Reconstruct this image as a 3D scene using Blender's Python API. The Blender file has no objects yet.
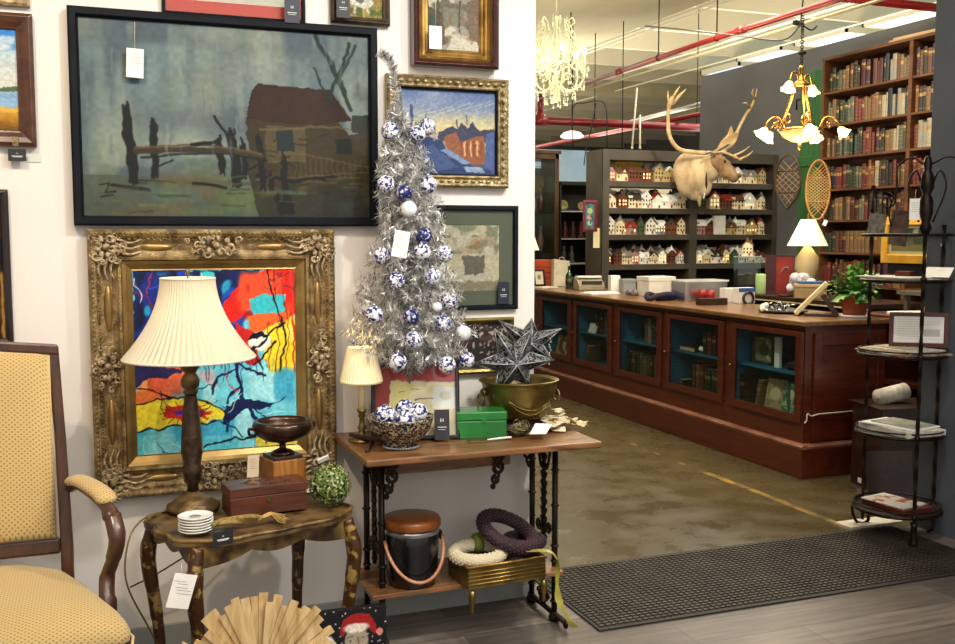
import bpy, math, random
import numpy as np
from mathutils import Vector, Matrix, noise
PI = math.pi
C = bpy.context.scene.collection
rnd = random.Random(7)

# ------------------------------------------------------------------ camera numbers
FOC = 1000.0
TH = math.radians(20.9)
PT = math.atan(87 / 1000.0)
CH = 1.5
_F = Vector((math.sin(TH) * math.cos(PT), math.cos(TH) * math.cos(PT), -math.sin(PT)))
_U = Vector((math.sin(TH) * math.sin(PT), math.cos(TH) * math.sin(PT), math.cos(PT)))
_R = Vector((math.cos(TH), -math.sin(TH), 0))


def _at(px, py, ax, val):
    d = _F + _R * ((px - 477.5) / FOC) + _U * ((322 - py) / FOC)
    o = Vector((0, 0, CH))
    return o + d * ((val - o[ax]) / d[ax])


def atX(px, py, x): return _at(px, py, 0, x)
def atY(px, py, y): return _at(px, py, 1, y)
def atZ(px, py, z): return _at(px, py, 2, z)


# ------------------------------------------------------------------ materials
def lin(h):
    if isinstance(h, str):
        h = h.lstrip('#')
        c = [int(h[i:i + 2], 16) / 255 for i in (0, 2, 4)]
    else:
        c = list(h)
    return [(x / 12.92 if x <= .04045 else ((x + .055) / 1.055) ** 2.4) for x in c]


_mats = {}


def mat(name, c, c2=None, sc=8., st=(1, 1, 1), rough=.5, metal=0., bump=0., bs=None, bst=None, tex='noise', lo=.35, hi=.65,
        emit=0., ecol=None, coat=0., detail=5., trans=0., sheen=0., dist=0.):
    m = bpy.data.materials.new(name)
    m.use_nodes = True
    nt = m.node_tree
    N = nt.nodes
    L = nt.links
    b = N['Principled BSDF']
    b.inputs['Roughness'].default_value = rough
    b.inputs['Metallic'].default_value = metal
    b.inputs['Coat Weight'].default_value = coat
    b.inputs['Coat Roughness'].default_value = .15
    if trans: b.inputs['Transmission Weight'].default_value = trans
    if sheen: b.inputs['Sheen Weight'].default_value = sheen
    b.inputs['Base Color'].default_value = (*lin(c), 1)
    tc = N.new('ShaderNodeTexCoord')

    def texnode(scale, stretch, kind):
        mp = N.new('ShaderNodeMapping')
        mp.inputs['Scale'].default_value = stretch
        L.new(tc.outputs['Object'], mp.inputs['Vector'])
        if kind == 'noise':
            t = N.new('ShaderNodeTexNoise')
            t.inputs['Scale'].default_value = scale
            t.inputs['Detail'].default_value = detail
            t.inputs['Distortion'].default_value = dist
            out = t.outputs['Fac']
        elif kind in ('voronoi', 'dots', 'cells'):
            t = N.new('ShaderNodeTexVoronoi')
            if kind == 'dots':
                # woven dots follow the cloth: across = x, along = y + z
                sx = N.new('ShaderNodeSeparateXYZ'); ad = N.new('ShaderNodeMath'); cb_ = N.new('ShaderNodeCombineXYZ')
                L.new(tc.outputs['Object'], sx.inputs[0]); L.new(sx.outputs[1], ad.inputs[0]); L.new(sx.outputs[2], ad.inputs[1])
                L.new(sx.outputs[0], cb_.inputs[0]); L.new(ad.outputs[0], cb_.inputs[1])
                mp.inputs['Rotation'].default_value = (0, 0, PI / 4)
                L.new(cb_.outputs[0], mp.inputs['Vector'])
                t.voronoi_dimensions = '2D'
            t.inputs['Scale'].default_value = scale
            if kind == 'dots': t.inputs['Randomness'].default_value = 0.
            out = t.outputs['Distance']
        elif kind == 'crackle':
            t = N.new('ShaderNodeTexVoronoi')
            t.feature = 'DISTANCE_TO_EDGE'
            t.inputs['Scale'].default_value = scale
            out = t.outputs['Distance']
        elif kind == 'wave':
            t = N.new('ShaderNodeTexWave')
            t.inputs['Scale'].default_value = scale
            t.inputs['Distortion'].default_value = dist or 2.
            t.inputs['Detail'].default_value = 3
            out = t.outputs['Fac']
        L.new(mp.outputs[0], t.inputs['Vector'])
        return out
    if c2 is not None:
        o = texnode(sc, st, tex)
        r = N.new('ShaderNodeValToRGB')
        r.color_ramp.elements[0].position = lo
        r.color_ramp.elements[1].position = hi
        r.color_ramp.elements[0].color = (*lin(c), 1)
        r.color_ramp.elements[1].color = (*lin(c2), 1)
        L.new(o, r.inputs[0])
        L.new(r.outputs[0], b.inputs['Base Color'])
    if bump:
        o = texnode(bs or sc, bst or st, 'noise' if tex in ('noise', 'wave') else tex)
        bp = N.new('ShaderNodeBump')
        bp.inputs['Strength'].default_value = bump
        bp.inputs['Distance'].default_value = .01
        L.new(o, bp.inputs['Height'])
        L.new(bp.outputs[0], b.inputs['Normal'])
    if emit:
        b.inputs['Emission Color'].default_value = (*lin(ecol or c), 1)
        b.inputs['Emission Strength'].default_value = emit
    _mats[name] = m
    return m


def wood(name, c, c2, g=(1, 9, 9), sc=4., rough=.4, coat=.2, bump=.05):
    return mat(name, c, c2, sc=sc, st=g, rough=rough, coat=coat, bump=bump, bs=sc * 3, dist=1.2, lo=.3, hi=.7)


def glassmat(name, tint='ffffff', refl=.10, rough=.02):
    m = bpy.data.materials.new(name)
    m.use_nodes = True
    nt = m.node_tree
    N = nt.nodes
    L = nt.links
    N.remove(N['Principled BSDF'])
    t = N.new('ShaderNodeBsdfTransparent')
    t.inputs[0].default_value = (*lin(tint), 1)
    g = N.new('ShaderNodeBsdfGlossy')
    g.inputs['Roughness'].default_value = rough
    mx = N.new('ShaderNodeMixShader')
    mx.inputs[0].default_value = refl
    L.new(t.outputs[0], mx.inputs[1])
    L.new(g.outputs[0], mx.inputs[2])
    L.new(mx.outputs[0], N['Material Output'].inputs[0])
    return m


def paintmat(name, rough=.5, bump=.15, bs=120., coat=0.):
    m = mat(name, '808080', rough=rough, bump=bump, bs=bs, coat=coat)
    N = m.node_tree.nodes
    a = N.new('ShaderNodeAttribute')
    a.attribute_name = 'Col'
    m.node_tree.links.new(a.outputs['Color'], N['Principled BSDF'].inputs['Base Color'])
    return m


# ------------------------------------------------------------------ mesh builder
class MB:
    def __init__(s):
        s.v = []
        s.f = []
        s.mi = []
        s.sm = []
        s.M = Matrix.Identity(4)

    def add(s, vs, fs, mi=0, sm=False):
        o = len(s.v)
        s.v.extend([tuple(s.M @ Vector(p)) for p in vs])
        for f in fs:
            s.f.append(tuple(i + o for i in f))
            s.mi.append(mi)
            s.sm.append(sm)
        return s

    def box(s, x0, x1, y0, y1, z0, z1, mi=0):
        vs = [(x, y, z) for z in (z0, z1) for y in (y0, y1) for x in (x0, x1)]
        return s.add(vs, [(0, 2, 3, 1), (4, 5, 7, 6), (0, 1, 5, 4), (2, 6, 7, 3), (0, 4, 6, 2), (1, 3, 7, 5)], mi)

    def cbox(s, c, d, rz=0., rx=0., ry=0., mi=0):
        M0 = s.M
        s.M = M0 @ Matrix.Translation(c) @ Matrix.Rotation(rz, 4, 'Z') @ Matrix.Rotation(ry, 4, 'Y') @ Matrix.Rotation(rx, 4, 'X')
        s.box(-d[0] / 2, d[0] / 2, -d[1] / 2, d[1] / 2, -d[2] / 2, d[2] / 2, mi)
        s.M = M0
        return s

    def lathe(s, prof, c=(0, 0, 0), n=24, mi=0, sx=1., sy=1., sm=True, twist=None, flute=0., nf=12):
        """prof: (radius, z) from bottom to top; flute makes pleats"""
        vs = []
        fs = []
        for k, (r, z) in enumerate(prof):
            for i in range(n):
                a = 2 * PI * i / n + (twist * k if twist else 0)
                rr = r * (1 + flute * math.cos(nf * 2 * PI * i / n)) if flute else r
                vs.append((c[0] + rr * math.cos(a) * sx, c[1] + rr * math.sin(a) * sy, c[2] + z))
        for k in range(len(prof) - 1):
            for i in range(n):
                j = (i + 1) % n
                fs.append((k * n + i, k * n + j, (k + 1) * n + j, (k + 1) * n + i))
        if prof[0][0] > 1e-5: fs.append(tuple(range(n))[::-1])
        if prof[-1][0] > 1e-5: fs.append(tuple((len(prof) - 1) * n + i for i in range(n)))
        return s.add(vs, fs, mi, sm)

    def shell(s, prof, c=(0, 0, 0), n=24, mi=0, sx=1., sy=1., flute=0., nf=12, twist=0.):
        """open surface of revolution, no caps"""
        vs = []
        fs = []
        for k, (r, z) in enumerate(prof):
            for i in range(n):
                a = 2 * PI * i / n
                rr = r * (1 + flute * math.cos(nf * a + twist * k))
                vs.append((c[0] + rr * math.cos(a) * sx, c[1] + rr * math.sin(a) * sy, c[2] + z))
        for k in range(len(prof) - 1):
            for i in range(n):
                j = (i + 1) % n
                fs.append((k * n + i, k * n + j, (k + 1) * n + j, (k + 1) * n + i))
        return s.add(vs, fs, mi, True)

    def tube(s, pts, r, n=8, mi=0, closed=False, flat=1.):
        pts = [Vector(p) for p in pts]
        m = len(pts)
        if not hasattr(r, '__len__'): r = [r] * m
        vs = []
        fs = []
        up = None
        for k in range(m):
            a = pts[k - 1] if (k > 0 or closed) else pts[0]
            b = pts[(k + 1) % m] if (k < m - 1 or closed) else pts[-1]
            t = (b - a)
            if t.length < 1e-9: t = Vector((0, 0, 1))
            t.normalize()
            if up is None:
                up = Vector((0, 0, 1)) if abs(t.z) < .9 else Vector((1, 0, 0))
            sd = t.cross(up)
            if sd.length < 1e-6: sd = t.orthogonal()
            sd.normalize()
            up = sd.cross(t).normalized()
            for i in range(n):
                q = 2 * PI * i / n
                vs.append(pts[k] + sd * (math.cos(q) * r[k]) + up * (math.sin(q) * r[k] * flat))
        R = m if closed else m - 1
        for k in range(R):
            for i in range(n):
                j = (i + 1) % n
                k2 = (k + 1) % m
                fs.append((k * n + i, k * n + j, k2 * n + j, k2 * n + i))
        if not closed:
            fs.append(tuple(range(n))[::-1])
            fs.append(tuple((m - 1) * n + i for i in range(n)))
        return s.add(vs, fs, mi, n > 4)

    def ball(s, c, r, n=12, mi=0):
        if not hasattr(r, '__len__'): r = (r, r, r)
        h = n // 2
        vs = [(c[0], c[1], c[2] - r[2])]
        for k in range(1, h):
            a = -PI / 2 + PI * k / h
            for i in range(n):
                q = 2 * PI * i / n
                vs.append((c[0] + r[0] * math.cos(a) * math.cos(q), c[1] + r[1] * math.cos(a) * math.sin(q), c[2] + r[2] * math.sin(a)))
        vs.append((c[0], c[1], c[2] + r[2]))
        fs = []
        for i in range(n):
            j = (i + 1) % n
            fs.append((0, 1 + j, 1 + i))
            fs.append((len(vs) - 1, 1 + (h - 2) * n + i, 1 + (h - 2) * n + j))
        for k in range(h - 2):
            for i in range(n):
                j = (i + 1) % n
                fs.append((1 + k * n + i, 1 + k * n + j, 1 + (k + 1) * n + j, 1 + (k + 1) * n + i))
        return s.add(vs, fs, mi, True)

    def torus(s, c, R, r, n=24, k=8, axis='Z', mi=0, a0=0., a1=2 * PI):
        full = abs(a1 - a0 - 2 * PI) < 1e-6
        pts = []
        m = n if full else n + 1
        for i in range(m):
            a = a0 + (a1 - a0) * i / n
            x, y = R * math.cos(a), R * math.sin(a)
            pts.append({'Z': (c[0] + x, c[1] + y, c[2]), 'Y': (c[0] + x, c[1], c[2] + y), 'X': (c[0], c[1] + x, c[2] + y)}[axis])
        return s.tube(pts, r, k, mi, closed=full)

    def prism(s, poly, a0, a1, axis='Z', mi=0):
        """poly in the plane across axis: Z:(x,y)  Y:(x,z)  X:(y,z)"""
        def P(p, a):
            return {'Z': (p[0], p[1], a), 'Y': (p[0], a, p[1]), 'X': (a, p[0], p[1])}[axis]
        n = len(poly)
        vs = [P(p, a0) for p in poly] + [P(p, a1) for p in poly]
        fs = [tuple(range(n))[::-1], tuple(range(n, 2 * n))] + [(i, (i + 1) % n, n + (i + 1) % n, n + i) for i in range(n)]
        return s.add(vs, fs, mi)

    def ring(s, w, h, prof, mi=0, close=True):
        """mitred rectangular moulding standing in the xz plane; prof: (inset, outward)"""
        vs = []
        fs = []
        for (d, o) in prof:
            a, b = w / 2 - d, h / 2 - d
            vs += [(-a, -o, -b), (a, -o, -b), (a, -o, b), (-a, -o, b)]
        m = len(prof)
        for k in range(m if close else m - 1):
            k2 = (k + 1) % m
            for i in range(4):
                j = (i + 1) % 4
                fs.append((k * 4 + i, k * 4 + j, k2 * 4 + j, k2 * 4 + i))
        return s.add(vs, fs, mi)

    def build(s, name, mats, parent=None, bevel=0., loc=None, sub=0, seg=2, auto=False):
        me = bpy.data.meshes.new(name)
        me.from_pydata(s.v, [], s.f)
        if not isinstance(mats, (list, tuple)): mats = [mats]
        for m in mats: me.materials.append(m)
        me.polygons.foreach_set('material_index', s.mi)
        me.polygons.foreach_set('use_smooth', s.sm)
        me.update()
        o = bpy.data.objects.new(name, me)
        C.objects.link(o)
        if parent is not None: o.parent = parent
        if loc is not None: o.location = loc
        if bevel:
            b = o.modifiers.new('bevel', 'BEVEL')
            b.width = bevel
            b.segments = seg
            b.limit_method = 'ANGLE'
        if sub:
            b = o.modifiers.new('sub', 'SUBSURF')
            b.levels = b.render_levels = sub
        return o


def tag(o, label, cat, group=None, kind=None):
    o['label'] = label
    o['category'] = cat
    if group: o['group'] = group
    if kind: o['kind'] = kind
    return o


def thing(name, label, cat, loc=(0, 0, 0), rz=0., group=None):
    o = bpy.data.objects.new(name, None)
    o.empty_display_size = .05
    C.objects.link(o)
    o.location = loc
    o.rotation_euler = (0, 0, rz)
    return tag(o, label, cat, group)


def place(o, loc, rz=0.):
    o.location = loc
    o.rotation_euler = (0, 0, rz)
    return o


def struct(o):
    o['kind'] = 'structure'
    return o


def dup(root, loc, rz, label, group=None, scale=None):
    r = root.copy()
    C.objects.link(r)
    r.location = loc
    r.rotation_euler = (root.rotation_euler[0], root.rotation_euler[1], rz)
    r['label'] = label
    if group: r['group'] = group
    if scale is not None: r.scale = scale
    for ch in list(root.children):
        c = ch.copy()
        C.objects.link(c)
        c.parent = r
        for g in list(ch.children):
            d = g.copy()
            C.objects.link(d)
            d.parent = c
    return r


def text(name, s, size, m, parent, loc, rot=(PI / 2, 0, 0), ext=.0004, align='CENTER'):
    cu = bpy.data.curves.new(name, 'FONT')
    cu.body = s
    cu.size = size
    cu.align_x = align
    cu.align_y = 'CENTER'
    cu.extrude = ext
    cu.materials.append(m)
    o = bpy.data.objects.new(name, cu)
    C.objects.link(o)
    bpy.context.view_layer.update()
    me = bpy.data.meshes.new_from_object(o.evaluated_get(bpy.context.evaluated_depsgraph_get()))
    bpy.data.objects.remove(o)
    o = bpy.data.objects.new(name, me)
    C.objects.link(o)
    o.parent = parent
    o.location = loc
    o.rotation_euler = rot
    return o


def spiral(c, r0, r1, turns, a0=0., n=20, axis='Y', sgn=1):
    pts = []
    for i in range(n + 1):
        t = i / n
        r = r0 + (r1 - r0) * t
        a = a0 + sgn * turns * 2 * PI * t
        x, y = r * math.cos(a), r * math.sin(a)
        pts.append({'Y': (c[0] + x, c[1], c[2] + y), 'Z': (c[0] + x, c[1] + y, c[2]), 'X': (c[0], c[1] + x, c[2] + y)}[axis])
    return pts


def bez(p, n=16):
    """smooth curve (Catmull-Rom) through the points"""
    p = [Vector(q) for q in p]
    P = [p[0] * 2 - p[1]] + p + [p[-1] * 2 - p[-2]]
    out = []
    for i in range(1, len(P) - 2):
        for k in range(n):
            t = k / n
            a, b, c, d = P[i - 1], P[i], P[i + 1], P[i + 2]
            out.append(.5 * ((2 * b) + (c - a) * t + (2 * a - 5 * b + 4 * c - d) * t * t + (3 * b - a - 3 * c + d) * t ** 3))
    out.append(p[-1])
    return out


# ------------------------------------------------------------------ painted canvases (pigment held in the surface)
def _vn(h, w, sy, sx, rs):
    """value noise in 0..1"""
    g = rs.rand(max(2, sy) + 1, max(2, sx) + 1)
    yy = np.linspace(0, g.shape[0] - 1.001, h)
    xx = np.linspace(0, g.shape[1] - 1.001, w)
    y0 = yy.astype(int)
    x0 = xx.astype(int)
    fy = (yy - y0)[:, None]
    fx = (xx - x0)[None, :]
    fy = fy * fy * (3 - 2 * fy)
    fx = fx * fx * (3 - 2 * fx)
    a = g[y0][:, x0]
    b = g[y0][:, x0 + 1]
    c = g[y0 + 1][:, x0]
    d = g[y0 + 1][:, x0 + 1]
    return (a * (1 - fx) + b * fx) * (1 - fy) + (c * (1 - fx) + d * fx) * fy


class Art:
    def __init__(s, w, h, base, seed=1, warp=.01):
        s.w, s.h = w, h
        s.rs = np.random.RandomState(seed)
        s.a = np.zeros((h, w, 3)) + np.array(s.c(base))
        U, V = np.meshgrid((np.arange(w) + .5) / w, (np.arange(h) + .5) / h)
        s.U0, s.V0 = U, V
        s.U = U + warp * (s.n(14, 14) - .5) * 2 + warp * .6 * (s.n(40, 40) - .5) * 2
        s.V = V + warp * (s.n(14, 14) - .5) * 2 + warp * .6 * (s.n(40, 40) - .5) * 2
        s.asp = w / h

    def c(s, h):
        return [int(h[i:i + 2], 16) / 255 for i in (0, 2, 4)] if isinstance(h, str) else h

    def n(s, sy, sx): return _vn(s.h, s.w, sy, sx, s.rs)

    def put(s, m, c, al=1.):
        m = np.clip(m * al, 0, 1)[..., None]
        s.a = s.a * (1 - m) + np.array(s.c(c)) * m
        return s

    def grad(s, stops):
        v = s.V
        for k in range(len(stops) - 1):
            (v0, c0), (v1, c1) = stops[k], stops[k + 1]
            t = np.clip((v - v0) / (v1 - v0), 0, 1)[..., None]
            blk = np.array(s.c(c0)) * (1 - t) + np.array(s.c(c1)) * t
            m = ((v >= v0) if k else (v > -9))[..., None]
            s.a = np.where(m, blk, s.a)
        return s

    def blot(s, c, sy, sx, lo=.5, hi=.7, al=1., box=None):
        m = np.clip((s.n(sy, sx) - lo) / (hi - lo), 0, 1)
        if box:
            u0, v0, u1, v1 = box
            e = .03
            m = m * np.clip((s.U - u0) / e, 0, 1) * np.clip((u1 - s.U) / e, 0, 1) * np.clip((s.V - v0) / e, 0, 1) * np.clip((v1 - s.V) / e, 0, 1)
        return s.put(m, c, al)

    def poly(s, pts, c, al=1.):
        ins = np.zeros(s.U.shape, bool)
        n = len(pts)
        for i in range(n):
            x0, y0 = pts[i]
            x1, y1 = pts[(i + 1) % n]
            if y0 == y1: continue
            cond = ((y0 > s.V) != (y1 > s.V)) & (s.U < (x1 - x0) * (s.V - y0) / (y1 - y0) + x0)
            ins ^= cond
        return s.put(ins.astype(float), c, al)

    def line(s, pts, w, c, al=1.):
        d = np.full(s.U.shape, 9.)
        for i in range(len(pts) - 1):
            ax, ay = pts[i]
            bx, by = pts[i + 1]
            ax *= s.asp
            bx *= s.asp
            px, py = s.U * s.asp, s.V
            l2 = (bx - ax) ** 2 + (by - ay) ** 2 + 1e-9
            t = np.clip(((px - ax) * (bx - ax) + (py - ay) * (by - ay)) / l2, 0, 1)
            d = np.minimum(d, np.hypot(px - ax - t * (bx - ax), py - ay - t * (by - ay)))
        e = 1.0 / s.h
        return s.put(np.clip((w - d) / e + .5, 0, 1), c, al)

    def ell(s, u, v, ru, rv, c, al=1., soft=.15):
        r = np.hypot((s.U - u) / ru, (s.V - v) / rv)
        return s.put(np.clip((1 - r) / soft, 0, 1), c, al)

    def grain(s, k=.06, sy=60, sx=60):
        s.a = np.clip(s.a * (1 + k * (s.n(sy, sx) - .5) * 2)[..., None], 0, 1)
        return s

    def mesh(s, name, w, h, m, parent, y=0., M=None, thick=.004):
        """canvas panel in the xz plane, centred, painted side facing -y"""
        W, H = s.w, s.h
        xs = np.linspace(-w / 2, w / 2, W)
        zs = np.linspace(h / 2, -h / 2, H)
        X, Z = np.meshgrid(xs, zs)
        co = np.stack([X, np.full_like(X, y), Z], -1).reshape(-1, 3)
        idx = np.arange(W * H).reshape(H, W)
        f = np.stack([idx[1:, :-1], idx[1:, 1:], idx[:-1, 1:], idx[:-1, :-1]], -1).reshape(-1, 4)
        nb = len(co)
        back = np.array([[-w / 2, y + thick, h / 2], [w / 2, y + thick, h / 2], [w / 2, y + thick, -h / 2], [-w / 2, y + thick, -h / 2]])
        co = np.vstack([co, back])
        fl = [tuple(q) for q in f.tolist()]
        fl += [(nb, nb + 1, nb + 2, nb + 3),
               tuple(idx[0, ::-1].tolist()[::-1]) + (nb + 1, nb), tuple(idx[-1, ::-1].tolist()) + (nb + 3, nb + 2),
               tuple(idx[::-1, 0].tolist()) + (nb, nb + 3), tuple(idx[:, -1].tolist()) + (nb + 2, nb + 1)]
        me = bpy.data.meshes.new(name)
        me.from_pydata(co.tolist(), [], fl)
        if M is not None: me.transform(M)
        col = me.color_attributes.new('Col', 'FLOAT_COLOR', 'POINT')
        a = np.clip(s.a, 0, 1)
        a = np.where(a <= .04045, a / 12.92, ((a + .055) / 1.055) ** 2.4).reshape(-1, 3)
        a = np.vstack([a, np.tile(a.mean(0), (4, 1))])
        rgba = np.hstack([a, np.ones((len(a), 1))]).astype(np.float32)
        col.data.foreach_set('color', rgba.ravel())
        me.materials.append(m)
        o = bpy.data.objects.new(name, me)
        C.objects.link(o)
        o.parent = parent
        return o
# ------------------------------------------------------------------ shared materials
M_wall = mat('wall_paint', 'ece6dd', 'e4ded6', sc=1.2, rough=.7, bump=.02, bs=90)
M_slate = mat('slate_paint', '6a6c6e', '606366', sc=2, rough=.75, bump=.03, bs=60)
M_navy = mat('navy_slate_paint', '3f4850', '39424b', sc=2, rough=.6, bump=.03, bs=60)
M_conc = mat('concrete_ceiling', 'cfc5a2', 'b5aa86', sc=1.1, st=(1, .5, 1), rough=.85, bump=.06, bs=14)
M_joist = mat('recess_shade_concrete', 'aaa188', '8f866e', sc=1.7, rough=.85, bump=.05, bs=14)  # shade of the recess between joists put into this darker slab colour
M_cream = mat('cream_conduit', 'e4dcc0', rough=.5)
M_redpipe = mat('red_pipe_paint', '861114', '6c0c0e', sc=3, rough=.35, coat=.2)
M_darkmetal = mat('dark_wrought_iron', '17130f', '2a211a', sc=20, rough=.45, metal=.7, bump=.1, bs=80)
M_black = mat('black_satin', '111214', rough=.35)
M_white = mat('white_card', 'efece4', rough=.7)
M_brass = mat('aged_brass', '8f7d46', '5e5028', sc=9, rough=.36, metal=.85, bump=.04, bs=30)
M_gold = mat('bright_gold_leaf', 'b8944e', '846432', sc=14, rough=.38, metal=.75, bump=.1, bs=60)
M_string = mat('white_string', 'd8d0bd', rough=.8)
M_navycard = mat('navy_card', '1a2334', rough=.5)
M_blackcard = mat('charcoal_card', '1d1f24', rough=.5)
M_glass = glassmat('clear_glass', 'eef4f2', .07, .02)
M_glass2 = glassmat('picture_glass', 'f4f6f6', .02, .04)
M_canvas = paintmat('oil_paint', rough=.62, bump=.12, bs=160)
M_canvas.node_tree.nodes['Principled BSDF'].inputs['Specular IOR Level'].default_value = .25
M_paper_art = paintmat('printed_paper', rough=.6, bump=.02)
M_tagtext = mat('tag_ink', '6a6a70', rough=.7)


# ------------------------------------------------------------------ floors
def floor_planks():
    m = mat('vinyl_planks', '6f6a66', rough=.33, bump=.04, bs=40)
    nt = m.node_tree
    N, L = nt.nodes, nt.links
    b = N['Principled BSDF']
    tc = N.new('ShaderNodeTexCoord')
    br = N.new('ShaderNodeTexBrick')
    br.offset = .37
    br.inputs['Scale'].default_value = 1.
    br.inputs['Brick Width'].default_value = 1.25
    br.inputs['Row Height'].default_value = .19
    br.inputs['Mortar Size'].default_value = .0015
    br.inputs['Mortar'].default_value = (*lin('2b2826'), 1)
    br.inputs['Color1'].default_value = (*lin('847b73'), 1)
    br.inputs['Color2'].default_value = (*lin('57504c'), 1)
    L.new(tc.outputs['Object'], br.inputs['Vector'])
    mp = N.new('ShaderNodeMapping')
    mp.inputs['Scale'].default_value = (1.2, 12, 1)
    L.new(tc.outputs['Object'], mp.inputs[0])
    n = N.new('ShaderNodeTexNoise')
    n.inputs['Scale'].default_value = 3
    n.inputs['Detail'].default_value = 7
    L.new(mp.outputs[0], n.inputs[0])
    mx = N.new('ShaderNodeMix')
    mx.data_type = 'RGBA'
    mx.blend_type = 'MULTIPLY'
    mx.inputs[0].default_value = .75
    r = N.new('ShaderNodeValToRGB')
    r.color_ramp.elements[0].position = .3
    r.color_ramp.elements[0].color = (.42, .4, .39, 1)
    r.color_ramp.elements[1].position = .68
    r.color_ramp.elements[1].color = (1.15, 1.12, 1.1, 1)
    L.new(n.outputs[0], r.inputs[0])
    L.new(br.outputs[0], mx.inputs[6])
    L.new(r.outputs[0], mx.inputs[7])
    L.new(mx.outputs[2], b.inputs['Base Color'])
    return m


YB = 3.93
struct(MB().box(-4, 9, -1.5, YB, -.1, 0).build('floor', floor_planks()))
M_cfloor = mat('stained_concrete', '5a4f33', '473e29', sc=.7, st=(1, .7, 1), rough=.3, bump=.02, bs=30, detail=3, lo=.2, hi=.8)
_nt = M_cfloor.node_tree
_b = _nt.nodes['Principled BSDF']
# worn pale scuffs
_tc = _nt.nodes.new('ShaderNodeTexCoord')
_n = _nt.nodes.new('ShaderNodeTexNoise')
_n.inputs['Scale'].default_value = 5
_n.inputs['Detail'].default_value = 10
_nt.links.new(_tc.outputs['Object'], _n.inputs[0])
_rr = _nt.nodes.new('ShaderNodeMapRange')
_rr.inputs[1].default_value = .35
_rr.inputs[2].default_value = .7
_rr.inputs[3].default_value = .2
_rr.inputs[4].default_value = .48
_nt.links.new(_n.outputs[0], _rr.inputs[0])
_nt.links.new(_rr.outputs[0], _b.inputs['Roughness'])
_o = MB().box(-4, 16, YB, 30, -.1, 0).build('floor', M_cfloor)
struct(_o)
# worn yellow line on the concrete
M_yellow = mat('worn_yellow_paint', '9a7828', '5e5030', sc=14, st=(1, .5, 1), rough=.5, lo=.4, hi=.58)
ms = MB()
rnd.seed(3)
y = 4.02
while y < 6.4:
    ln = rnd.uniform(.1, .5) if y < 5.1 else rnd.uniform(.03, .1)
    w = .024 if y < 5.1 else rnd.uniform(.006, .018)
    xo = rnd.uniform(-.004, .004)
    ms.box(3.575 - w + xo, 3.575 + w + xo, y, y + ln, .0002, .0012)
    y += ln + (rnd.uniform(.0, .02) if y < 5.1 else rnd.uniform(.04, .3))
struct(ms.build('floor_line', M_yellow))
# white painted threshold strip at the right of the opening
ms = MB()
ms.box(3.56, 3.9, 3.985, 4.10, 0, .012)
struct(ms.build('trim_1', mat('chipped_white_paint', 'f2eee4', 'c8bfae', sc=6, rough=.6)))

# ------------------------------------------------------------------ gallery wall
WY = 3.72
WX = 1.668
struct(MB().box(-4, WX, WY, WY + .16, 0, 4.2).build('wall_left', M_wall))
struct(MB().box(-4, WX, WY - .014, WY - .0005, 0, .085).build('baseboard_left', mat('grey_green_baseboard', '9a9e98', rough=.5), bevel=.003))
# partition beside the iron rack
PX = 3.925
struct(MB().box(PX, PX + .16, 1.2, 3.92, 0, 3.9).build('wall_right', mat('slate_partition_paint', '5a6068', '50565d', sc=2.5, rough=.62, bump=.03, bs=50)))
# slate wall along the bookcase
GX = 6.86
struct(MB().box(GX, GX + .2, 3.95, 10.45, 0, 3.385).build('wall_back_right', M_slate))
# green door panel on that wall, left of the bookcase
M_green = mat('green_painted_boards', '35703c', '285c30', sc=5, st=(1, 3, .4), rough=.5, bump=.05)
ms = MB()
for k in range(3):
    ms.box(GX - .03, GX - .002, 7.90 + k * .225, 7.90 + k * .225 + .218, .05, 3.15)
ms.box(GX - .045, GX - .03, 7.90, 8.57, 2.2, 2.3)
d = ms.build('door_1', M_green, bevel=.004)
struct(d)
# far hall walls
M_far = mat('far_wall_paint', '8d8d88', '7c7c78', sc=1, rough=.8)
struct(MB().box(-4, 16, 30, 30.2, 0, 4.9).build('wall_far', M_far))
struct(MB().box(15.8, 16, 3.95, 30, 0, 4.9).build('wall_far_right', M_far))
struct(MB().box(-4.2, -4, 3.9, 30, 0, 4.9).build('wall_far_left', M_far))
# low pale partition behind the display shelves
ms = MB()
ms.box(3.2, 9.5, 11.9, 12.05, 0, 2.6)
o = struct(ms.build('wall_partition', mat('pale_partition', 'cfd3cd', rough=.6)))
ms = MB()
ms.box(3.2, 9.5, 11.86, 11.899, 2.18, 2.6)
struct(ms.build('trim_2', mat('pale_blue_paint', '9dc3e0', 'b9d6ea', sc=2, rough=.5)))
ms = MB()
ms.box(3.2, 9.5, 11.85, 11.899, 1.98, 2.16)
struct(ms.build('trim_3', mat('cream_rail', 'e2d6b4', rough=.5)))

# ------------------------------------------------------------------ ceiling
struct(MB().box(-4, 16, -1.5, 30, 4.75, 4.9).build('ceiling', M_joist))
# broad lit soffit over the aisle, its right edge running towards the back
ms = MB()
ms.box(2.4, 6.25, 3.9, 14.2, 4.0, 4.75)
struct(ms.build('ceiling_soffit', M_conc, bevel=.02))
ms = MB()
ms.tube([(6.29, 4, 3.99), (6.29, 14.2, 3.99)], .016, 8)
ms.tube([(6.36, 4, 3.97), (6.36, 14.2, 3.97)], .012, 8)
struct(ms.build('ceiling_conduit', M_cream))
ms = MB()
for k in range(18):
    yy = 5.2 + k * 1.36
    ms.box(6.26 if yy < 14.2 else -4, 15.8, yy, yy + .07, 4.26, 4.75)
struct(ms.build('ceiling_joist', mat('lit_joist_concrete', 'ddd4b8', rough=.8), bevel=.005))  # lit joist undersides put into a paler concrete colour
ms = MB()
for xx in (12.6,):
    ms.box(xx, xx + .3, 4, 30, 4.12, 4.75)
ms.box(-4, 15.8, 16.3, 16.75, 4.05, 4.75)
struct(ms.build('ceiling_beam', M_conc, bevel=.02))
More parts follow.
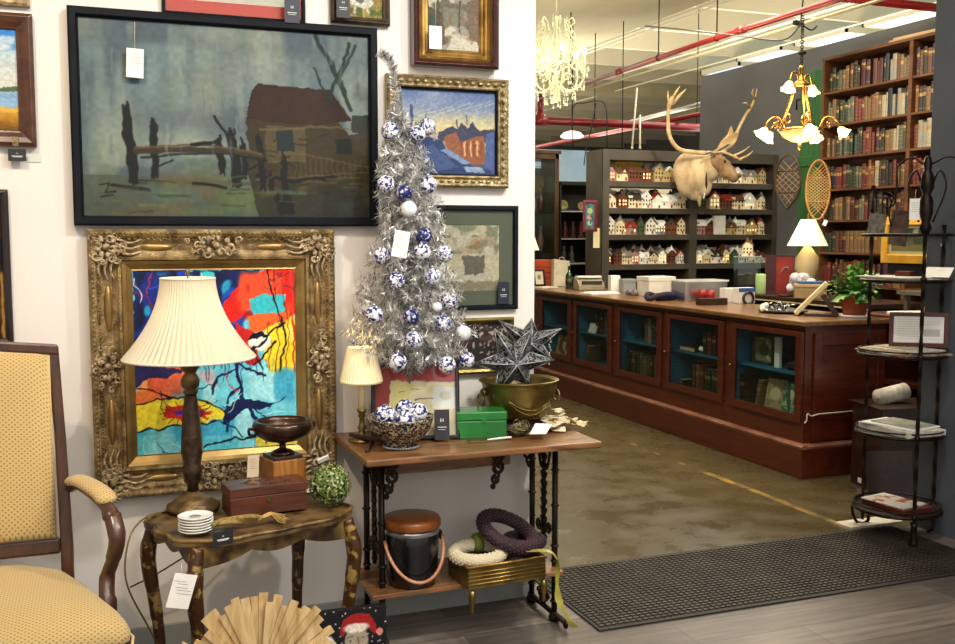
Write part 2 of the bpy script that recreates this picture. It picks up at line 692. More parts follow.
# conduit lines lower down, parallel to the sprinkler main
ms = MB()
ms.tube([(5.03, 5.0, 3.09), (5.12, 10.9, 3.09)], .012, 8)
struct(ms.build('ceiling_cable_tray', mat('dull_cream_conduit', 'b5ab8c', rough=.6)))
ms = MB()
ms.tube([(7.9, 5, 4.05), (7.9, 16, 4.05)], .014, 6)
ms.tube([(8.9, 6, 4.1), (8.9, 20, 4.1)], .014, 6)
struct(ms.build('ceiling_conduit', M_cream))


# sprinkler piping
def pipe(name, pts, r, label, joints=(), hang=(), kid=True):
    o = thing(name, label, 'pipe', (0, 0, 0), 0, 'red sprinkler pipes under the ceiling')
    b = MB()
    b.tube(pts, r, 14)
    b.build('pipe', M_redpipe, o)
    for j in joints:
        MB().tube([Vector(j[0]), Vector(j[1])], r * 1.35, 12).build('coupling', M_redpipe, o)
    for h in hang:
        q = MB()
        q.tube([Vector(h[:3]), Vector((h[0], h[1], h[2] + h[3]))], .006, 6)
        q.torus(Vector((h[0], h[1], h[2])), r * 1.15, .005, 14, 6, 'Y')
        q.build('hanger', M_darkmetal, o)
    return o


pipe('sprinkler_pipe', [(4.93, 3.98, 3.15), (4.94, 7.5, 3.15), (5.14, 11.27, 3.15)], .023, 'thin red sprinkler pipe slanting down from upper right above the counter',
     joints=[((4.935, 6.9, 3.15), (4.935, 7.0, 3.15)), ((5.02, 9.1, 3.15), (5.025, 9.2, 3.15))],
     hang=[(4.94, 7.3, 3.15, 1.55 - .7), (4.98, 8.3, 3.15, .85), (5.1, 10.4, 3.15, .85)])
pipe('sprinkler_main', [(0, 11.33, 2.9), (15.7, 11.37, 2.9)], .05, 'thick horizontal red sprinkler main crossing behind the antlers',
     joints=[((5.08, 11.33, 2.9), (5.22, 11.33, 2.9)), ((9, 11.35, 2.9), (9.12, 11.35, 2.9))], hang=[(5.9, 11.34, 2.9, 1.85), (7.4, 11.35, 2.9, 1.85)])
pipe('sprinkler_drop', [(5.15, 11.33, 2.94), (5.15, 11.33, 3.3)], .034, 'short upright red pipe under the crystal chandelier',
     joints=[((5.15, 11.33, 2.93), (5.15, 11.33, 3.0)), ((5.15, 11.33, 3.12), (5.15, 11.33, 3.18))])
pipe('sprinkler_branch', [(4.9, 6.63, 3.4), (9.8, 6.69, 3.4)], .035, 'red sprinkler branch pipe at the top right corner over the bookcase')
pipe('sprinkler_lower', [(7.12, 15.8, 3.0), (7.11, 10.6, 3.0)], .03, 'faded red pipe rising to the right beyond the thick red main')
ms = MB()
ms.tube([(7.62, 13.6, 3.2), (7.43, 11.2, 3.2)], .03, 10)
tag(ms.build('steel_conduit', mat('galvanised_steel', '9a9a92', rough=.4, metal=.6)), 'grey steel conduit rising beyond the thick red main', 'pipe')

# slim ceiling drops and a dark cable between them
def droprod(p0, p1, label):
    b = MB()
    b.tube([p0, p1], .006, 6)
    b.ball(p0, .018, 8)
    tag(b.build('ceiling_rod', M_darkmetal), label, 'rod')


q = atY(622, 150, 10.6)
droprod((q.x, q.y, 2.45), (q.x, q.y, 4.2), 'thin dark rod hanging from the ceiling left of the caribou antler')
q = atY(600, 125, 10.2)
b = MB()
pp = [atY(573, 148, 10.6), atY(573, 108, 10.6), atY(585, 103, 10.6), atY(598, 101, 10.6), atY(606, 108, 10.6), atY(607, 148, 10.6)]
b.tube(bez(pp, 5), .006, 6)
b.tube(bez([atY(596, 103, 10.6), atY(592, 125, 10.6), atY(586, 150, 10.6), atY(584, 165, 10.6)], 5), .006, 6)
tag(b.build('hooked_conduit', M_darkmetal), 'dark hooked cable conduit above the grey shelf end', 'cable')
for pa, pb, lb in (((637, 88), (632, 148), 'cream ceiling strut leaning left in front of the red main'), ((640, 115), (640, 148), 'cream beaded pull chain beside the leaning strut')):
    b = MB()
    a_, b_ = atY(pa[0], pa[1], 10.9), atY(pb[0], pb[1], 10.7)
    b.tube([a_, b_], .012, 6)
    b.ball(b_, .016, 8)
    tag(b.build('ceiling_strut', M_cream), lb, 'strut')

# pendant disc lamp far back
t = thing('pendant_light', 'white saucer pendant lamp glowing beyond the crystal chandelier', 'lamp', atY(572, 136, 10.9))
MB().lathe([(.13, -.02), (.14, 0), (.10, .04), (.03, .06)], n=24).build('lamp_shade', mat('glowing_enamel', 'fff6e8', emit=1.4), t)
MB().tube([(0, 0, .05), (0, 0, 1.3)], .008, 6).build('cord', M_darkmetal, t)

# added glowing panels standing for brightly lit slab beyond the slate wall
M_slabglow = mat('lit_slab_glow', 'dfeef6', emit=.8, ecol='d8ecfa')
k = 0
names = ['largest, top right', 'second from the right', 'third from the right', 'farthest left']
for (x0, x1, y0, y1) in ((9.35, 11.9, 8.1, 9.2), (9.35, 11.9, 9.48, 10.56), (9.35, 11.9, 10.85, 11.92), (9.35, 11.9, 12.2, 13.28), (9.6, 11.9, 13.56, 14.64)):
    t = thing('glowing_slab_panel', 'glowing white stand-in for lit ceiling above the slate wall, %s' % (names + ['small one behind the others'])[k], 'light', ((x0 + x1) / 2, (y0 + y1) / 2, 4.2), 0, 'glowing stand-ins for lit ceiling')
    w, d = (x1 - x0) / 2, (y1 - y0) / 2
    MB().box(-w + .03, w - .03, -d + .03, d - .03, -.01, .01).build('glow_sheet', M_slabglow, t)
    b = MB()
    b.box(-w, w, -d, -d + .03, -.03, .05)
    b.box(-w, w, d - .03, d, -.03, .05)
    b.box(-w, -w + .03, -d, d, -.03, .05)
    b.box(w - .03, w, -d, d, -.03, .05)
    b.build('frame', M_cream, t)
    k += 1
# ------------------------------------------------------------------ long shop counter
M_cherry = wood('red_brown_counter_wood', '642813', '42190c', g=(1.2, 1.2, 8), sc=3, rough=.33, coat=.35)
M_cherryh = wood('red_brown_rail_wood', '642813', '42190c', g=(8, .6, 8), sc=3, rough=.33, coat=.35)
M_topwood = wood('worn_counter_top', '8c6238', '634021', g=(7, .7, 7), sc=3, rough=.3, coat=.3)
M_teal = mat('teal_painted_interior', '1f6f8f', '1a6280', sc=3, rough=.6)
M_mould = mat('scuffed_moulding', '9a6a52', '73412e', sc=6, rough=.4)
CX, CD, CY0, CY1, CT = 4.05, .62, 4.975, 10.3, .945
t = counter = thing('shop_counter', 'long red-brown wooden shop counter with glazed doors and teal interior', 'counter', (CX, CY0, 0))
L_ = CY1 - CY0
b = MB()
b.box(-.035, CD + .0, -.035, L_, 0, .185)
b.build('plinth', M_cherryh, t, bevel=.004)
b = MB()
b.prism([(-.035, .185), (-.04, .2), (-.02, .212), (-.0, .215), (0, .185)], -.04, L_, 'Y')
b.prism([(-.035, .185), (-.04, .2), (-.02, .212), (-.0, .215), (0, .185)], 0, CD, 'X')
b.build('moulding', M_mould, t)
# carcass
doors = [(q_[0] * 1.006 + .012, q_[1] * 1.006) for q_ in [(4.99, 5.63), (5.81, 6.46), (6.62, 7.23), (7.41, 8.03), (8.17, 8.76)]]
ZA, ZB = .39, .875
b = MB()
fr = .05
b.box(0, .03, 0, L_, .185, ZA - fr - .004)
b.box(0, .03, 0, L_, ZB + fr - .012, CT)
ys = [0]
for a, c in doors: ys += [a - fr - CY0 - .002, c + fr - CY0 + .002]
ys.append(L_)
for i in range(0, len(ys), 2):
    if ys[i + 1] - ys[i] > .002: b.box(0, .03, ys[i], ys[i + 1], ZA - fr - .004, ZB + fr - .012)
b.box(.03, CD, 0, .03, .185, CT)
b.box(.03, CD, L_ - .03, L_, .185, CT)
b.box(CD - .02, CD, .03, L_ - .03, .185, CT)
b.build('carcass', M_cherry, t, bevel=.003)
# raised frame on the end panel
b = MB()
b.box(.06, .12, -.018, 0, .23, .90)
b.box(CD - .07, CD - .01, -.018, 0, .23, .90)
b.box(.12, CD - .07, -.018, 0, .82, .90)
b.box(.12, CD - .07, -.018, 0, .23, .36)
b.box(.115, CD - .065, -.024, -.018, .355, .372)
b.build('end_panel', M_cherry, t, bevel=.004)
b = MB()
b.box(.031, .585, .032, L_ - .032, ZA - .06, ZA - .04)
b.box(.585, .597, .032, L_ - .032, ZA - .06, CT - .01)
for a, c in doors:
    b.box(.031, .585, c + .07 - CY0, c + .08 - CY0, ZA - .04, CT - .01)
b.box(.031, .585, .032, .038, ZA - .04, CT - .01)
b.build('interior_lining', M_teal, t)
b = MB()
for a, c in doors:
    b.box(.034, .585, a - .04 - CY0, c + .068 - CY0, .622, .636)
b.build('interior_shelf', M_teal, t)
b = MB()
b.box(-.045, CD + .03, -.045, L_, CT, CT + .03)
b.build('countertop', M_topwood, t, bevel=.006, seg=3)
CTOP = CT + .03
for a, c in doors:
    y0, y1 = a - fr - CY0, c + fr - CY0
    b = MB()
    z0, z1 = ZA - fr, ZB + fr - .016
    b.box(-.022, .0, y0, y0 + fr, z0, z1)
    b.box(-.022, .0, y1 - fr, y1, z0, z1)
    b.box(-.022, .0, y0 + fr, y1 - fr, z0, ZA)
    b.box(-.022, .0, y0 + fr, y1 - fr, ZB, z1)
    b.box(-.027, -.022, y0 + fr - .008, y0 + fr, ZA, ZB)
    b.box(-.027, -.022, y1 - fr, y1 - fr + .008, ZA, ZB)
    dd = b.build('door', M_cherry, t, bevel=.003)
    MB().box(-.012, -.009, y0 + fr, y1 - fr, ZA, ZB).build('glass_pane', M_glass, dd)
    k = MB()
    k.M = Matrix.Translation((-.022, y1 - fr / 2, .62)) @ Matrix.Rotation(-PI / 2, 4, 'Y')
    k.lathe([(.006, 0), (.006, .01), (.013, .018), (.011, .027), (.0, .03)], n=12)
    k.build('knob', M_brass, dd)

# things behind the glass
BOOKC = {'dark red': ('6d1a17', '4b100e'), 'rust brown': ('8a4a22', '6a3315'), 'dark green': ('24422c', '1a3020'), 'tan leather': ('a87a45', '7d5427'),
         'black': ('1c1a1a', '2b2725'), 'navy blue': ('1e2b4e', '151d36'), 'olive green': ('5b5a2c', '42401e'), 'cream': ('d8ccab', 'b9a97f'),
         'orange brown': ('b8622a', '8f4418'), 'crimson': ('9c2420', '761512'), 'grey green': ('6c7a68', '505c4d'), 'dark brown': ('3e2618', '2c1a10'), 'teal': ('1f5a5c', '174446'),
         'pale grey': ('b4b2a8', '95938a'), 'plum': ('5a2346', '421831')}
def _mute(h, k=.3):
    a_ = [int(h[i:i + 2], 16) for i in (0, 2, 4)]
    g_ = sum(a_) / 3
    return ''.join('%02x' % int((x * (1 - k) + g_ * k) * .78) for x in a_)


BM = {k: mat('book_cloth_' + k.replace(' ', '_'), _mute(v[0]), _mute(v[1]), sc=20, rough=.55) for k, v in BOOKC.items()}
M_pages = mat('page_edges', 'cdbf9c', 'b09f78', sc=60, rough=.8)
M_gilt = mat('gilt_tooling', '9c8050', rough=.45, metal=.5)
_bookmesh = {}


def bookmesh(col, wq, variant):
    """book standing, spine towards -x, thickness along y, unit height/depth"""
    k = (col, wq, variant)
    if k in _bookmesh: return _bookmesh[k]
    w = wq
    b = MB()
    sp = [(0.0, -w / 2), (-.006, -w / 4), (-.008, 0), (-.006, w / 4), (0, w / 2)]
    # boards and rounded spine
    b.prism([(.0, -w / 2), (-.006, -w / 4), (-.008, 0), (-.006, w / 4), (0, w / 2), (.004, w / 2), (.004, -w / 2)], 0, 1, 'Z', 0)
    b.box(.004, .15, -w / 2, -w / 2 + .003, 0, 1, 0)
    b.box(.004, .15, w / 2 - .003, w / 2, 0, 1, 0)
    b.box(.004, .144, -w / 2 + .003, w / 2 - .003, .02, .98, 1)
    def band(z0, z1, mi):
        b.prism([(-.0015, -w / 2 - .0003), (-.0075, -w / 4), (-.0095, 0), (-.0075, w / 4), (-.0015, w / 2 + .0003)], z0, z1, 'Z', mi)
    if variant == 1:
        band(.12, .135, 2); band(.85, .865, 2); band(.6, .74, 2)
    elif variant == 2:
        for z in (.1, .26, .42, .58, .74, .9): band(z, z + .012, 2)
    elif variant == 3:
        band(.66, .76, 2); band(.15, .17, 2); band(.8, .81, 2)
    elif variant == 4:
        band(.7, .715, 2); band(.78, .86, 2)
    o = b.build('book', [BM[col], M_pages, M_gilt, M_white if col != 'cream' else BM['dark red']])
    me = o.data
    bpy.data.objects.remove(o)
    _bookmesh[k] = me
    return me


def book(col, w, h, d, loc, rz=0., tilt=0., label='', group=None, variant=1, flat=False, cat='book'):
    o = bpy.data.objects.new('book', bookmesh(col, round(w, 3), variant))
    C.objects.link(o)
    o.location = loc
    o.scale = (d / .15, 1, h)
    o.rotation_euler = (tilt, 0, rz)
    return tag(o, label, cat, group)


ZS, ZF = .6365, ZA - .0395
G = 'books behind the counter glass'
dn = ['nearest', 'second nearest', 'middle', 'second farthest', 'farthest']


def cb(door, y, z, w, h, col, what, tilt=0., d=.13, v=1, x=.07):
    # y as distance from the door's right edge
    a = doors[door][0]
    book(col, w, h, d, (CX + x, a + y + .09, z), 0, tilt, what, G, v)


# nearest door: lower shelf pale green books leaning, upper shelf frames and a dish
cb(0, .07, ZF, .03, .22, 'grey green', 'pale green book leaning in the lower right of the nearest counter door', -.22, v=3)
art = Art(40, 52, '2f7a55', 5)
art.ell(.5, .35, .25, .16, 'cfe0b8').line([(.2, .7), (.8, .7)], .02, 'e8e0b0').line([(.2, .8), (.8, .8)], .012, 'e8e0b0').blot('9bc79a', 10, 8, .5, .7)
t = thing('picture_book', 'green illustrated book cover facing out in the nearest counter door', 'book', (CX + .09, doors[0][0] + .17, ZF + .1), -PI / 2)
art.mesh('cover', .15, .2, M_paper_art, t, -.012, M=Matrix.Rotation(-.15, 4, 'X'))
b = MB(); b.cbox((0, 0, 0), (.148, .022, .196), rx=-.15); b.build('pages', M_pages, t)
art = Art(40, 52, 'a8966a', 8)
art.blot('8a7748', 8, 8).ell(.5, .5, .3, .22, 'c8bb8c')
t = thing('picture_book', 'worn tan book cover facing out beside the green one behind glass', 'book', (CX + .12, doors[0][0] + .36, ZF + .105), -PI / 2 + .25)
art.mesh('cover', .15, .2, M_paper_art, t, -.012, M=Matrix.Rotation(-.2, 4, 'X'))
b = MB(); b.cbox((0, 0, 0), (.148, .022, .196), rx=-.2); b.build('pages', M_pages, t)
cb(0, .42, ZF, .03, .19, 'tan leather', 'slim tan book leaning beside the worn tan cover behind glass', .2)
cb(0, .58, ZF, .05, .2, 'dark brown', 'dark brown book at the lower left of the nearest counter door')
t = thing('framed_print', 'pale framed print standing on the upper shelf of the nearest counter door', 'picture', (CX + .12, doors[0][0] + .50, ZS + .1), -PI / 2)
b = MB(); b.ring(.22, .19, [(0, 0), (0, .015), (.015, .02), (.02, 0)]); b.build('frame', M_brass, t)
Art(40, 36, '77805c', 4).blot('b9b78c', 6, 6).ell(.5, .5, .3, .3, '4c5238').mesh('print', .19, .16, M_paper_art, t, -.004)
t = thing('white_bookend', 'narrow white card standing upright on the nearest door upper shelf', 'card', (CX + .10, doors[0][0] + .33, ZS))
b = MB(); b.cbox((0, 0, .1), (.02, .05, .2)); b.build('card', M_white, t)
t = thing('trinket_dish', 'small dark dish with a lid on the nearest door upper shelf', 'dish', (CX + .13, doors[0][0] + .20, ZS))
MB().lathe([(.03, 0), (.055, .01), (.07, .035), (.066, .035), (.03, .012), (0, .012)], n=20).build('dish', M_black, t)
MB().lathe([(.05, .035), (.035, .05), (.01, .055), (.008, .065), (0, .067)], n=20).build('lid', BM['dark red'], t)
# second door
cb(1, .1, ZS, .05, .16, 'dark red', 'dark red book at the right of the second door upper shelf')
cb(1, .16, ZS, .045, .17, 'crimson', 'crimson book beside the dark red one on the second door upper shelf')
cb(1, .22, ZS, .04, .15, 'dark brown', 'dark brown book on the second door upper shelf')
t = thing('flat_book', 'dark red book lying flat on the second door upper shelf', 'book', (CX + .12, doors[1][0] + .50, ZS))
b = MB(); b.box(-.07, .1, -.1, .1, 0, .035); b.build('cover', BM['dark red'], t, bevel=.003)
b = MB(); b.box(-.072, -.069, -.095, .095, .006, .03); b.build('pages', M_pages, t)
b = MB(); b.cbox((-.02, 0, .045), (.04, .05, .03), ry=.5); tag(b.build('price_card', M_white, None, loc=(CX + .1, doors[1][0] + .34, ZS - .015)), 'small white price card on the second door upper shelf', 'card')
cb(1, .08, ZF, .07, .19, 'dark green', 'thick dark green book in the lower right of the second door')
cb(1, .17, ZF, .07, .18, 'dark green', 'green cloth book second from right in the second door')
cb(1, .25, ZF, .045, .2, 'crimson', 'red book with a white label on the second door lower shelf', v=3)
cb(1, .30, ZF, .035, .2, 'orange brown', 'orange book between two red ones on the second door lower shelf')
cb(1, .35, ZF, .035, .2, 'dark red', 'dark red book left of the orange one on the second door lower shelf', v=2)
cb(1, .52, ZF, .05, .06, 'dark brown', 'low dark box-like book at the second door lower left')
# third door
cb(2, .05, ZS, .07, .19, 'dark red', 'tall dark red book at the right of the middle door upper shelf')
cb(2, .12, ZS, .05, .2, 'teal', 'teal book with pale band on the middle door upper shelf', v=3)
cb(2, .18, ZS, .045, .2, 'pale grey', 'pale spined book on the middle door upper shelf', v=4)
cb(2, .23, ZS, .045, .2, 'orange brown', 'tan orange book on the middle door upper shelf')
for q, (y, w, h, col, tl) in enumerate([(.06, .08, .2, 'orange brown', 0), (.14, .035, .19, 'dark brown', 0), (.19, .05, .19, 'olive green', 0), (.25, .045, .18, 'tan leather', 0), (.3, .03, .2, 'grey green', 0), (.35, .035, .18, 'olive green', .06), (.44, .05, .18, 'olive green', .1), (.53, .06, .19, 'dark green', .12)]):
    cb(2, y, ZF, w, h, col, '%s book, %s from the right on the middle door lower shelf' % (col, ['first', 'second', 'third', 'fourth', 'fifth', 'sixth', 'seventh', 'eighth'][q]), tl, v=q % 5)
# fourth door
for q, (y, w, h, col) in enumerate([(.05, .05, .2, 'tan leather'), (.12, .05, .2, 'grey green'), (.2, .06, .19, 'dark red'), (.28, .05, .19, 'dark brown')]):
    cb(3, y, ZS, w, h, col, '%s book, %s from the right on the second farthest door upper shelf' % (col, ['first', 'second', 'third', 'fourth'][q]), 0, v=(q + 1) % 5)
cb(3, .5, ZF, .04, .17, 'tan leather', 'tan picture book leaning in the second farthest door lower shelf', .35, v=3)
b = MB(); b.cbox((-.02, 0, .05), (.004, .14, .09), ry=.3); tag(b.build('price_card', M_white, None, loc=(CX + .08, doors[3][0] + .42, ZS - .01)), 'white card propped on the second farthest door upper shelf', 'card')
# farthest door
t = thing('picture_book', 'pale illustrated book leaning in the farthest counter door', 'book', (CX + .11, doors[4][0] + .34, ZF + .1), -PI / 2 + .1)
Art(48, 44, 'b9a184', 9).ell(.4, .5, .28, .4, '7a3c28').ell(.62, .45, .18, .3, 'd9c8a4').blot('5c4636', 8, 8, .55, .7).mesh('cover', .22, .19, M_paper_art, t, -.012, M=Matrix.Rotation(-.2, 4, 'X'))
b = MB(); b.cbox((0, 0, 0), (.218, .022, .186), rx=-.2); b.build('pages', M_pages, t)
cb(4, .05, ZS, .05, .19, 'dark brown', 'dark book at the right of the farthest door upper shelf')
t = thing('tassel', 'pale tassel hanging inside the farthest counter door', 'tassel', (CX + .06, doors[4][0] + .05, .6))
MB().lathe([(.012, -.12), (.013, -.02), (.006, 0), (.009, .012), (0, .02)], n=10).build('tassel_skirt', M_string, t)

# hook and white string on the counter's end
b = MB()
b.tube(bez([(.1, -.03, .40), (.06, -.045, .40), (.02, -.05, .395), (-.01, -.05, .41), (-.015, -.05, .37), (-.03, -.05, .355)], 5), .004, 6)
b.tube([(.1, -.03, .40), (.62, -.03, .405)], .004, 6)
tag(b.build('string_line', M_string, None, loc=(CX, CY0, 0)), 'thin white cord stretched low across the counter end', 'cord')
# ------------------------------------------------------------------ grey display shelving with porcelain houses
M_shelf = mat('grey_brown_shelf_paint', '4d473e', '403b33', sc=4, rough=.5)
M_shelfin = mat('dark_shelf_interior', '262321', rough=.7)
SY, SX0, SX1 = 8.945, 4.75, 6.85
t = thing('display_shelving', 'tall grey display shelving full of miniature porcelain houses', 'shelving', (SX0, SY, 0))
W_ = SX1 - SX0
zs = [1.203, 1.505, 1.77, 2.04]
b = MB(); b.box(0, .02, .0, .36, 0, 2.353)
b.box(0, .075, -.008, .012, 0, 2.353)
b.build('side_panel', M_shelf, t)
b = MB(); b.box(W_ - .02, W_, 0, .36, 0, 2.353); b.box(W_ - .05, W_, -.008, .012, 0, 2.353)
b.build('side_panel', M_shelf, t)
b = MB(); b.box(1.02, 1.105, -.006, .36, 0, 2.30)
b.build('divider', M_shelf, t)
b = MB(); b.box(.02, W_ - .02, -.004, .36, 2.25, 2.353); b.build('top_board', M_shelf, t)
for z in zs:
    for x0, x1 in ((.03, 1.02), (1.105, W_ - .02)):
        b = MB(); b.box(x0, x1, -.004, .36, z - .055, z); b.build('shelf', M_shelf, t)
b = MB(); b.box(.02, 1.02, .35, .36, 0, 1.93); b.box(1.105, W_ - .02, .35, .36, 0, 2.25); b.build('back_panel', M_shelfin, t)
b = MB(); b.box(.02, 1.02, 0, .34, .80, .84); b.box(1.105, W_ - .02, 0, .34, .80, .84); b.build('lower_shelf', M_shelf, t)

HW = {'cream': ('e6d9b8', 'd8c79f'), 'white': ('eeeae0', 'dcd8cc'), 'red brick': ('6e4030', '5c3224'), 'pink': ('b08a80', 'a0766c'), 'green': ('4f6b4a', '3e5639'),
      'brown': ('6b4a30', '553822'), 'blue grey': ('8793a0', '717d8a'), 'yellow': ('c2ae7c', 'ad9866')}
HM = {k: mat('porcelain_' + k.replace(' ', '_'), v[0], v[1], sc=40, rough=.3, coat=.4) for k, v in HW.items()}
RW = {'snowy': 'f3f1ea', 'dark': '37312d', 'brown': '5b3d29', 'grey': '7d7a74', 'red': '8a2c22'}
RM = {k: mat('roof_' + k, v, rough=.45) for k, v in RW.items()}
M_lit = mat('lit_window', 'ffd890', emit=1.1, ecol='ffdca0')
M_unlit = mat('dark_window', '2e2a28', rough=.2)


def house(wc, rc, shape, lit):
    """miniature porcelain house about 0.16 m tall"""
    t = thing('porcelain_house', 'x', 'ornament')
    w, d, h = [(.13, .1, .085), (.10, .09, .11), (.16, .1, .07), (.11, .1, .1), (.15, .1, .09)][shape]
    b = MB()
    b.box(-w / 2 - .01, w / 2 + .01, -d / 2 - .012, d / 2 + .005, 0, .006)
    b.box(-w / 2, w / 2, -d / 2, d / 2, .006, h)
    if shape in (0, 3):      # gable to the front
        b.prism([(-w / 2, h), (w / 2, h), (0, h + .05)], -d / 2, d / 2, 'Y')
    elif shape == 1:
        b.prism([(-w / 2, h), (w / 2, h), (0, h + .045)], -d / 2, d / 2, 'Y')
        b.box(-.018, .018, -d / 2 - .012, -d / 2 + .02, .006, h + .03)
    elif shape == 2:
        b.prism([(-d / 2, h), (d / 2, h), (0, h + .045)], -w / 2, w / 2, 'X')
        b.prism([(-.03, h), (.03, h), (0, h + .035)], -d / 2 - .012, 0, 'Y')
        b.box(-.03, .03, -d / 2 - .012, -d / 2, .006, h)
    else:
        b.prism([(-d / 2, h), (d / 2, h), (0, h + .04)], -w / 2, w / 2, 'X')
        b.box(-w / 2, -w / 2 + .045, -d / 2 - .01, d / 2, .006, h + .03)
    b.build('walls', HM[wc], t)
    b = MB()
    if shape in (0, 3, 1):
        for s in (-1, 1):
            b.prism([(0, h + .05), (s * (w / 2 + .012), h - .006), (s * (w / 2 + .012), h + .004), (0, h + .062)], -d / 2 - .01, d / 2 + .005, 'Y')
        if shape == 1:
            b.lathe([(.028, h + .03), (.003, h + .085), (0, h + .088)], (0, -d / 2 + .004, 0), 4, sm=False)
        b.box(w / 4, w / 4 + .016, 0, .016, h + .01, h + .06)
    else:
        for s in (-1, 1):
            b.prism([(0, h + .045), (s * (d / 2 + .014), h - .006), (s * (d / 2 + .014), h + .004), (0, h + .058)], -w / 2 - .008, w / 2 + .008, 'X')
        if shape == 2:
            for s in (-1, 1): b.prism([(0, h + .036), (s * .038, h - .006), (s * .038, h + .002), (0, h + .046)], -d / 2 - .02, 0, 'Y')
            b.box(-w / 4, -w / 4 + .016, 0, .016, h + .03, h + .07)
        else:
            b.lathe([(.034, h + .03), (.003, h + .09), (0, h + .094)], (-w / 2 + .022, 0, 0), 4, sm=False)
    b.build('roof', RM[rc], t)
    b = MB()
    f = -d / 2 - .001
    n = 3 if w < .12 else 4
    for i in range(n):
        x = -w / 2 + w * (i + .5) / n
        ff = f - (.012 if (shape in (1, 2) and abs(x) < .02) or (shape == 4 and x < -w / 4) else 0)
        for z in (.03, .065):
            if z + .02 < h: b.box(x - .007, x + .007, ff - .001, ff, z, z + .02)
    if shape in (0, 3): b.box(-.008, .008, f - .001, f, h + .005, h + .022)
    b.build('windows', M_lit if lit else M_unlit, t)
    b = MB()
    b.box(-.009 + .02, .009 + .02, f - .003 - (.011 if shape in (1, 2) else 0), f + .0, .006, .034)
    b.build('door', RM['red'] if rc != 'red' else RM['dark'], t)
    return t


ordn = ['first', 'second', 'third', 'fourth', 'fifth', 'sixth', 'seventh', 'eighth', 'ninth', 'tenth', 'eleventh', 'twelfth', 'thirteenth', 'fourteenth', 'fifteenth',
        'sixteenth', 'seventeenth', 'eighteenth', 'nineteenth', 'twentieth'] + ['twenty-' + q for q in ('first', 'second', 'third', 'fourth', 'fifth', 'sixth', 'seventh', 'eighth', 'ninth')] + ['thirtieth'] + ['thirty-' + q for q in ('first', 'second', 'third', 'fourth', 'fifth', 'sixth')]
_proto = {}
rnd.seed(21)
rows = {
    (3, 0): [('pink', 'dark', 1), ('cream', 'brown', 2), ('red brick', 'brown', 4), ('red brick', 'dark', 1), ('yellow', 'grey', 3), ('yellow', 'snowy', 0), ('cream', 'dark', 3)],
    (3, 1): [('cream', 'brown', 0), ('white', 'grey', 1), ('cream', 'snowy', 4), ('white', 'snowy', 3), ('cream', 'grey', 2), ('yellow', 'brown', 3)],
    (2, 0): [('cream', 'brown', 0), ('red brick', 'dark', 1), ('cream', 'dark', 4), ('white', 'snowy', 3), ('white', 'red', 0), ('white', 'snowy', 2), ('cream', 'snowy', 0)],
    (2, 1): [('green', 'dark', 1), ('cream', 'red', 3), ('red brick', 'red', 4), ('cream', 'brown', 4), ('white', 'snowy', 0), ('cream', 'dark', 1)],
    (1, 0): [('white', 'snowy', 3), ('cream', 'grey', 1), ('pink', 'red', 2), ('green', 'dark', 1), ('white', 'dark', 3), ('blue grey', 'snowy', 4), ('brown', 'dark', 0), ('cream', 'brown', 3)],
    (1, 1): [('pink', 'snowy', 4), ('red brick', 'snowy', 0), ('cream', 'grey', 3), ('yellow', 'brown', 2), ('cream', 'snowy', 4), ('yellow', 'brown', 0), ('cream', 'red', 1)],
    (0, 0): [('brown', 'snowy', 1), ('red brick', 'dark', 3), ('cream', 'grey', 4), ('pink', 'brown', 1), ('white', 'snowy', 2), ('cream', 'dark', 0), ('white', 'grey', 3), ('red brick', 'snowy', 1), ('white', 'red', 3)],
    (0, 1): [('white', 'grey', 1), ('cream', 'snowy', 0), ('white', 'dark', 2), ('cream', 'brown', 1), ('green', 'snowy', 3), ('white', 'snowy', 4), ('cream', 'red', 0), ('white', 'brown', 2)],
}
shn = ['bottom', 'third', 'second', 'top']
for (r, bay), hs in rows.items():
    x0, x1 = (.05, 1.0) if bay == 0 else (1.12, W_ - .1)
    n = len(hs)
    for back in (0, 1):
        for i, (wc, rc, sh) in enumerate(hs):
            if back and (r in (3,) or (i % 2 and r != 0)): continue
            if back:
                wc, rc, sh = hs[(i + 3) % n]
            x = x0 + (x1 - x0) * (i + (.5 if not back else .95)) / n
            if x > x1: continue
            key = (wc, rc, sh, (i + r) % 3 == 0)
            s_ = rnd.uniform(.92, 1.12) * (1.16 if back else 1.) * min(1., (x1 - x0) / n / .13)
            zsc = min(s_ * (1.3 if back else 1.15), (.205 if back else .198) / (.147, .198, .13, .162, .184)[sh])
            loc = (SX0 + x, SY + (.09 if not back else .24) + rnd.uniform(-.01, .01), zs[r])
            side = 'left' if bay == 0 else 'right'
            lab = '%s house with %s roof, %s from left%s, %s shelf, %s bay' % (wc, rc, ordn[i], ' in back row' if back else ' in front', shn[r], side)
            if key in _proto:
                o = dup(_proto[key], loc, rnd.uniform(-.15, .15), lab, 'porcelain houses on the grey shelves', (s_, s_, zsc))
            else:
                o = house(wc, rc, sh, key[3])
                place(o, loc, rnd.uniform(-.15, .15))
                o.scale = (s_, s_, zsc)
                o['label'] = lab
                o['group'] = 'porcelain houses on the grey shelves'
                _proto[key] = o


def simple_box(name, label, cat, loc, dims, m, rz=0., lid=None, group=None, flap=True):
    t = thing(name, label, cat, loc, rz, group)
    w, d, h = dims
    MB().box(-w / 2, w / 2, -d / 2, d / 2, 0, h).build('carton', m, t, bevel=.003)
    if flap:
        b = MB(); b.box(-w / 2 - .004, w / 2 + .004, -d / 2 - .004, d / 2 + .004, h * .8, h + .004)
        b.build('lid', lid or m, t, bevel=.003)
    return t


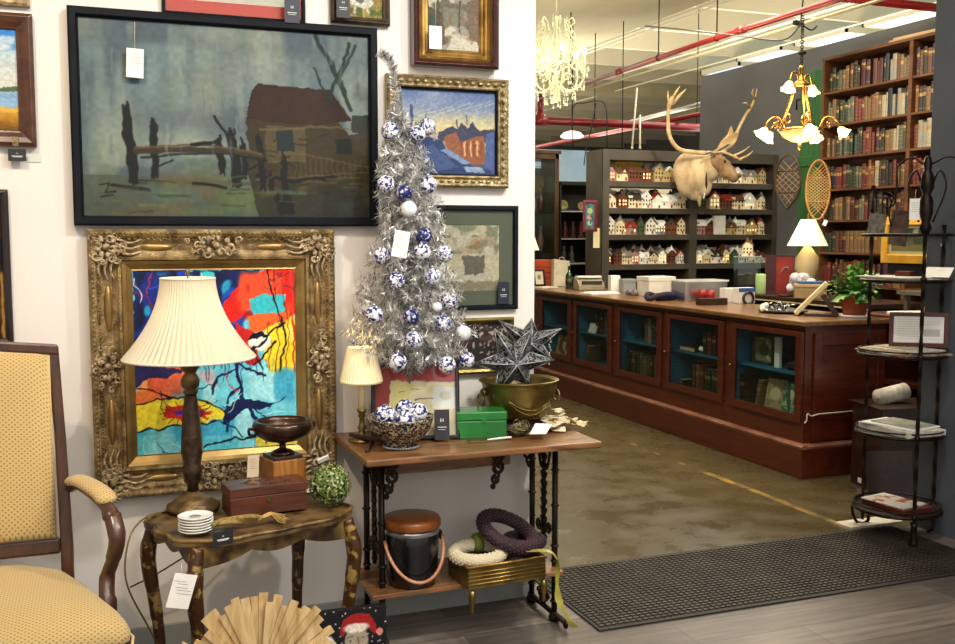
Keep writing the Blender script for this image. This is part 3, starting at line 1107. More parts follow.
M_yhall = mat('yellow_hall_light', 'dcbb3a', rough=.5)
M_wpack = mat('white_package', 'e8e6e0', 'd4d2cc', sc=6, rough=.5)
M_bpack = mat('blue_package', '2f5aa0', rough=.5)
M_gpack = mat('grey_package', '8b8d8c', rough=.5)
simple_box('package_or_hall_light', 'yellow patch painted as hall light behind the brick houses on the top left shelf', 'box', (SX0 + .44, SY + .28, zs[3]), (.34, .08, .25), M_yhall, flap=False)  # three added boxes, coloured as the lit hall behind the open back
simple_box('package_or_hall_light', 'pale blue patch painted as hall light behind the yellow houses on the top left shelf', 'box', (SX0 + .80, SY + .28, zs[3]), (.30, .08, .23), mat('pale_blue_hall_light', 'a9b9bf', rough=.5), flap=False)
simple_box('package_or_hall_light', 'white patch painted as hall light at the left end of the top shelf', 'box', (SX0 + .15, SY + .28, zs[3]), (.17, .08, .24), M_wpack, flap=False)
simple_box('package_or_hall_light', 'white printed package standing mid right bay on the third shelf', 'box', (SX0 + 1.40, SY + .04, zs[1]), (.14, .05, .2), M_wpack, flap=False)
for k, (x, r, lb) in enumerate([(1.32, 3, 'grey package behind houses at the top shelf, right bay'), (.2, 2, 'cream package at the left end of the second shelf'), (1.75, 0, 'pale package behind houses at the bottom shelf, right bay')]):
    simple_box('package_or_hall_light', lb, 'box', (SX0 + x, SY + .31, zs[r]), (.24, .05, .19), [M_gpack, mat('cream_package', 'd9d2bd', rough=.5), M_wpack][k], flap=False)

# framed sign on the end of the shelving
q = atY(590.5, 216, SY - .03)
t = thing('framed_sign', 'small red-framed picture hanging at the left end of the shelving', 'picture', (q.x + .0, SY - .012, q.z))
b = MB(); b.ring(.155, .31, [(0, 0), (0, .015), (.02, .02), (.03, .01)]); b.build('frame', mat('mottled_red_frame', '7a1f2a', '54121c', sc=60, rough=.5), t)
a = Art(30, 60, '3f6f78', 5); a.ell(.5, .3, .3, .13, '9db26a').ell(.45, .55, .3, .1, 'c48b8f').ell(.5, .78, .28, .1, 'a9c0a0').blot('2c4d58', 8, 5, .5, .7)
a.mesh('print', .10, .25, M_paper_art, t, -.005)

# ------------------------------------------------------------------ glazed cabinet and dark shelves at the far left of the counter
MY = 10.45
M_cabwood = wood('brown_cabinet_wood', '5e4322', '3d2a14', g=(5, 5, .6), rough=.45)
M_mirror = mat('old_mirror', 'b8bcb4', rough=.06, metal=.95)
x0 = atY(520, 200, MY).x
x1 = atY(559, 200, MY).x
t = thing('glazed_cabinet', 'brown wooden cabinet with glass front behind the counter end', 'cabinet', (x0, MY, 0))
w = x1 - x0
b = MB()
b.box(0, .05, 0, .4, 0, 2.44); b.box(w - .05, w, 0, .4, 0, 2.44); b.box(0, w, 0, .4, 2.36, 2.44); b.box(0, w, 0, .4, 0, .9); b.box(.05, w - .05, .385, .4, .9, 2.28)
b.box(-.02, w + .02, -.02, .42, 2.42, 2.46)
b.build('cabinet_body', M_cabwood, t, bevel=.006)
for z in (1.3, 1.75):
    MB().box(.05, w - .05, .03, .38, z, z + .012).build('glass_shelf', M_glass, t)
b = MB(); b.box(.05, w - .05, .37, .383, .9, 2.28); b.build('mirror_back', M_mirror, t)
MB().box(.05, w - .05, .008, .012, .9, 2.28).build('glass_pane', M_glass, t)
rnd.seed(5)
for k, (zz, n) in enumerate(((.91, 3), (1.313, 3), (1.763, 3))):
    for i in range(n):
        x = .1 + (w - .2) * (i + .5) / n
        h = rnd.uniform(.14, .3)
        mm = [HM['red brick'], M_brass, HM['cream'], HM['pink']][(i + k) % 4]
        o = MB().lathe([(.025, 0), (.035, h * .2), (.04, h * .45), (.018, h * .7), (.014, h * .9), (.022, h)], n=14).build('glass_vase', mm)
        o.location = (x0 + x, MY + .18, zz)
        tag(o, '%s vase, %s from left on the %s shelf of the glazed cabinet' % (['red', 'brass', 'cream', 'pink'][(i + k) % 4], ordn[i], ['lowest', 'middle', 'top'][k]), 'vase', 'vases in the glazed cabinet')

x0b = atY(560, 200, 10.55).x
t = thing('dark_bookshelf', 'black shelving with pale shelf edges beside the glazed cabinet', 'shelving', (x0b, 10.55, 0))
b = MB(); b.box(0, .02, 0, .3, 0, 2.1); b.box(.48, .5, 0, .3, 0, 2.1); b.box(0, .5, .28, .3, 0, 2.1); b.box(0, .5, 0, .3, 2.08, 2.12)
b.build('carcass', mat('black_shelf', '18140f', rough=.6), t)
for z in (1.17, 1.46, 1.78):
    MB().box(.02, .48, 0, .28, z - .012, z).build('shelf', M_wpack, t)
for k, (px, py, rr, c, lb) in enumerate(((563, 201, .06, 'b59a5a', 'round gold patterned plate on the top dark shelf'), (581, 200, .05, 'a86a60', 'pink patterned plate at the right of the top dark shelf'))):
    q = atY(px, py, 10.65)
    b = MB(); b.M = Matrix.Rotation(PI / 2 - .15, 4, 'X')
    b.lathe([(rr * .4, 0), (rr * .6, .004), (rr, .014), (rr * .97, .018), (rr * .58, .008), (0, .006)], n=24)
    tag(b.build('display_plate', mat('plate_glaze_%d' % k, c, '6b7b4a', sc=40, rough=.3), None, loc=(q.x, 10.65, 1.787 + rr)), lb, 'plate')
for k, (px, z, c, lb) in enumerate(((565, 1.467, '5a1820', 'dark red figurine on the middle dark shelf, left'), (573, 1.467, '47242b', 'maroon figurine on the middle dark shelf, second'), (581, 1.467, '6e2a30', 'red figurine on the middle dark shelf, right'),
                                   (564, 1.177, '4c4a4e', 'grey glass candlestick on the lower dark shelf, left'), (572, 1.177, '5f5e62', 'grey glass candlestick on the lower dark shelf, right'))):
    q = atY(px, 220, 10.64)
    o = MB().lathe([(.03, 0), (.035, .02), (.02, .05), (.03, .09), (.022, .12), (.012, .14), (.02, .165), (.014, .19), (0, .2)], n=12).build('figurine', mat('figurine_%d' % k, c, rough=.4))
    o.location = (q.x, 10.64, z)
    tag(o, lb, 'figurine')

# ------------------------------------------------------------------ tall bookcase along the slate wall
M_case = wood('bookcase_wood', '6b4226', '452814', g=(6, 1.2, 6), sc=3, rough=.5)
BX = 6.51
BY0, BYD, BY1 = 5.62, 6.75, 7.86
t = thing('bookcase', 'tall brown wooden bookcase packed with old books', 'bookcase', (BX, BY0, 0))
bz = [1.5 + (q_ - 1.5) * 1.04 for q_ in [.1, .42, .74, 1.06, 1.345, 1.635, 1.915, 2.205, 2.495, 2.79]]
TOPZ = 3.14
b = MB(); b.box(0, .3, BY1 - BY0 - .03, BY1 - BY0, 0, TOPZ); b.build('side_panel', M_case, t)
b = MB(); b.box(0, .3, 0, .03, 0, TOPZ); b.build('side_panel', M_case, t)
b = MB(); b.box(-.004, .3, BYD - BY0 - .02, BYD - BY0 + .02, 0, TOPZ); b.build('divider', M_case, t)
b = MB(); b.box(-.01, .31, 0, BY1 - BY0, TOPZ, TOPZ + .025); b.build('top_board', M_case, t)
b = MB(); b.box(.29, .3, .03, BY1 - BY0 - .03, 0, TOPZ); b.build('back_panel', M_case, t)
for z in bz:
    b = MB(); b.box(0, .29, .03, BYD - BY0 - .02, z - .02, z); b.build('shelf', M_case, t)
    b = MB(); b.box(0, .29, BYD - BY0 + .02, BY1 - BY0 - .03, z - .02, z); b.build('shelf', M_case, t)
rnd.seed(77)
pal = {
    9: ['dark green', 'dark green', 'grey green', 'tan leather', 'rust brown', 'dark brown', 'dark red', 'plum', 'rust brown', 'dark red', 'navy blue', 'pale grey', 'rust brown', 'tan leather', 'grey green'],
    8: ['grey green', 'tan leather', 'dark green', 'dark green', 'grey green', 'crimson', 'crimson', 'tan leather', 'orange brown', 'tan leather', 'cream', 'navy blue', 'pale grey', 'cream', 'teal'],
    7: ['tan leather', 'tan leather', 'dark brown', 'grey green', 'dark green', 'teal', 'dark green', 'crimson', 'crimson', 'plum', 'black', 'tan leather', 'cream', 'grey green', 'olive green'],
    6: ['dark green', 'navy blue', 'crimson', 'crimson', 'dark green', 'dark green', 'grey green', 'crimson', 'orange brown', 'cream', 'dark brown', 'black', 'crimson', 'tan leather', 'dark green'],
    5: ['dark green', 'dark brown', 'tan leather', 'dark green', 'tan leather', 'dark red', 'grey green', 'crimson', 'dark brown', 'black', 'dark brown', 'tan leather', 'dark red', 'dark brown'],
    4: ['dark green', 'dark green', 'rust brown', 'dark red', 'tan leather', 'tan leather', 'tan leather', 'tan leather', 'orange brown', 'tan leather', 'tan leather', 'rust brown', 'tan leather', 'tan leather'],
    3: ['crimson', 'crimson', 'dark red', 'rust brown', 'crimson', 'orange brown', 'dark red', 'dark brown', 'crimson', 'plum', 'crimson', 'tan leather', 'dark red'],
}
rn = {9: 'top', 8: 'second', 7: 'third', 6: 'fourth', 5: 'fifth', 4: 'sixth', 3: 'seventh'}
for r in range(9, 2, -1):
    y = BY1 - .05
    i = 0
    P_ = pal[r]
    y_end = BYD + .03
    while True:
        w = round(rnd.choice([.03, .034, .038, .042, .05]), 3)
        if y - w < y_end: break
        h = rnd.uniform(.175, .245)
        if r == 4: w, h = .048, .2
        if i in (0, 1): h *= .92
        col = P_[int(len(P_) * (BY1 - y) / (BY1 - y_end)) % len(P_)]
        v = rnd.choice([0, 1, 2, 3, 4, 2, 1])
        if y - w < y_end: break
        book(col, w, h, rnd.uniform(.13, .16), (BX + .03 + rnd.uniform(0, .015), y - w / 2, bz[r]), 0, 0,
             '%s book, %s from the left on the bookcase %s shelf, wide bay' % (col, ordn[i], rn[r]), 'old books in the tall bookcase', v)
        y -= w + (.0015 if rnd.random() < .9 else .025)
        i += 1
    y = BYD - .03
    i = 0
    if r < 6: continue
    while y > 6.26:
        w = rnd.choice([.034, .042, .05])
        col = rnd.choice({9: ['dark brown', 'grey green', 'black', 'plum', 'rust brown'], 8: ['orange brown', 'tan leather', 'black', 'dark brown'], 7: ['cream', 'tan leather', 'crimson', 'pale grey'], 6: ['dark brown', 'crimson', 'tan leather', 'rust brown']}[r])
        book(col, w, rnd.uniform(.19, .24), .15, (BX + .03, y - w / 2, bz[r]), 0, 0,
             '%s book, %s from the left on the bookcase %s shelf, narrow bay' % (col, ordn[i], rn[r]), 'old books in the tall bookcase', rnd.choice([1, 2, 3, 4]))
        y -= w + .002
        i += 1
# papers lying on top of the bookcase
b = MB(); b.cbox((0, 0, .012), (.2, .9, .02)); b.cbox((.0, .15, .03), (.18, .5, .014), rz=.05)
tag(b.build('rolled_poster', mat('buff_card', 'c0a47a', rough=.7), None, loc=(BX + .13, 6.6, TOPZ + .026)), 'flat buff boards lying on top of the bookcase', 'board')

# ------------------------------------------------------------------ snowshoes by the bookcase
M_bent = mat('bent_ash', 'c08a4a', '9a6630', sc=12, rough=.45)
M_raw = mat('rawhide_lacing', 'c9a468', rough=.7)


def snowshoe(name, label, loc, L, Wd, rz, tail, mm, spacing):
    t = thing(name, label, 'snowshoe', loc, rz, 'wooden snowshoes on the slate wall')
    def outline(k=1.):
        pts = []
        for i in range(44):
            a = 2 * PI * i / 44
            y = math.sin(a)
            x = math.cos(a) * Wd / 2 * (1 - tail * max(0, -y) ** 2 * .75) * k
            pts.append((x, 0, y * L / 2 * k))
        return pts
    MB().tube(outline(), .011, 8, closed=True).build('frame', mm, t)
    def half(z):
        y = max(-1, min(1, z / (L / 2)))
        return math.sqrt(max(0, 1 - y * y)) * Wd / 2 * (1 - tail * max(0, -y) ** 2 * .75)
    b = MB()
    for z in (-L * .2, L * .2):
        b.tube([(-half(z), 0, z), (half(z), 0, z)], .008, 6)
    b.build('crossbar', mm, t)
    b = MB()
    z = -L / 2
    while z < L / 2:
        for s in (-1, 1):
            z2 = z + s * Wd * .8
            if abs(z) < L / 2 - .02 and abs(z2) < L / 2 - .02:
                b.tube([(-half(z), 0, z), (half(z2), 0, z2)], .0028, 4)
        z += spacing
    b.build('lacing', M_raw, t)
    return t


q = atX(818, 190, BX - .07)
snowshoe('snowshoe', 'honey-coloured oval snowshoe with laced webbing hanging at the bookcase edge', (BX - .07, q.y, q.z), .56, .215, -.75, .1, M_bent, .026)
q = atX(788, 182, GX - .1)
t = snowshoe('snowshoe', 'dark pointed snowshoe hanging left of the honey-coloured one', (GX - .1, q.y, q.z), .56, .27, PI / 2 + .55, .9, M_cabwood, .05)
# wall bracket behind chandelier
b = MB(); b.tube([(0, 0, 0), (0, 0, .22), (0, .22, .22), (0, .22, .12)], .008, 6)
q = atX(794, 112, GX - .02)
tag(b.build('iron_bracket', M_darkmetal, None, loc=(GX - .015, q.y - .25, q.z - .1)), 'thin black square iron bracket on the slate wall', 'bracket')
# ------------------------------------------------------------------ second counter behind, with its things
M_desk = wood('dark_desk_wood', '3a2216', '22130b', g=(6, 1, 6), rough=.35, coat=.3)
DX, DT = 5.25, 1.0
t = thing('back_counter', 'dark wooden back counter between the shop counter and the bookcase', 'counter', (DX, 5.75, 0))
b = MB(); b.box(0, .45, 0, 1.95, 0, .9); b.build('carcass', M_desk, t, bevel=.004)
b = MB(); b.box(-.05, .5, -.05, 2.0, .96, 1.0); b.build('countertop', M_desk, t, bevel=.006)
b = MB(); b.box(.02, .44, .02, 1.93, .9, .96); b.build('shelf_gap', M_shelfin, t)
b = MB(); b.box(-.05, -.045, -.05, 2.0, .955, .966); b.build('trim_strip', M_pages, t)


def onX(px, x, py=300): return atX(px, py, x)


M_lred = mat('red_lacquer', '8a2216', '66160e', sc=6, rough=.45, coat=.1)
M_green_c = mat('pale_green_wax', 'a9c98a', '9abd7b', sc=3, rough=.5)
q = onX(761, DX + .06)
o = MB().lathe([(.047, 0), (.05, .006), (.05, .16), (.046, .17), (.012, .17), (0, .172)], n=24).build('pillar_candle', M_green_c)
o.location = (DX + .06, q.y, DT); tag(o, 'pale green pillar candle beside the tall red box', 'candle')
q = onX(776, DX + .16)
t = thing('lacquer_box', 'tall red lacquer book box with a feather emblem behind the green candle', 'box', (DX + .19, q.y, DT), -.65)
b = MB(); b.box(-.12, .11, -.05, .06, 0, .32); b.build('case', M_lred, t, bevel=.006)
b = MB(); b.box(-.12, -.03, -.056, -.051, 0, .322); b.box(-.122, .112, -.052, .062, .315, .33); b.build('spine', mat('dark_lacquer', '3c0e0a', rough=.3, coat=.5), t)
b = MB()
pp = [(.0 + .08 * u, -.052, .15 + .06 * math.sin(u * 2.4) + .02) for u in [i / 10 for i in range(11)]]
b.tube(pp, [.003 + .012 * math.sin(PI * i / 10) for i in range(11)], 8, flat=.2)
b.build('emblem', M_gpack, t)
# green glass jar on top-left and porcelain house in front of the shelving
q = onX(758, DX + .3)
t = thing('glass_tank', 'greenish clear glass tank standing behind the red lacquer box', 'tank', (DX + .36, q.y + .25, DT), -.65)
b = MB()
for (a_, c_, d_, e_) in ((-.12, .12, -.06, -.055), (-.12, .12, .055, .06), (-.12, -.115, -.06, .06), (.115, .12, -.06, .06)): b.box(a_, c_, d_, e_, 0, .3)
b.box(-.12, .12, -.06, .06, 0, .005)
b.build('glass_walls', M_glass, t)
b = MB(); b.box(-.125, .125, -.065, .065, .3, .306); b.build('lid', M_gpack, t)
k = house('cream', 'brown', 1, False); k['label'] = 'small cream and brown house ornament standing on the glass tank'; k['group'] = 'porcelain houses on the grey shelves'
place(k, (DX + .36, q.y + .25, DT + .3065), -.7); k.scale = (.9, .9, .9)

# lit table lamp
q = onX(804, DX + .32)
M_shadelit = mat('lit_linen_shade', 'f4efd8', emit=.35, ecol='f2e6b0', rough=.8)
t = lampb = thing('table_lamp', 'lit table lamp with cream cone shade in front of the green boards', 'lamp', (DX + .34, q.y, DT))
MB().lathe([(.07, 0), (.075, .015), (.04, .04), (.06, .12), (.10, .22), (.095, .31), (.045, .38), (.014, .42), (.012, .5)], n=24).build('lamp_base', mat('sand_ceramic', 'b9a880', rough=.4), t)
MB().shell([(.165, .41), (.06, .63)], n=48, flute=.012, nf=24).build('lamp_shade', M_shadelit, t)
MB().lathe([(.006, .5), (.006, .64), (.014, .66), (0, .68)], n=10).build('finial', M_brass, t)
# clutter
q = onX(797, DX + .12)
o = MB()
rnd.seed(4)
for i in range(14):
    o.ball((rnd.uniform(-.07, .07), rnd.uniform(-.1, .1), .03 + rnd.uniform(0, .13)), rnd.uniform(.03, .05), 10)
oo = o.build('plastic_bag', mat('crumpled_white_plastic', 'dcd6dc', 'c5bccb', sc=9, rough=.35, bump=.5, bs=20)); oo.location = (DX + .14, q.y, DT)
tag(oo, 'crumpled whitish plastic bag below the lit lamp', 'bag')
q = onX(812, DX + .07)
t = simple_box('cardboard_box', 'brown cardboard box with a blue tray on it beside the plant', 'box', (DX + .05, q.y, DT), (.24, .13, .11), mat('kraft_cardboard', 'a98d66', '987b55', sc=8, rough=.8), -.6, lid=mat('kraft_rim', 'b99c74', rough=.8))
MB().box(-.1, .1, -.05, .05, .118, .135).build('tray', M_bpack, t, bevel=.003)
q = onX(783, DX - .0)
o = MB().lathe([(.05, 0), (.075, .01), (.07, .015), (0, .008)], n=20).build('paper_dish', BM['dark red']); o.location = (DX + .03, q.y, DT); tag(o, 'small dark red dish below the lacquer box', 'dish')

# ------------------------------------------------------------------ things on the shop counter
CZ = CTOP + .0005
q = atX(790, 312, CX + .28)
t = thing('jewellery_tray', 'round dark tray piled with jewellery near the counter end', 'tray', (CX + .3, q.y + .1, CZ))
MB().lathe([(.12, 0), (.155, .004), (.165, .02), (.16, .02), (.15, .008), (0, .006)], n=32).build('tray', M_black, t)
b = MB()
rnd.seed(9)
for i in range(34):
    a, r = rnd.uniform(0, 2 * PI), rnd.uniform(.0, .12)
    c = (r * math.cos(a), r * math.sin(a), .022 + rnd.uniform(0, .035))
    b.torus(c, rnd.uniform(.012, .028), .0028, 14, 5, rnd.choice('XYZ'), mi=rnd.choice([0, 0, 1]))
b.build('bracelets', [mat('silver_jewellery', 'b9b9b4', rough=.25, metal=.9), M_black], t)
b = MB()
for i in range(6): b.ball((rnd.uniform(-.02, .02), rnd.uniform(-.02, .02), .012 + .008 * i), .02, 8)
tag(b.build('tissue', M_white, None, loc=(CX + .16, onX(775, CX + .16).y + .1, CZ)), 'small crumpled white tissue left of the jewellery tray', 'tissue')
q = atX(806, 314, CX + .25)
t = thing('sign_holder', 'pale wooden slanted sign board leaning on a dark stand at the counter end', 'sign', (4.375, 5.33, CZ), -.69)
b = MB(); b.cbox((0, 0, .112), (.28, .15, .028), ry=-.82); b.build('board', mat('pale_pine_board', 'e0cf9e', 'd2bd88', sc=6, st=(1, 1, 8), rough=.5), t, bevel=.003)
b = MB(); b.cbox((.115, 0, .07), (.03, .12, .16), ry=-.6); b.cbox((.06, 0, .008), (.2, .14, .014)); b.build('stand', M_desk, t, bevel=.003)
# potted plant
q = atX(853, 316, CX + .5)
t = plant = thing('potted_fern', 'leafy green fern in a terracotta pot on the counter end', 'plant', (4.555, 5.13, CZ))
t.scale = (1.3, 1.3, 1.3)
M_terra = mat('terracotta', 'a5542f', '8b4225', sc=10, rough=.75)
MB().lathe([(.05, 0), (.068, .085), (.076, .085), (.078, .11), (.07, .11), (.066, .09), (0, .088)], n=28).build('pot', M_terra, t)
MB().lathe([(.06, 0), (.07, .0), (.075, .012), (.055, .004), (.0, .003)], n=28).build('saucer', M_white, t)
b = MB()
rnd.seed(12)
for i in range(95):
    a = rnd.uniform(0, 2 * PI)
    el = rnd.uniform(.1, 1.35)
    L = rnd.uniform(.09, .19)
    pts = []
    for k in range(6):
        u = k / 5
        r = L * u * math.cos(el)
        z = .11 + L * u * math.sin(el) * 1.05 - .05 * u * u * (1.1 - el / 1.6)
        pts.append(Vector((r * math.cos(a) + .02 * math.cos(a * 3), r * math.sin(a) + .02 * math.sin(a * 3), z)))
    sd = Vector((-math.sin(a), math.cos(a), 0))
    for k in range(5):
        for s in (-1, 1):
            w = .020 * math.sin(PI * (k + .7) / 6) + .004
            p = pts[k]
            d = (pts[k + 1] - p)
            tip = p + d * .8 + sd * s * w + Vector((0, 0, -.006))
            b.add([p, p + d * .9, tip, p + sd * s * w * .8 + Vector((0, 0, .004))], [(0, 1, 2, 3)], rnd.choice([0, 0, 1]))
b.build('fronds', [mat('fern_green', '3f7a2c', '2c5c1f', sc=30, rough=.5), mat('light_fern_green', '75a845', rough=.5)], t)

# left part of the counter top
def cpos(px, dx): return (CX + dx, atX(px, 290, CX + dx).y, CZ)


q = atY(543, 282, 10.1)
t = thing('table_lamp', 'small cream-shaded lamp glowing by the glazed cabinet above the orange box', 'lamp', (CX + .35, 9.98, CZ))
MB().lathe([(.05, 0), (.05, .01), (.014, .03), (.012, .2), (.02, .22), (.012, .24), (.011, .40)], n=18).build('lamp_base', M_brass, t)
MB().shell([(.12, .36), (.07, .50)], n=36, flute=.015, nf=18).build('lamp_shade', M_shadelit, t)
q = atY(580, 238, SY - .02)
t = thing('hanging_card', 'pale yellow card hanging at the left edge of the grey shelving', 'card', (SX0 - .03, SY + .05, q.z))
MB().cbox((0, 0, 0), (.085, .004, .2)).build('card', mat('pale_yellow_card', 'ece2b0', rough=.6), t)
q = atX(825, 225, BX - .1)
t = thing('price_tag', 'small white tag hanging just below the honey-coloured snowshoe', 'tag', (BX - .1, q.y, q.z + .02), -.7)
MB().cbox((0, 0, 0), (.035, .003, .055), ry=.4).build('tag_card', M_white, t)
MB().tube([(-.01, 0, .025), (-.03, 0, .09)], .0015, 5).build('string', M_string, t)
M_orange = mat('orange_toolbox', 'b8481a', '9e3a12', sc=5, rough=.4)
t = thing('toolbox', 'orange metal box at the far left end of the counter', 'box', cpos(541, .45), -.2)
MB().box(-.11, .11, -.08, .08, 0, .26).build('drawer_body', M_orange, t, bevel=.006)
b = MB()
for z in (.06, .12, .18): b.box(-.105, .105, -.084, -.08, z, z + .004)
b.build('groove', M_desk, t)
t = thing('photo_frame', 'small black framed photograph in front of the orange box', 'picture', cpos(539, .22), .1)
b = MB(); b.M = Matrix.Translation((0, 0, .085)) @ Matrix.Rotation(-.2, 4, 'X'); b.ring(.13, .17, [(0, 0), (0, .012), (.014, .014), (.018, .002)]); b.build('frame', M_black, t)
Art(20, 26, 'd9d2bd', 3).ell(.5, .45, .22, .2, '8a8578').mesh('photograph', .1, .14, M_paper_art, t, -.003, M=Matrix.Translation((0, 0, .085)) @ Matrix.Rotation(-.2, 4, 'X'))
t = thing('paper_bag', 'white paper bag standing beside the green bottle', 'bag', cpos(560, .4), -.1)
b = MB(); b.prism([(-.085, 0), (.085, 0), (.095, .26), (-.08, .28)], -.04, .04, 'Y'); b.build('bag', mat('creased_white_paper', 'dcd6bf', 'c8c0a6', sc=14, rough=.75, bump=.4), t, bevel=.008)
b = MB(); b.torus((0, -.045, .27), .03, .003, 12, 5, 'Y', a0=0, a1=PI); b.build('handle', M_string, t)
t = thing('wine_bottle', 'dark green glass bottle on the counter beside the white bag', 'bottle', cpos(569, .3))
MB().lathe([(.034, 0), (.036, .01), (.036, .12), (.03, .145), (.013, .165), (.013, .21), (.015, .212), (.015, .222), (0, .222)], n=20).build('bottle', mat('dark_green_glass', '143a1f', rough=.08, coat=.6), t)
MB().lathe([(.0368, .04), (.0368, .1)], n=20).build('label', BM['olive green'], t)
t = thing('glass_jar', 'squat clear glass jar right of the green bottle', 'jar', cpos(575, .28))
MB().lathe([(.03, 0), (.036, .01), (.036, .07), (.028, .085), (.028, .1), (.03, .1)], n=20).build('jar_body', glassmat('jar_glass', 'c9cfae', .15), t)
MB().lathe([(.031, .1), (.031, .115), (0, .116)], n=20).build('lid', M_brass, t)
t = thing('adding_machine', 'old grey and brown adding machine on the counter', 'machine', cpos(589, .36), -.15)
b = MB(); b.prism([(-.09, 0), (.09, 0), (.09, .1), (.03, .125), (-.09, .05)], -.13, .13, 'X'); b.build('housing', mat('taupe_enamel', '9c9078', '857a64', sc=8, rough=.45), t, bevel=.008)
b = MB(); b.box(-.12, .12, -.02, .07, .115, .135); b.build('top_plate', M_wpack, t, bevel=.003)
b = MB(); b.box(-.1, .1, -.093, -.08, .06, .09); b.build('display', M_shelfin, t)
b = MB(); b.M = Matrix.Translation((.13, 0, .05)) @ Matrix.Rotation(PI / 2, 4, 'Y'); b.lathe([(.03, 0), (.03, .02), (.01, .02), (.01, .04), (.0, .04)], n=16); b.build('crank', M_brass, t)
o = MB().cbox((0, 0, .006), (.3, .2, .01), rz=.1).cbox((.02, .02, .014), (.26, .16, .006), rz=-.1).build('loose_papers', M_white); o.location = cpos(600, .16); tag(o, 'loose white papers lying flat in front of the adding machine', 'paper')
o = MB().cbox((0, 0, .006), (.2, .14, .01), rz=.3).build('loose_papers', M_white); o.location = cpos(546, .14); tag(o, 'small white papers flat near the left end of the counter', 'paper')
simple_box('index_box', 'narrow white upright box beside the adding machine', 'box', cpos(614, .4), (.095, .06, .155), M_wpack, 0, flap=False)
simple_box('small_carton', 'low grey carton behind the narrow white box', 'box', cpos(627, .5), (.13, .1, .12), M_gpack, 0)
o = MB().ball((0, 0, .03), (.045, .04, .03), 12).ball((.05, .02, .025), (.035, .03, .025), 10).ball((-.03, .03, .025), (.03, .03, .025), 10).build('blue_cloth', mat('blue_fabric', '20386e', 'c8b08a', sc=22, rough=.9)); o.location = cpos(633, .3); tag(o, 'small bundle of blue and tan cloth on the counter', 'cloth')
t = simple_box('archive_box', 'large white lidded archive box on the counter', 'box', cpos(656, .48), (.26, .2, .165), M_wpack, 0)
b = MB()
pts = [Vector((.16 * math.cos(a) * (1 - .2 * math.sin(a)), .05 * math.sin(a), .035 + .018 * math.sin(3 * a))) for a in [i * PI / 10 for i in range(20)]]
b.tube(pts, .022, 8, closed=True)
b.ball((0, 0, .03), (.13, .05, .035), 12)
o = b.build('cloth_bundle', mat('dark_cloth', '2c1512', '1c2a55', sc=7, rough=.9)); o.location = cpos(664, .22); tag(o, 'dark cloth heap with blue lining in front of the archive box', 'cloth')
simple_box('cleaner_box', 'white and blue box between the archive box and clear bin', 'box', cpos(679, .5), (.12, .1, .13), M_wpack, 0, lid=M_bpack, flap=False)
t = thing('plastic_bin', 'clear plastic storage bin holding red items on the counter', 'bin', cpos(699, .48), -.05)
b = MB()
for (a_, c_, d_, e_) in ((-.19, .19, -.11, -.106), (-.19, .19, .106, .11), (-.19, -.186, -.11, .11), (.186, .19, -.11, .11)): b.box(a_, c_, d_, e_, 0, .155)
b.box(-.19, .19, -.11, .11, 0, .004)
b.build('bin_body', glassmat('cloudy_plastic', 'f0f3f4', .3, .3), t)
b = MB(); b.ring(.4, .24, [(0, 0), (0, .012), (.012, .012), (.012, 0)]); me = b.build('rim', M_wpack, t); me.rotation_euler = (-PI / 2, 0, 0); me.location = (0, 0, .155)
for k in range(3):
    o = MB().lathe([(.03, 0), (.038, .09), (.035, .09), (.028, .008), (0, .006)], n=18).build('red_cup', mat('red_plastic_%d' % k, '8e1a1e', rough=.35))
    q = cpos(699 + 8 * k - 4, .44); o.location = (q[0], q[1], CZ + .005); tag(o, 'red plastic cup, %s from the left inside the clear bin' % ordn[k], 'cup', 'red cups in the clear bin')
simple_box('cd_box', 'white box with a round brown picture right of the clear bin', 'box', cpos(729, .6), (.12, .08, .11), M_wpack, 0, flap=False)
t = simple_box('cd_box', 'white and blue box with a round dark picture, left of the green candle', 'box', cpos(744, .62), (.15, .08, .12), M_wpack, 0, flap=False)
b = MB(); b.torus((.01, -.042, .04), .045, .012, 20, 6, 'Y'); b.build('printed_ring', M_desk, t)
b = MB(); b.box(-.075, .075, -.0415, -.0402, .09, .12); b.build('printed_band', M_bpack, t)
o = MB().box(-.12, .12, -.03, .03, 0, .05).build('wood_block', M_desk); o.location = cpos(712, .28); tag(o, 'low dark wooden block before the clear bin', 'block')
# ------------------------------------------------------------------ crystal chandelier
M_crystal = mat('cut_crystal', 'e6ecd6', rough=.04, trans=.35, coat=1., emit=.35, ecol='f3f5dc')
M_crystal = mat('crystal_drops', 'aeb392', rough=.12, coat=1.)
M_whitemet = mat('cream_enamelled_metal', 'a9ad8c', rough=.35, coat=.3)
M_bulb = mat('glowing_bulb', 'fff2d0', emit=20, ecol='ffedc0')
CP = Vector((3.72, 8.2, 0))
q = atY(556, 60, 7.9)
t = thing('crystal_chandelier', 'white crystal chandelier with candle bulbs hanging beside the gallery wall', 'chandelier', (q.x, 7.9, q.z))
sc_ = .0087
b = MB(); b.lathe([(.012, -.36), (.03, -.34), (.02, -.28), (.03, -.22), (.012, -.16), (.012, .1), (.03, .14), (.012, .2), (.012, .3), (.03, .34), (.008, .37)], n=14)
b.build('stem', M_whitemet, t)
MB().tube([(0, 0, .36), (0, 0, 1.35)], .006, 6).build('chain', M_whitemet, t)
NA = 6
arms = MB(); scr = MB(); cup = MB(); cr = MB()
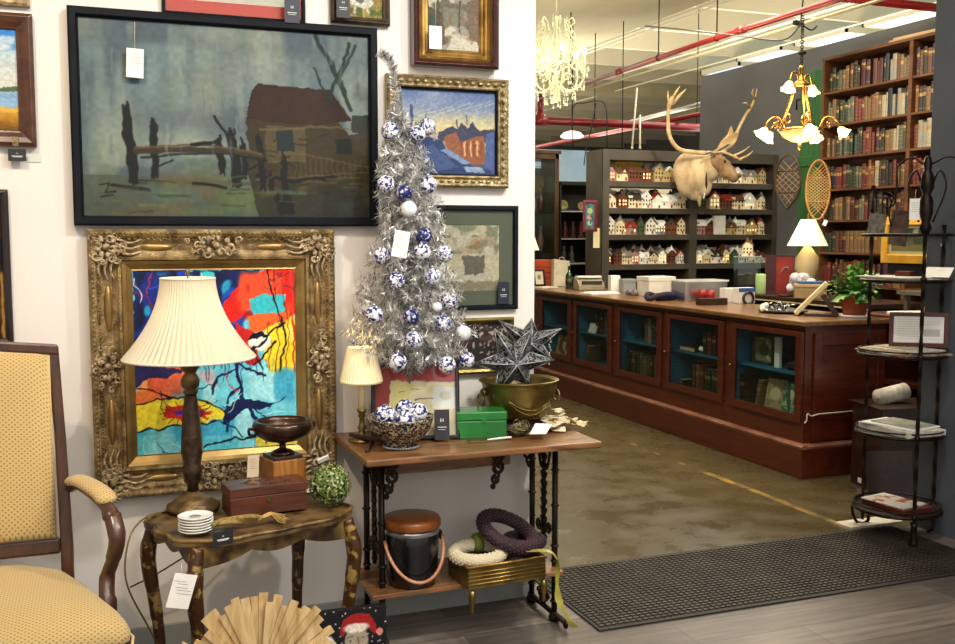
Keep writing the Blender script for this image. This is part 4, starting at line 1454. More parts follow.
for k in range(NA):
    a = 2 * PI * k / NA + .3
    c, s = math.cos(a), math.sin(a)
    def P3(r, z, c=c, s=s): return (r * c, r * s, z)
    pts = bez([P3(.02, -.18), P3(.10, -.26), P3(.2, -.24), P3(.255, -.14), P3(.25, -.06)], 6)
    b = MB(); b.tube(pts, .009, 8)
    sp = [P3(.10 + .045 * (1 - i / 14) * math.cos(i * .55), -.15 + .045 * (1 - i / 14) * math.sin(i * .55)) for i in range(14)]
    b.tube(sp, .006, 6)
    arm = b.build('arm', M_whitemet, t)
    b = MB(); b.lathe([(.008, -.07), (.04, -.05), (.043, -.045), (.015, -.04), (.014, .03), (.012, .035), (0, .035)], (.25 * c, .25 * s, 0), 14)
    b.build('candle_cup', M_whitemet, arm)
    MB().lathe([(.010, .035), (.017, .055), (.014, .075), (.004, .1), (0, .103)], (.25 * c, .25 * s, 0), 10).build('bulb', M_bulb, arm)
    # upper scroll cage
    b = MB()
    b.tube(bez([P3(.02, .05), P3(.13, .02), P3(.17, .12), P3(.12, .22), P3(.10, .30), P3(.14, .34), P3(.16, .30), P3(.13, .275)], 5), .007, 6)
    b.tube(bez([P3(.02, -.1), P3(.1, -.06), P3(.19, -.02), P3(.2, .08), P3(.15, .1)], 5), .006, 6)
    b.build('scroll', M_whitemet, t)
rnd.seed(31)
for ring, (r, z, n) in enumerate(((.12, .30, 14), (.16, .17, 16), (.21, .1, 18), (.27, -.06, 24), (.28, -.12, 26), (.25, -.22, 22), (.18, -.30, 16), (.10, -.35, 10), (.14, .25, 12), (.19, .06, 16), (.23, -.02, 18))):
    for i in range(n):
        a = 2 * PI * i / n + ring
        rr = r * rnd.uniform(.9, 1.06)
        x, y, z0 = rr * math.cos(a), rr * math.sin(a), z + rnd.uniform(-.02, .02)
        cr.lathe([(0, z0 - .045), (.008, z0 - .03), (.0085, z0 - .02), (0, z0 - .002)], (x, y, 0), 5, sm=False)
        cr.ball((x, y, z0 + .006), .006, 6)
        if i % 3 == 0:
            for q_ in range(4): cr.ball((x * (1 - .05 * q_), y * (1 - .05 * q_), z0 + .02 + .014 * q_), .006, 6)
oo = cr.build('crystals', M_crystal, t); oo['kind'] = 'stuff'


def point(name, loc, e, col=(1, .85, .62), r=.05):
    l = bpy.data.lights.new(name, 'POINT')
    l.energy = e
    l.color = col
    l.shadow_soft_size = r
    o = bpy.data.objects.new(name, l)
    C.objects.link(o)
    o.location = loc
    return o


CH1 = Vector(t.location)

# ------------------------------------------------------------------ brass chandelier with flower shades over the counter
q = atZ(803, 12, 3.12)
QX, QY = 4.94, atX(803, 12, 4.94).y
zc = atY(800, 132, QY).z
t = thing('brass_chandelier', 'brass chandelier with glowing flower-shaped glass shades and alabaster bowl', 'chandelier', (QX, QY, zc), .35)
CH2 = Vector(t.location)
M_br2 = mat('polished_brass', 'c9974a', '9c6d2c', sc=20, rough=.22, metal=.95)
M_flow = mat('glowing_flower_glass', 'f0dca8', emit=1.2, ecol='ffdc98', rough=.3)
M_alab = mat('alabaster', 'e9c98a', 'c89c58', sc=14, emit=.3, ecol='f2cf8c', rough=.35)
ztop = 3.15 - zc
MB().lathe([(0, -.10), (.012, -.095), (.014, -.08), (.06, -.07), (.12, -.035), (.145, .0), (.15, .012), (.14, .014), (0, .0)], n=36).build('bowl', M_alab, t)
MB().lathe([(.15, .005), (.158, .012), (.152, .025), (.145, .02)], n=36).build('bowl_rim', M_br2, t)
MB().lathe([(0, -.135), (.01, -.125), (.015, -.11), (.006, -.1)], n=12).build('finial', M_br2, t)
for k in range(3):
    a = 2 * PI * k / 3 + .2
    c, s = math.cos(a), math.sin(a)
    b = MB(); b.tube(bez([(.135 * c, .135 * s, .02), (.11 * c, .11 * s, .12), (.07 * c, .07 * s, .24), (.045 * c, .045 * s, .34)], 5), .011, 8)
    b.torus((.09 * c, .09 * s, .1), .035, .006, 16, 6, 'Y')
    b.build('support', M_br2, t)
MB().lathe([(.03, .33), (.06, .335), (.065, .35), (.04, .37), (.02, .39), (.012, .45), (.022, .47), (.012, .49)], n=20).build('crown', M_br2, t)


def flower(parent, c, out, down, nm='glass_shade'):
    b = MB()
    d = Vector((out[0] * (1 - down), out[1] * (1 - down), -down)).normalized()
    rot = d.to_track_quat('Z', 'Y').to_matrix().to_4x4()
    b.M = Matrix.Translation(c) @ rot
    vs = []
    prof = [(.016, 0), (.027, .018), (.034, .038), (.048, .06), (.055, .068)]
    b.shell(prof, n=30, flute=.12, nf=6)
    b.build(nm, M_flow, parent)
    b = MB(); b.ball(Vector(c) + d * .058, .026, 10); b.build('bulb', M_bulb, parent)


for k in range(5):
    a = 2 * PI * k / 5 + .15
    c, s = math.cos(a), math.sin(a)
    b = MB(); b.tube(bez([(.14 * c, .14 * s, .02), (.17 * c, .17 * s, .09), (.22 * c, .22 * s, .10), (.27 * c, .27 * s, .06), (.275 * c, .275 * s, .02)], 5), .008, 8)
    b.tube(spiral((.2 * c, .2 * s, .05), .03, .006, 1.2, a, 16), .005, 6)
    arm = b.build('arm', M_br2, t)
    flower(arm, (.277 * c, .277 * s, .02), (c, s), .55)
for k in range(2):
    a = PI * k + .0
    c, s = math.cos(a), math.sin(a)
    b = MB(); b.tube(bez([(.03 * c, .03 * s, .36), (.06 * c, .06 * s, .42), (.12 * c, .12 * s, .42), (.15 * c, .15 * s, .36)], 5), .007, 8)
    arm = b.build('arm', M_br2, t)
    flower(arm, (.15 * c, .15 * s, .355), (c, s), .75)
b = MB()
z = .48
i = 0
while z < ztop - .03:
    b.torus((0, 0, z), .012, .0035, 12, 5, 'X' if i % 2 else 'Y')
    z += .02
    i += 1
b.lathe([(.0, .56), (.03, .57), (.034, .58), (.01, .6)], n=14)
b.build('chain', M_darkmetal, t)
# black cable swags where it meets the pipe
b = MB()
b.tube(bez([(0, 0, .74), (-.03, 0, .80), (.02, .02, .9), (0, 0, 1.0)], 6), .006, 6)
_L = lambda px, py, y_: Matrix.Rotation(-.35, 3, 'Z') @ (atY(px, py, y_) - CH2)
b.tube(bez([(0, 0, .80), _L(783, 40, QY + .1), _L(740, 36, QY + .5), _L(690, 30, QY + .9), _L(645, 26, QY + 1.3)], 6), .006, 6)
b.tube(bez([(0, 0, .78), (.12, 0, .76), (.2, 0, .80)], 6), .006, 6)
b.M = Matrix.Rotation(-.35, 4, 'Z')
b.cbox((-.03, .03, .80), (.07, .03, .03), rz=.4)
b.build('cable', M_black, t)

# ------------------------------------------------------------------ caribou head
M_hide = mat('caribou_hide', 'c9b48c', '94795a', sc=7, st=(1, 1, .6), rough=.95, bump=.5, bs=90, sheen=.3)
M_face = mat('caribou_face', 'a58a66', '75593e', sc=8, rough=.9, bump=.4, bs=90)
M_antler = mat('antler', 'c9ae80', 'a3845a', sc=9, rough=.6, bump=.1)
HY = SY - .02
q = atY(700, 176, HY - .2)
t = thing('caribou_head', 'mounted caribou head with wide pale antlers hanging on the display shelving', 'trophy', (q.x, HY, q.z))
# body axes: local x right, y back (to the shelf), z up.  head looks to the right and forward
b = MB()
b.ball((-.06, -.10, .05), (.185, .13, .20), 20)
b.ball((-.09, -.14, -.04), (.14, .12, .18), 18)
b.ball((.0, -.20, .03), (.15, .15, .19), 18)
b.ball((.06, -.30, .08), (.115, .12, .14), 18)
b.ball((.03, -.24, -.08), (.075, .085, .13), 14)
b.ball((.0, -.2, -.22), (.022, .03, .10), 12)
b.ball((-.04, -.16, -.17), (.07, .06, .08), 12)
neck = b.build('neck', M_hide, t)
b = MB(); b.tube([(-.03, -.365, .03), (-.02, -.335, -.03), (.0, -.315, -.09), (.01, -.30, -.14)], [.004, .01, .014, .005], 8); b.build('throat_seam', M_desk, t)
b = MB()
b.ball((.09, -.36, .12), (.10, .10, .10), 18)
b.ball((.135, -.41, .075), (.085, .085, .085), 18)
b.ball((.17, -.455, .025), (.068, .068, .07), 16)
b.ball((.20, -.49, -.02), (.058, .058, .058), 16)
b.ball((.14, -.43, .02), (.06, .06, .06), 14)
head = b.build('head', M_face, t)
for o in (neck, head):
    r = o.modifiers.new('remesh', 'REMESH'); r.mode = 'VOXEL'; r.voxel_size = .012; r.use_smooth_shade = True
    s = o.modifiers.new('smooth', 'SMOOTH'); s.iterations = 6; s.factor = .6
b = MB(); b.ball((.228, -.525, -.01), (.034, .034, .026), 12); b.build('nose', mat('dark_muzzle', '5a4634', rough=.6), head)
for s in (-1, 1):
    ctr = Vector((.13, -.41, .13)) + Vector((.055, .045, 0)) * s * .95
    MB().ball(ctr + Vector((.02, -.035, 0)), .013, 12).build('eye', M_black, head)
    e0 = Vector((.08, -.35, .18)) + Vector((.06, .06, 0)) * s
    b = MB(); b.tube([e0, e0 + Vector((.035 * s - .01, .03 * s, .03)), e0 + Vector((.08 * s - .02, .05 * s, .04)), e0 + Vector((.11 * s - .02, .06 * s, .03))], [.018, .03, .024, .004], 10, flat=.45)
    b.build('ear', M_hide, t)
# antlers follow the photograph's sweep


def apt(px, py, dy):
    w = atY(px, py, HY + dy)
    return Vector((w.x - t.location.x, dy, w.z - t.location.z))


b = MB()
b.tube(bez([apt(706, 153, -.34), apt(693, 152, -.30), apt(679, 149, -.27), apt(670, 137, -.27), apt(668, 120, -.3), apt(669, 107, -.36), apt(673, 96, -.42)], 6),
       [.022] * 12 + [.02] * 12 + [.018] * 6 + [.022, .026, .03, .03, .026, .02, .012], 10)
b.tube([apt(672, 105, -.38), apt(679, 96, -.44), apt(686, 89, -.5)], [.018, .016, .004], 8)
b.tube([apt(672, 99, -.4), apt(676, 92, -.45), apt(680, 86, -.5)], [.016, .012, .003], 8)
b.tube([apt(669, 104, -.38), apt(668, 97, -.4), apt(668, 91, -.42)], [.014, .01, .003], 8)
b.build('antler', M_antler, t)
b = MB()
pp = bez([apt(722, 152, -.36), apt(731, 146, -.32), apt(737, 132, -.28), apt(744, 118, -.28), (apt(751, 107, -.32)), apt(755, 98, -.38), apt(757, 89, -.45)], 6)
b.tube(pp, [.02] * 12 + [.016] * 12 + [.014] * 8 + [.012, .009, .007, .005, .003], 10)
b.tube([apt(750, 108, -.32), apt(746, 103, -.36), apt(742, 103, -.4)], [.012, .008, .003], 8)
b.tube([apt(755, 99, -.38), apt(752, 93, -.41), apt(753, 89, -.45)], [.012, .008, .003], 8)
b.build('antler', M_antler, t)
# palmed brow tine in front and the one lying over the forehead
b = MB()
pal_ = [apt(717, 150, -.40), apt(722, 141, -.44), apt(728, 135, -.47), apt(731, 127, -.5), apt(733, 133, -.5), apt(738, 134, -.5), apt(735, 142, -.47), apt(727, 144, -.44)]
vs = [p + Vector((0, .008, 0)) for p in pal_] + [p - Vector((0, .008, 0)) for p in pal_]
n = len(pal_)
b.add(vs, [tuple(range(n)), tuple(range(n, 2 * n))[::-1]] + [(i, (i + 1) % n, n + (i + 1) % n, n + i) for i in range(n)])
b.tube([apt(712, 154, -.37), apt(717, 150, -.40)], [.018, .012], 8)
b.build('brow_tine', M_antler, t, bevel=.004)
b = MB()
b.tube(bez([apt(712, 154, -.36), apt(722, 152, -.44), apt(733, 156, -.5), apt(742, 161, -.52)], 5), [.018] * 5 + [.022] * 6 + [.026, .02, .015, .008, .004][:5], 8, flat=.6)
b.tube(bez([apt(733, 156, -.48), apt(742, 152, -.5), apt(750, 146, -.52)], 5), [.014, .014, .013, .012, .01, .01, .009, .008, .006, .004, .003], 8)
b.tube(bez([apt(738, 160, -.5), apt(747, 156, -.52), apt(753, 151, -.54)], 5), [.012] * 6 + [.01, .008, .006, .004, .003], 8)
b.build('brow_tine', M_antler, t)
q = atY(701, 196, HY - .22)
b = MB(); b.cbox((0, 0, 0), (.012, .004, .10), ry=.15)
tag(b.build('price_tag', M_white, None, loc=(q.x, HY - .28, q.z + .02)), 'narrow white tag hanging below the caribou neck', 'tag')
# ------------------------------------------------------------------ pictures on the gallery wall
M_fblack = mat('black_blue_frame', '10151d', '0b0f15', sc=8, rough=.6)
M_fblack.node_tree.nodes['Principled BSDF'].inputs['Specular IOR Level'].default_value = .15
M_fwalnut = wood('walnut_frame', '5a3620', '3a2012', g=(3, 3, 3), sc=6, rough=.35)
M_fred = wood('mahogany_frame', '4a1d12', '2c0f0a', g=(3, 3, 3), sc=6, rough=.25, coat=.5)
M_fsilver = mat('champagne_leaf', 'b9a67c', '7d6b45', sc=40, rough=.4, metal=.6, bump=.5, bs=90)
M_antgold = mat('antique_gold_frame', 'a38a5c', '624e2e', sc=26, rough=.45, metal=.3, bump=.5, bs=110)
M_innergold = mat('inner_gold_frame', 'a98c54', '8a6e3e', sc=10, rough=.35, metal=.7, bump=.1)
M_liner = mat('linen_liner', '8d9277', rough=.8)


def price_card(loc, w, h, label, m, rz=0., tilt=0., logo=True, cat='tag', hang=.03):
    t = thing('price_card', label, cat, loc, rz)
    b = MB(); b.cbox((0, 0, 0), (w, .0018, h), ry=tilt); b.build('card', m, t)
    if hang:
        b = MB(); b.tube([(0, .0, h / 2 - .004), (.003, .002, h / 2 + hang)], .0009, 5); b.build('string', M_string, t)
    if logo:
        text('lettering', 'H', h * .17, M_white, t, (0, -.0014, h * .14), (PI / 2, tilt, 0))
        b = MB(); b.cbox((0, -.0014, -h * .08), (w * .6, .0006, .0022), ry=tilt); b.cbox((0, -.0014, -h * .16), (w * .5, .0006, .0012), ry=tilt)
        b.build('printed_line', M_white, t)
    else:
        b = MB()
        for k in range(5): b.cbox((rnd.uniform(-.1, .1) * w, -.0012, h * (.3 - .1 * k)), (w * rnd.uniform(.4, .7), .0005, .0011), ry=tilt)
        b.build('written_line', M_tagtext, t)
    return t


def frame_at(name, label, c0, c1, m, prof, parts=None, yoff=0.):
    """c0/c1 = upper left, lower right (pixel) of the frame on the wall"""
    a = atY(c0[0], c0[1], WY - .02)
    b_ = atY(c1[0], c1[1], WY - .02)
    w, h = b_.x - a.x, a.z - b_.z
    t = thing(name, label, 'picture', ((a.x + b_.x) / 2, WY - .001 + yoff, (a.z + b_.z) / 2))
    b = MB(); b.ring(w, h, prof)
    f = b.build('frame', m, t, bevel=.0015)
    return t, w, h, f


# 1 the large dark harbour painting
t, w, h, f = frame_at('framed_painting', 'large dark painting of a dock and shack in a black frame', (66.5, 6), (377.5, 226.5), M_fblack, [(0, 0), (0, .04), (.006, .046), (.026, .046), (.03, .03), (.034, .03), (.034, 0)])
a = Art(300, 210, '6c7a7c', 11, .006)
a.grad([(0, '77807f'), (.3, '5f7179'), (.6, '6c7f7e'), (.8, '5b6552'), (1, '3f453a')])
a.blot('8d958e', 3, 5, .45, .75, .8, (.0, -.1, 1.1, .7)).blot('4d5a68', 4, 6, .5, .75, .8).blot('a3a893', 3, 6, .6, .85, .6, (.05, -.1, .7, .75)).blot('78939a', 6, 9, .55, .8, .6, (.0, .1, .6, .9))
a.blot('556470', 2, 22, .5, .8, .5).blot('93a09a', 3, 30, .6, .85, .45, (.0, .0, .9, .8))
a.ell(.42, .33, .1, .25, 'a8a890', .5, .9).ell(.35, .6, .12, .12, 'b3b49c', .35, .9).ell(.22, .62, .12, .1, 'aaa98c', .35, .9)
a.poly([(.0, .78), (.5, .80), (.55, 1.05), (0, 1.05)], '4c5446', .7).blot('64543c', 8, 10, .5, .75, .6, (.0, .76, .55, 1.05)).blot('5f6f40', 9, 8, .58, .78, .6, (.25, .8, .65, 1.0)).blot('4f7472', 9, 8, .6, .8, .4, (.02, .82, .4, 1.05))
a.poly([(.53, .66), (1.05, .6), (1.05, 1.05), (.6, 1.05)], '2c2b22', .9).blot('51452c', 14, 16, .5, .7, .8, (.58, .72, 1.05, .95)).blot('3d5a50', 10, 12, .6, .8, .6, (.45, .9, 1.05, 1.05))
# shack
a.poly([(.55, .48), (.88, .46), (.92, .54), (1.02, .52), (1.02, .8), (.6, .84), (.56, .72)], '3b3222')
a.poly([(.62, .50), (.76, .51), (.76, .70), (.62, .70)], '5b5038', .8)
a.poly([(.55, .48), (.57, .33), (.60, .29), (.80, .30), (.86, .30), (.93, .46), (.80, .50)], '34221a')
a.blot('3e2a20', 12, 20, .5, .8, .6, (.57, .30, .9, .46))
a.poly([(.66, .52), (.72, .52), (.72, .64), (.66, .64)], '242e30').poly([(.87, .57), (.93, .56), (.93, .64), (.87, .65)], '1c2422')
a.line([(.60, .53), (.88, .50), (1.0, .53)], .006, '6b5a38', .7).line([(.6, .62), (1., .72)], .004, '6a5434', .6).line([(.58, .80), (1., .74)], .005, '6a5434', .6)
a.poly([(.93, .43), (1.01, .43), (1.01, .53), (.93, .53)], '2d3331')
for k in range(14): a.line([(.72 + .02 * k, .68), (.722 + .02 * k, .78)], .003, '5f5033', .6)
# pilings and rail
P_ = '15191a'
for (u0, v0, u1, v1, ww) in ((.145, .40, .165, .84, .022), (.235, .46, .235, .80, .018), (.30, .55, .305, .80, 0), (.455, .55, .46, .78, .016), (.495, .50, .515, .84, .022), (.535, .57, .54, .80, .014), (.595, .52, .605, .86, .016), (.68, .62, .69, .98, .014), (.63, .72, .64, .87, .012), (.66, .84, .67, .99, .016), (.70, .86, .71, .99, .014)):
    for j_ in range(7 if ww else 0):
        o_ = (j_ - 3) * ww * .26 / a.asp
        a.line([(u0 + o_, v0 + rnd.uniform(0, .05) + .012 * abs(j_ - 3)), ((u0 + u1) / 2 + o_ + rnd.uniform(-.002, .002), (v0 + v1) / 2), (u1 + o_, v1 - rnd.uniform(0, .03))], ww * .3, P_, .95)
a.line([(.10, .84), (.22, .86)], .01, P_).line([(.17, .66), (.45, .645), (.6, .67)], .014, '3a3024').line([(.17, .645), (.42, .62), (.60, .66)], .006, '5c4a34', .9).line([(.19, .69), (.45, .66), (.62, .69)], .006, P_, .8)
a.line([(.44, .47), (.50, .62)], .007, P_).line([(.36, .625), (.45, .60)], .01, P_).line([(.24, .74), (.3, .70)], .005, P_).line([(.52, .78), (.58, .72)], .006, P_).line([(.36, .82), (.48, .84)], .008, P_).line([(.58, .78), (.72, .80), (.86, .77)], .01, P_, .9)
a.line([(.80, .02), (.885, .24), (.93, .40)], .011, '20302e').line([(.925, .05), (.87, .28), (.85, .38)], .009, '20302e').line([(.945, .06), (.88, .26)], .008, '2a3a36').line([(.79, .19), (.85, .35)], .006, '20302e')
a.line([(.06, .84), (.09, .83), (.08, .88), (.11, .87)], .004, '1b201c').line([(.06, .90), (.10, .89)], .004, '1b201c')
for k in range(60):
    u = rnd.uniform(.0, 1.); v = rnd.uniform(.0, .62)
    a.line([(u, v), (u + rnd.uniform(-.004, .004), v + rnd.uniform(.04, .16))], rnd.uniform(.003, .008), rnd.choice(['8d9890', '4d5e68', '7f979c', '5c6e72', 'a09f8c']), .28) if not (.54 < u and v > .18) else None
for k in range(34):
    u = rnd.uniform(.05, .95); v = rnd.uniform(.78, .98)
    a.line([(u, v), (u + rnd.uniform(.04, .14), v + rnd.uniform(-.006, .006))], rnd.uniform(.004, .009), rnd.choice(['232a22', '5a5a34', '6a6a3c', '1c211e', '566e5c']), .45)
for k in range(40):
    u = rnd.uniform(.56, 1.); v = rnd.uniform(.55, .97)
    a.line([(u, v), (u + rnd.uniform(-.03, .05), v + rnd.uniform(-.02, .03))], rnd.uniform(.002, .006), rnd.choice(['1c1a14', '4c4028', '241e16', '5e5032']), .6)
a.grain(.06, 50, 70)
a.a *= np.array([.86, .88, .86])
a.mesh('canvas', w - .062, h - .062, M_canvas, t, -.026)

q = atY(135, 63, WY - .055)
price_card((q.x, WY - .052, q.z), .056, .098, 'white handwritten tag hanging over the dark harbour painting', M_white, 0, .04, False, hang=.09)

# 2 gilt baroque frame with the bright abstract
a0 = atY(88, 230, WY - .03)
a1 = atY(335, 465, WY - .03)
gx0, gx1, gz1, gz0 = -.024, .832, 1.520, .575
w, h = gx1 - gx0, gz1 - gz0
t = thing('framed_painting', 'vivid abstract painting in a wide carved antique gold frame', 'picture', ((gx0 + gx1) / 2, WY - .001, (gz0 + gz1) / 2))
b = MB()
b.ring(w, h, [(0, 0), (0, .05), (.012, .062), (.024, .058), (.034, .044), (.05, .036), (.075, .034), (.09, .042), (.098, .05), (.106, .048), (.110, .03), (.110, 0)])
# repeated carved beads and leaf tips along the outer rim
def along(w, h, d, step):
    out = []
    for s in (-1, 1):
        n = int((w - 2 * d) / step)
        for i in range(n + 1):
            x = -(w / 2 - d) + (w - 2 * d) * i / n
            out.append((x, s * (h / 2 - d), 0))
        n = int((h - 2 * d) / step)
        for i in range(1, n):
            z = -(h / 2 - d) + (h - 2 * d) * i / n
            out.append((s * (w / 2 - d), z, 1))
    return out
for (x, z, v) in along(w, h, .014, .0165):
    b.ball((x, -.061, z), (.0075, .006, .0055) if not v else (.0055, .006, .0075), 6)
for (x, z, v) in along(w, h, .098, .0125):
    b.ball((x, -.049, z), .0035, 5)
rnd.seed(14)
for (x, z, v) in along(w, h, .03, .021):
    a_ = rnd.uniform(0, 6.28)
    b.tube(spiral((x, -.052, z), .011, .003, .9, a_, 7, 'Y', rnd.choice([-1, 1])), .0026, 4)
f = b.build('frame', M_antgold, t)


def scrollwork(name, cx, cz, rx, rz_, seed, parent, m, y=-.052, n=26, big=.03):
    rs = random.Random(seed)
    b = MB()
    # mirrored pairs of scrolls and leaves inside an ellipse
    for k in range(n):
        u = rs.uniform(-1, 1)
        v = rs.uniform(-1, 1)
        if abs(u) + abs(v) * .8 > 1.25: continue
        r = rs.uniform(.4, 1.) * big * .6
        b.tube(spiral((cx + u * rx, y - rs.uniform(0, .012), cz + v * rz_), r, r * .25, rs.uniform(.8, 1.3), rs.uniform(0, 6.28), 10, 'Y', rs.choice([-1, 1])), [r * .26] * 8 + [r * .2, r * .15, r * .1], 5)
    for k in range(9):
        a_ = 2 * PI * k / 9
        b.ball((cx + rx * .5 * math.cos(a_), y - .004, cz + rz_ * .5 * math.sin(a_)), (.008 + .006 * abs(math.cos(a_)), .01, .008 + .006 * abs(math.sin(a_))), 7)
    b.ball((cx, y - .008, cz), (.013, .014, .013), 8)
    return b.build(name, m, parent)


M_leafgold = mat('rubbed_leaf_gold', 'c4b08a', '7a6648', sc=55, rough=.5, metal=.2, bump=.4, bs=150)
for i, (sx, sz) in enumerate(((-1, -1), (1, -1), (-1, 1), (1, 1))):
    cx, cz = sx * (w / 2 - .06), sz * (h / 2 - .06)
    o = scrollwork('corner_ornament', cx, cz, .058, .058, 3 + i, t, M_leafgold, n=34)
    b = MB()
    # long acanthus sweeps out of the corner along both rails
    for (ex, ez) in ((-sx, 0), (0, -sz)):
        for off in (.0, .02, -.02):
            px_, pz_ = cx + (off if ez else 0), cz + (off if ex else 0)
            pts = [(px_ + ex * d_ + (ez != 0) * .008 * math.sin(d_ * 60), -.055 + d_ * .06, pz_ + ez * d_ + (ex != 0) * .008 * math.sin(d_ * 60)) for d_ in [.03, .05, .07, .09, .11, .135 - abs(off)]]
            b.tube(pts, [.008, .0075, .007, .006, .004, .0015], 6, flat=.7)
    b.build('corner_leaf', M_leafgold, t)
for i, (cx, cz, rx, rz_) in enumerate(((0, h / 2 - .055, .10, .045), (0, -h / 2 + .055, .10, .045), (-w / 2 + .055, 0, .045, .09), (w / 2 - .055, 0, .045, .09))):
    scrollwork('centre_ornament', cx, cz, rx, rz_, 20 + i, t, M_leafgold, n=30)
# smooth oval gold reserves on the side rails
for s in (-1, 1):
    for z in (-.20, .20):
        b = MB(); b.ball((s * (w / 2 - .062), -.032, z), (.016, .014, .085), 12); b.build('reserve', M_innergold, t)
    for x in (-.2, .2):
        b = MB(); b.ball((x, -.032, s * (h / 2 - .062)), (.06, .012, .015), 12); b.build('reserve', M_innergold, t)
iw, ih = w - .22, h - .22
b = MB(); b.ring(iw, ih, [(0, 0), (0, .034), (.012, .03), (.03, .018), (.034, .02), (.034, 0)]); b.build('liner', M_innergold, t)
cw, chh = iw - .066, ih - .066
a = Art(260, 280, '58c4d8', 5, .012)
_ln = a.line
a.line = lambda p, w_, c, al=1.: _ln(p, w_ * .68, c, al)
a.blot('2fa6c8', 5, 5, .45, .6, .8).blot('8fdfe6', 7, 6, .55, .75, .8)
# night blue top
a.poly([(0, 0), (.78, 0), (.72, .12), (.6, .2), (.62, .42), (.5, .55), (.3, .52), (0, .5)], '0d1c52')
a.blot('152c86', 6, 6, .45, .6, .9, (0, 0, .65, .5)).blot('0a0f2e', 8, 8, .5, .65, .9, (0, 0, .6, .5)).blot('1fa0c8', 9, 12, .62, .7, .9, (0, 0, .6, .4))
a.line([(0, .12), (.1, .16), (.16, .3)], .008, '6a1d2c').line([(.1, .1), (.2, .05), (.28, .1), (.24, .3)], .008, '2443c0').ell(.45, .03, .05, .03, '2fc0c8')
a.ell(.6, .25, .08, .16, '1b43a8').ell(.3, .12, .04, .2, '1534a0').blot('0a2060', 12, 12, .5, .6, .8, (.3, .3, .7, .62))
# red crown right
a.poly([(.70, .05), (.82, .0), (1, .0), (1, .42), (.9, .3), (.8, .2), (.7, .22), (.62, .3), (.5, .28), (.55, .18)], 'd81e12').blot('f0502a', 9, 9, .5, .65, .9, (.62, 0, 1, .25)).blot('9c0f18', 10, 10, .58, .66, .9, (.55, 0, 1, .3))
a.poly([(.70, .16), (.95, .14), (.93, .24), (.72, .27)], '35b8c4').poly([(.68, .27), (.96, .23), (.95, .32), (.70, .36)], 'e8662a').blot('c8361a', 8, 12, .5, .62, .9, (.68, .24, .96, .35))
a.poly([(.62, .3), (.74, .36), (.78, .52), (.7, .56), (.6, .4)], 'c41c1c')
# yellow right
a.poly([(.80, .34), (1, .26), (1, .52), (.93, .62), (.86, .64), (.80, .5)], 'f3d92c').blot('f8ea7a', 8, 8, .5, .65, .9, (.8, .3, 1, .62)).line([(.9, .55), (.89, .74)], .01, 'e8cf3a').line([(.86, .5), (.85, .68)], .007, 'b8c860')
for u, v0, v1 in ((.87, .0, .62), (.93, .1, .6), (.82, .3, .6)): a.line([(u, v0), (u + .02, (v0 + v1) / 2), (u, v1)], .004, '8c1410')
a.line([(.82, .0), (.88, .2), (.93, .4), (.88, .62)], .008, '120c14').line([(.97, .0), (.985, .35)], .01, 'c83a2a').line([(.985, .3), (.98, .6)], .007, 'c83a2a')
# canopy arc
a.ell(.77, .40, .075, .055, 'e8f0e0').poly([(.69, .40), (.72, .36), (.78, .345), (.85, .385), (.79, .375), (.73, .385)], '0a0a10').line([(.70, .47), (.80, .40), (.92, .30)], .01, '0a0a12').line([(.72, .54), (.78, .5), (.86, .42)], .008, '0a0a12').line([(.74, .44), (.80, .60), (.84, .64)], .007, '0a0a12')
# mid water and blue tree
a.poly([(.3, .52), (.62, .5), (.8, .58), (1, .62), (1, .84), (.7, .9), (.3, .86), (.2, .66)], '6fcfe0').blot('a4e6ec', 6, 9, .5, .65, .9, (.2, .55, 1, .95)).blot('3ca8cc', 6, 9, .62, .75, .9, (.2, .55, 1, .95))
a.poly([(.36, .55), (.46, .54), (.5, .66), (.42, .62)], 'd8b8b8', .8)
T_ = '0b1a4a'
a.line([(.60, .42), (.62, .58), (.66, .72), (.74, .86)], .016, T_).line([(.62, .56), (.5, .6), (.46, .68)], .008, T_).line([(.64, .64), (.56, .72), (.54, .84)], .010, T_).line([(.60, .5), (.7, .58), (.8, .6)], .010, T_)
a.poly([(.52, .78), (.62, .71), (.76, .73), (.86, .76), (.76, .78), (.66, .77), (.58, .84), (.53, .86)], T_).line([(.66, .75), (.56, .85), (.54, .9)], .011, T_).line([(.70, .76), (.80, .83)], .008, T_)
for k in range(18):
    u = .3 + .03 * k
    a.line([(u, .5), (u + .01 * math.sin(k * 2.), .58 + .05 * math.sin(k * 1.7))], .004, T_, .9)
# left lower yellow and orange isles
a.poly([(0, .52), (.3, .50), (.34, .56), (.2, .62), (.14, .70), (0, .66)], 'e89a5a').blot('d85a3a', 8, 8, .55, .65, .9, (0, .5, .3, .7))
a.poly([(0, .5), (.14, .52), (.3, .54), (.2, .60), (.1, .58), (0, .64)], '141a5a', .9)
a.poly([(0, .72), (.22, .70), (.42, .72), (.54, .79), (.52, .83), (.3, .84), (0, .86)], 'f2e23a').poly([(.18, .75), (.36, .74), (.46, .80), (.30, .83), (.16, .80)], 'd02a1c').ell(.32, .785, .1, .018, '3a2aa8').poly([(0, .66), (.2, .67), (.24, .70), (0, .72)], 'e87a3a')
for k in range(16):
    an = 2 * PI * k / 16
    a.line([(.3 + .09 * math.cos(an), .79 + .03 * math.sin(an)), (.3 + .16 * math.cos(an), .79 + .07 * math.sin(an))], .004, 'c81c18')
a.line([(0, .715), (.16, .70), (.34, .70), (.5, .76), (.56, .82)], .007, '0a0a12').line([(0, .865), (.3, .845), (.5, .84), (.6, .88), (.64, .93)], .006, '0a0a12').line([(0, .64), (.12, .66), (.22, .70)], .007, '0a0a12')
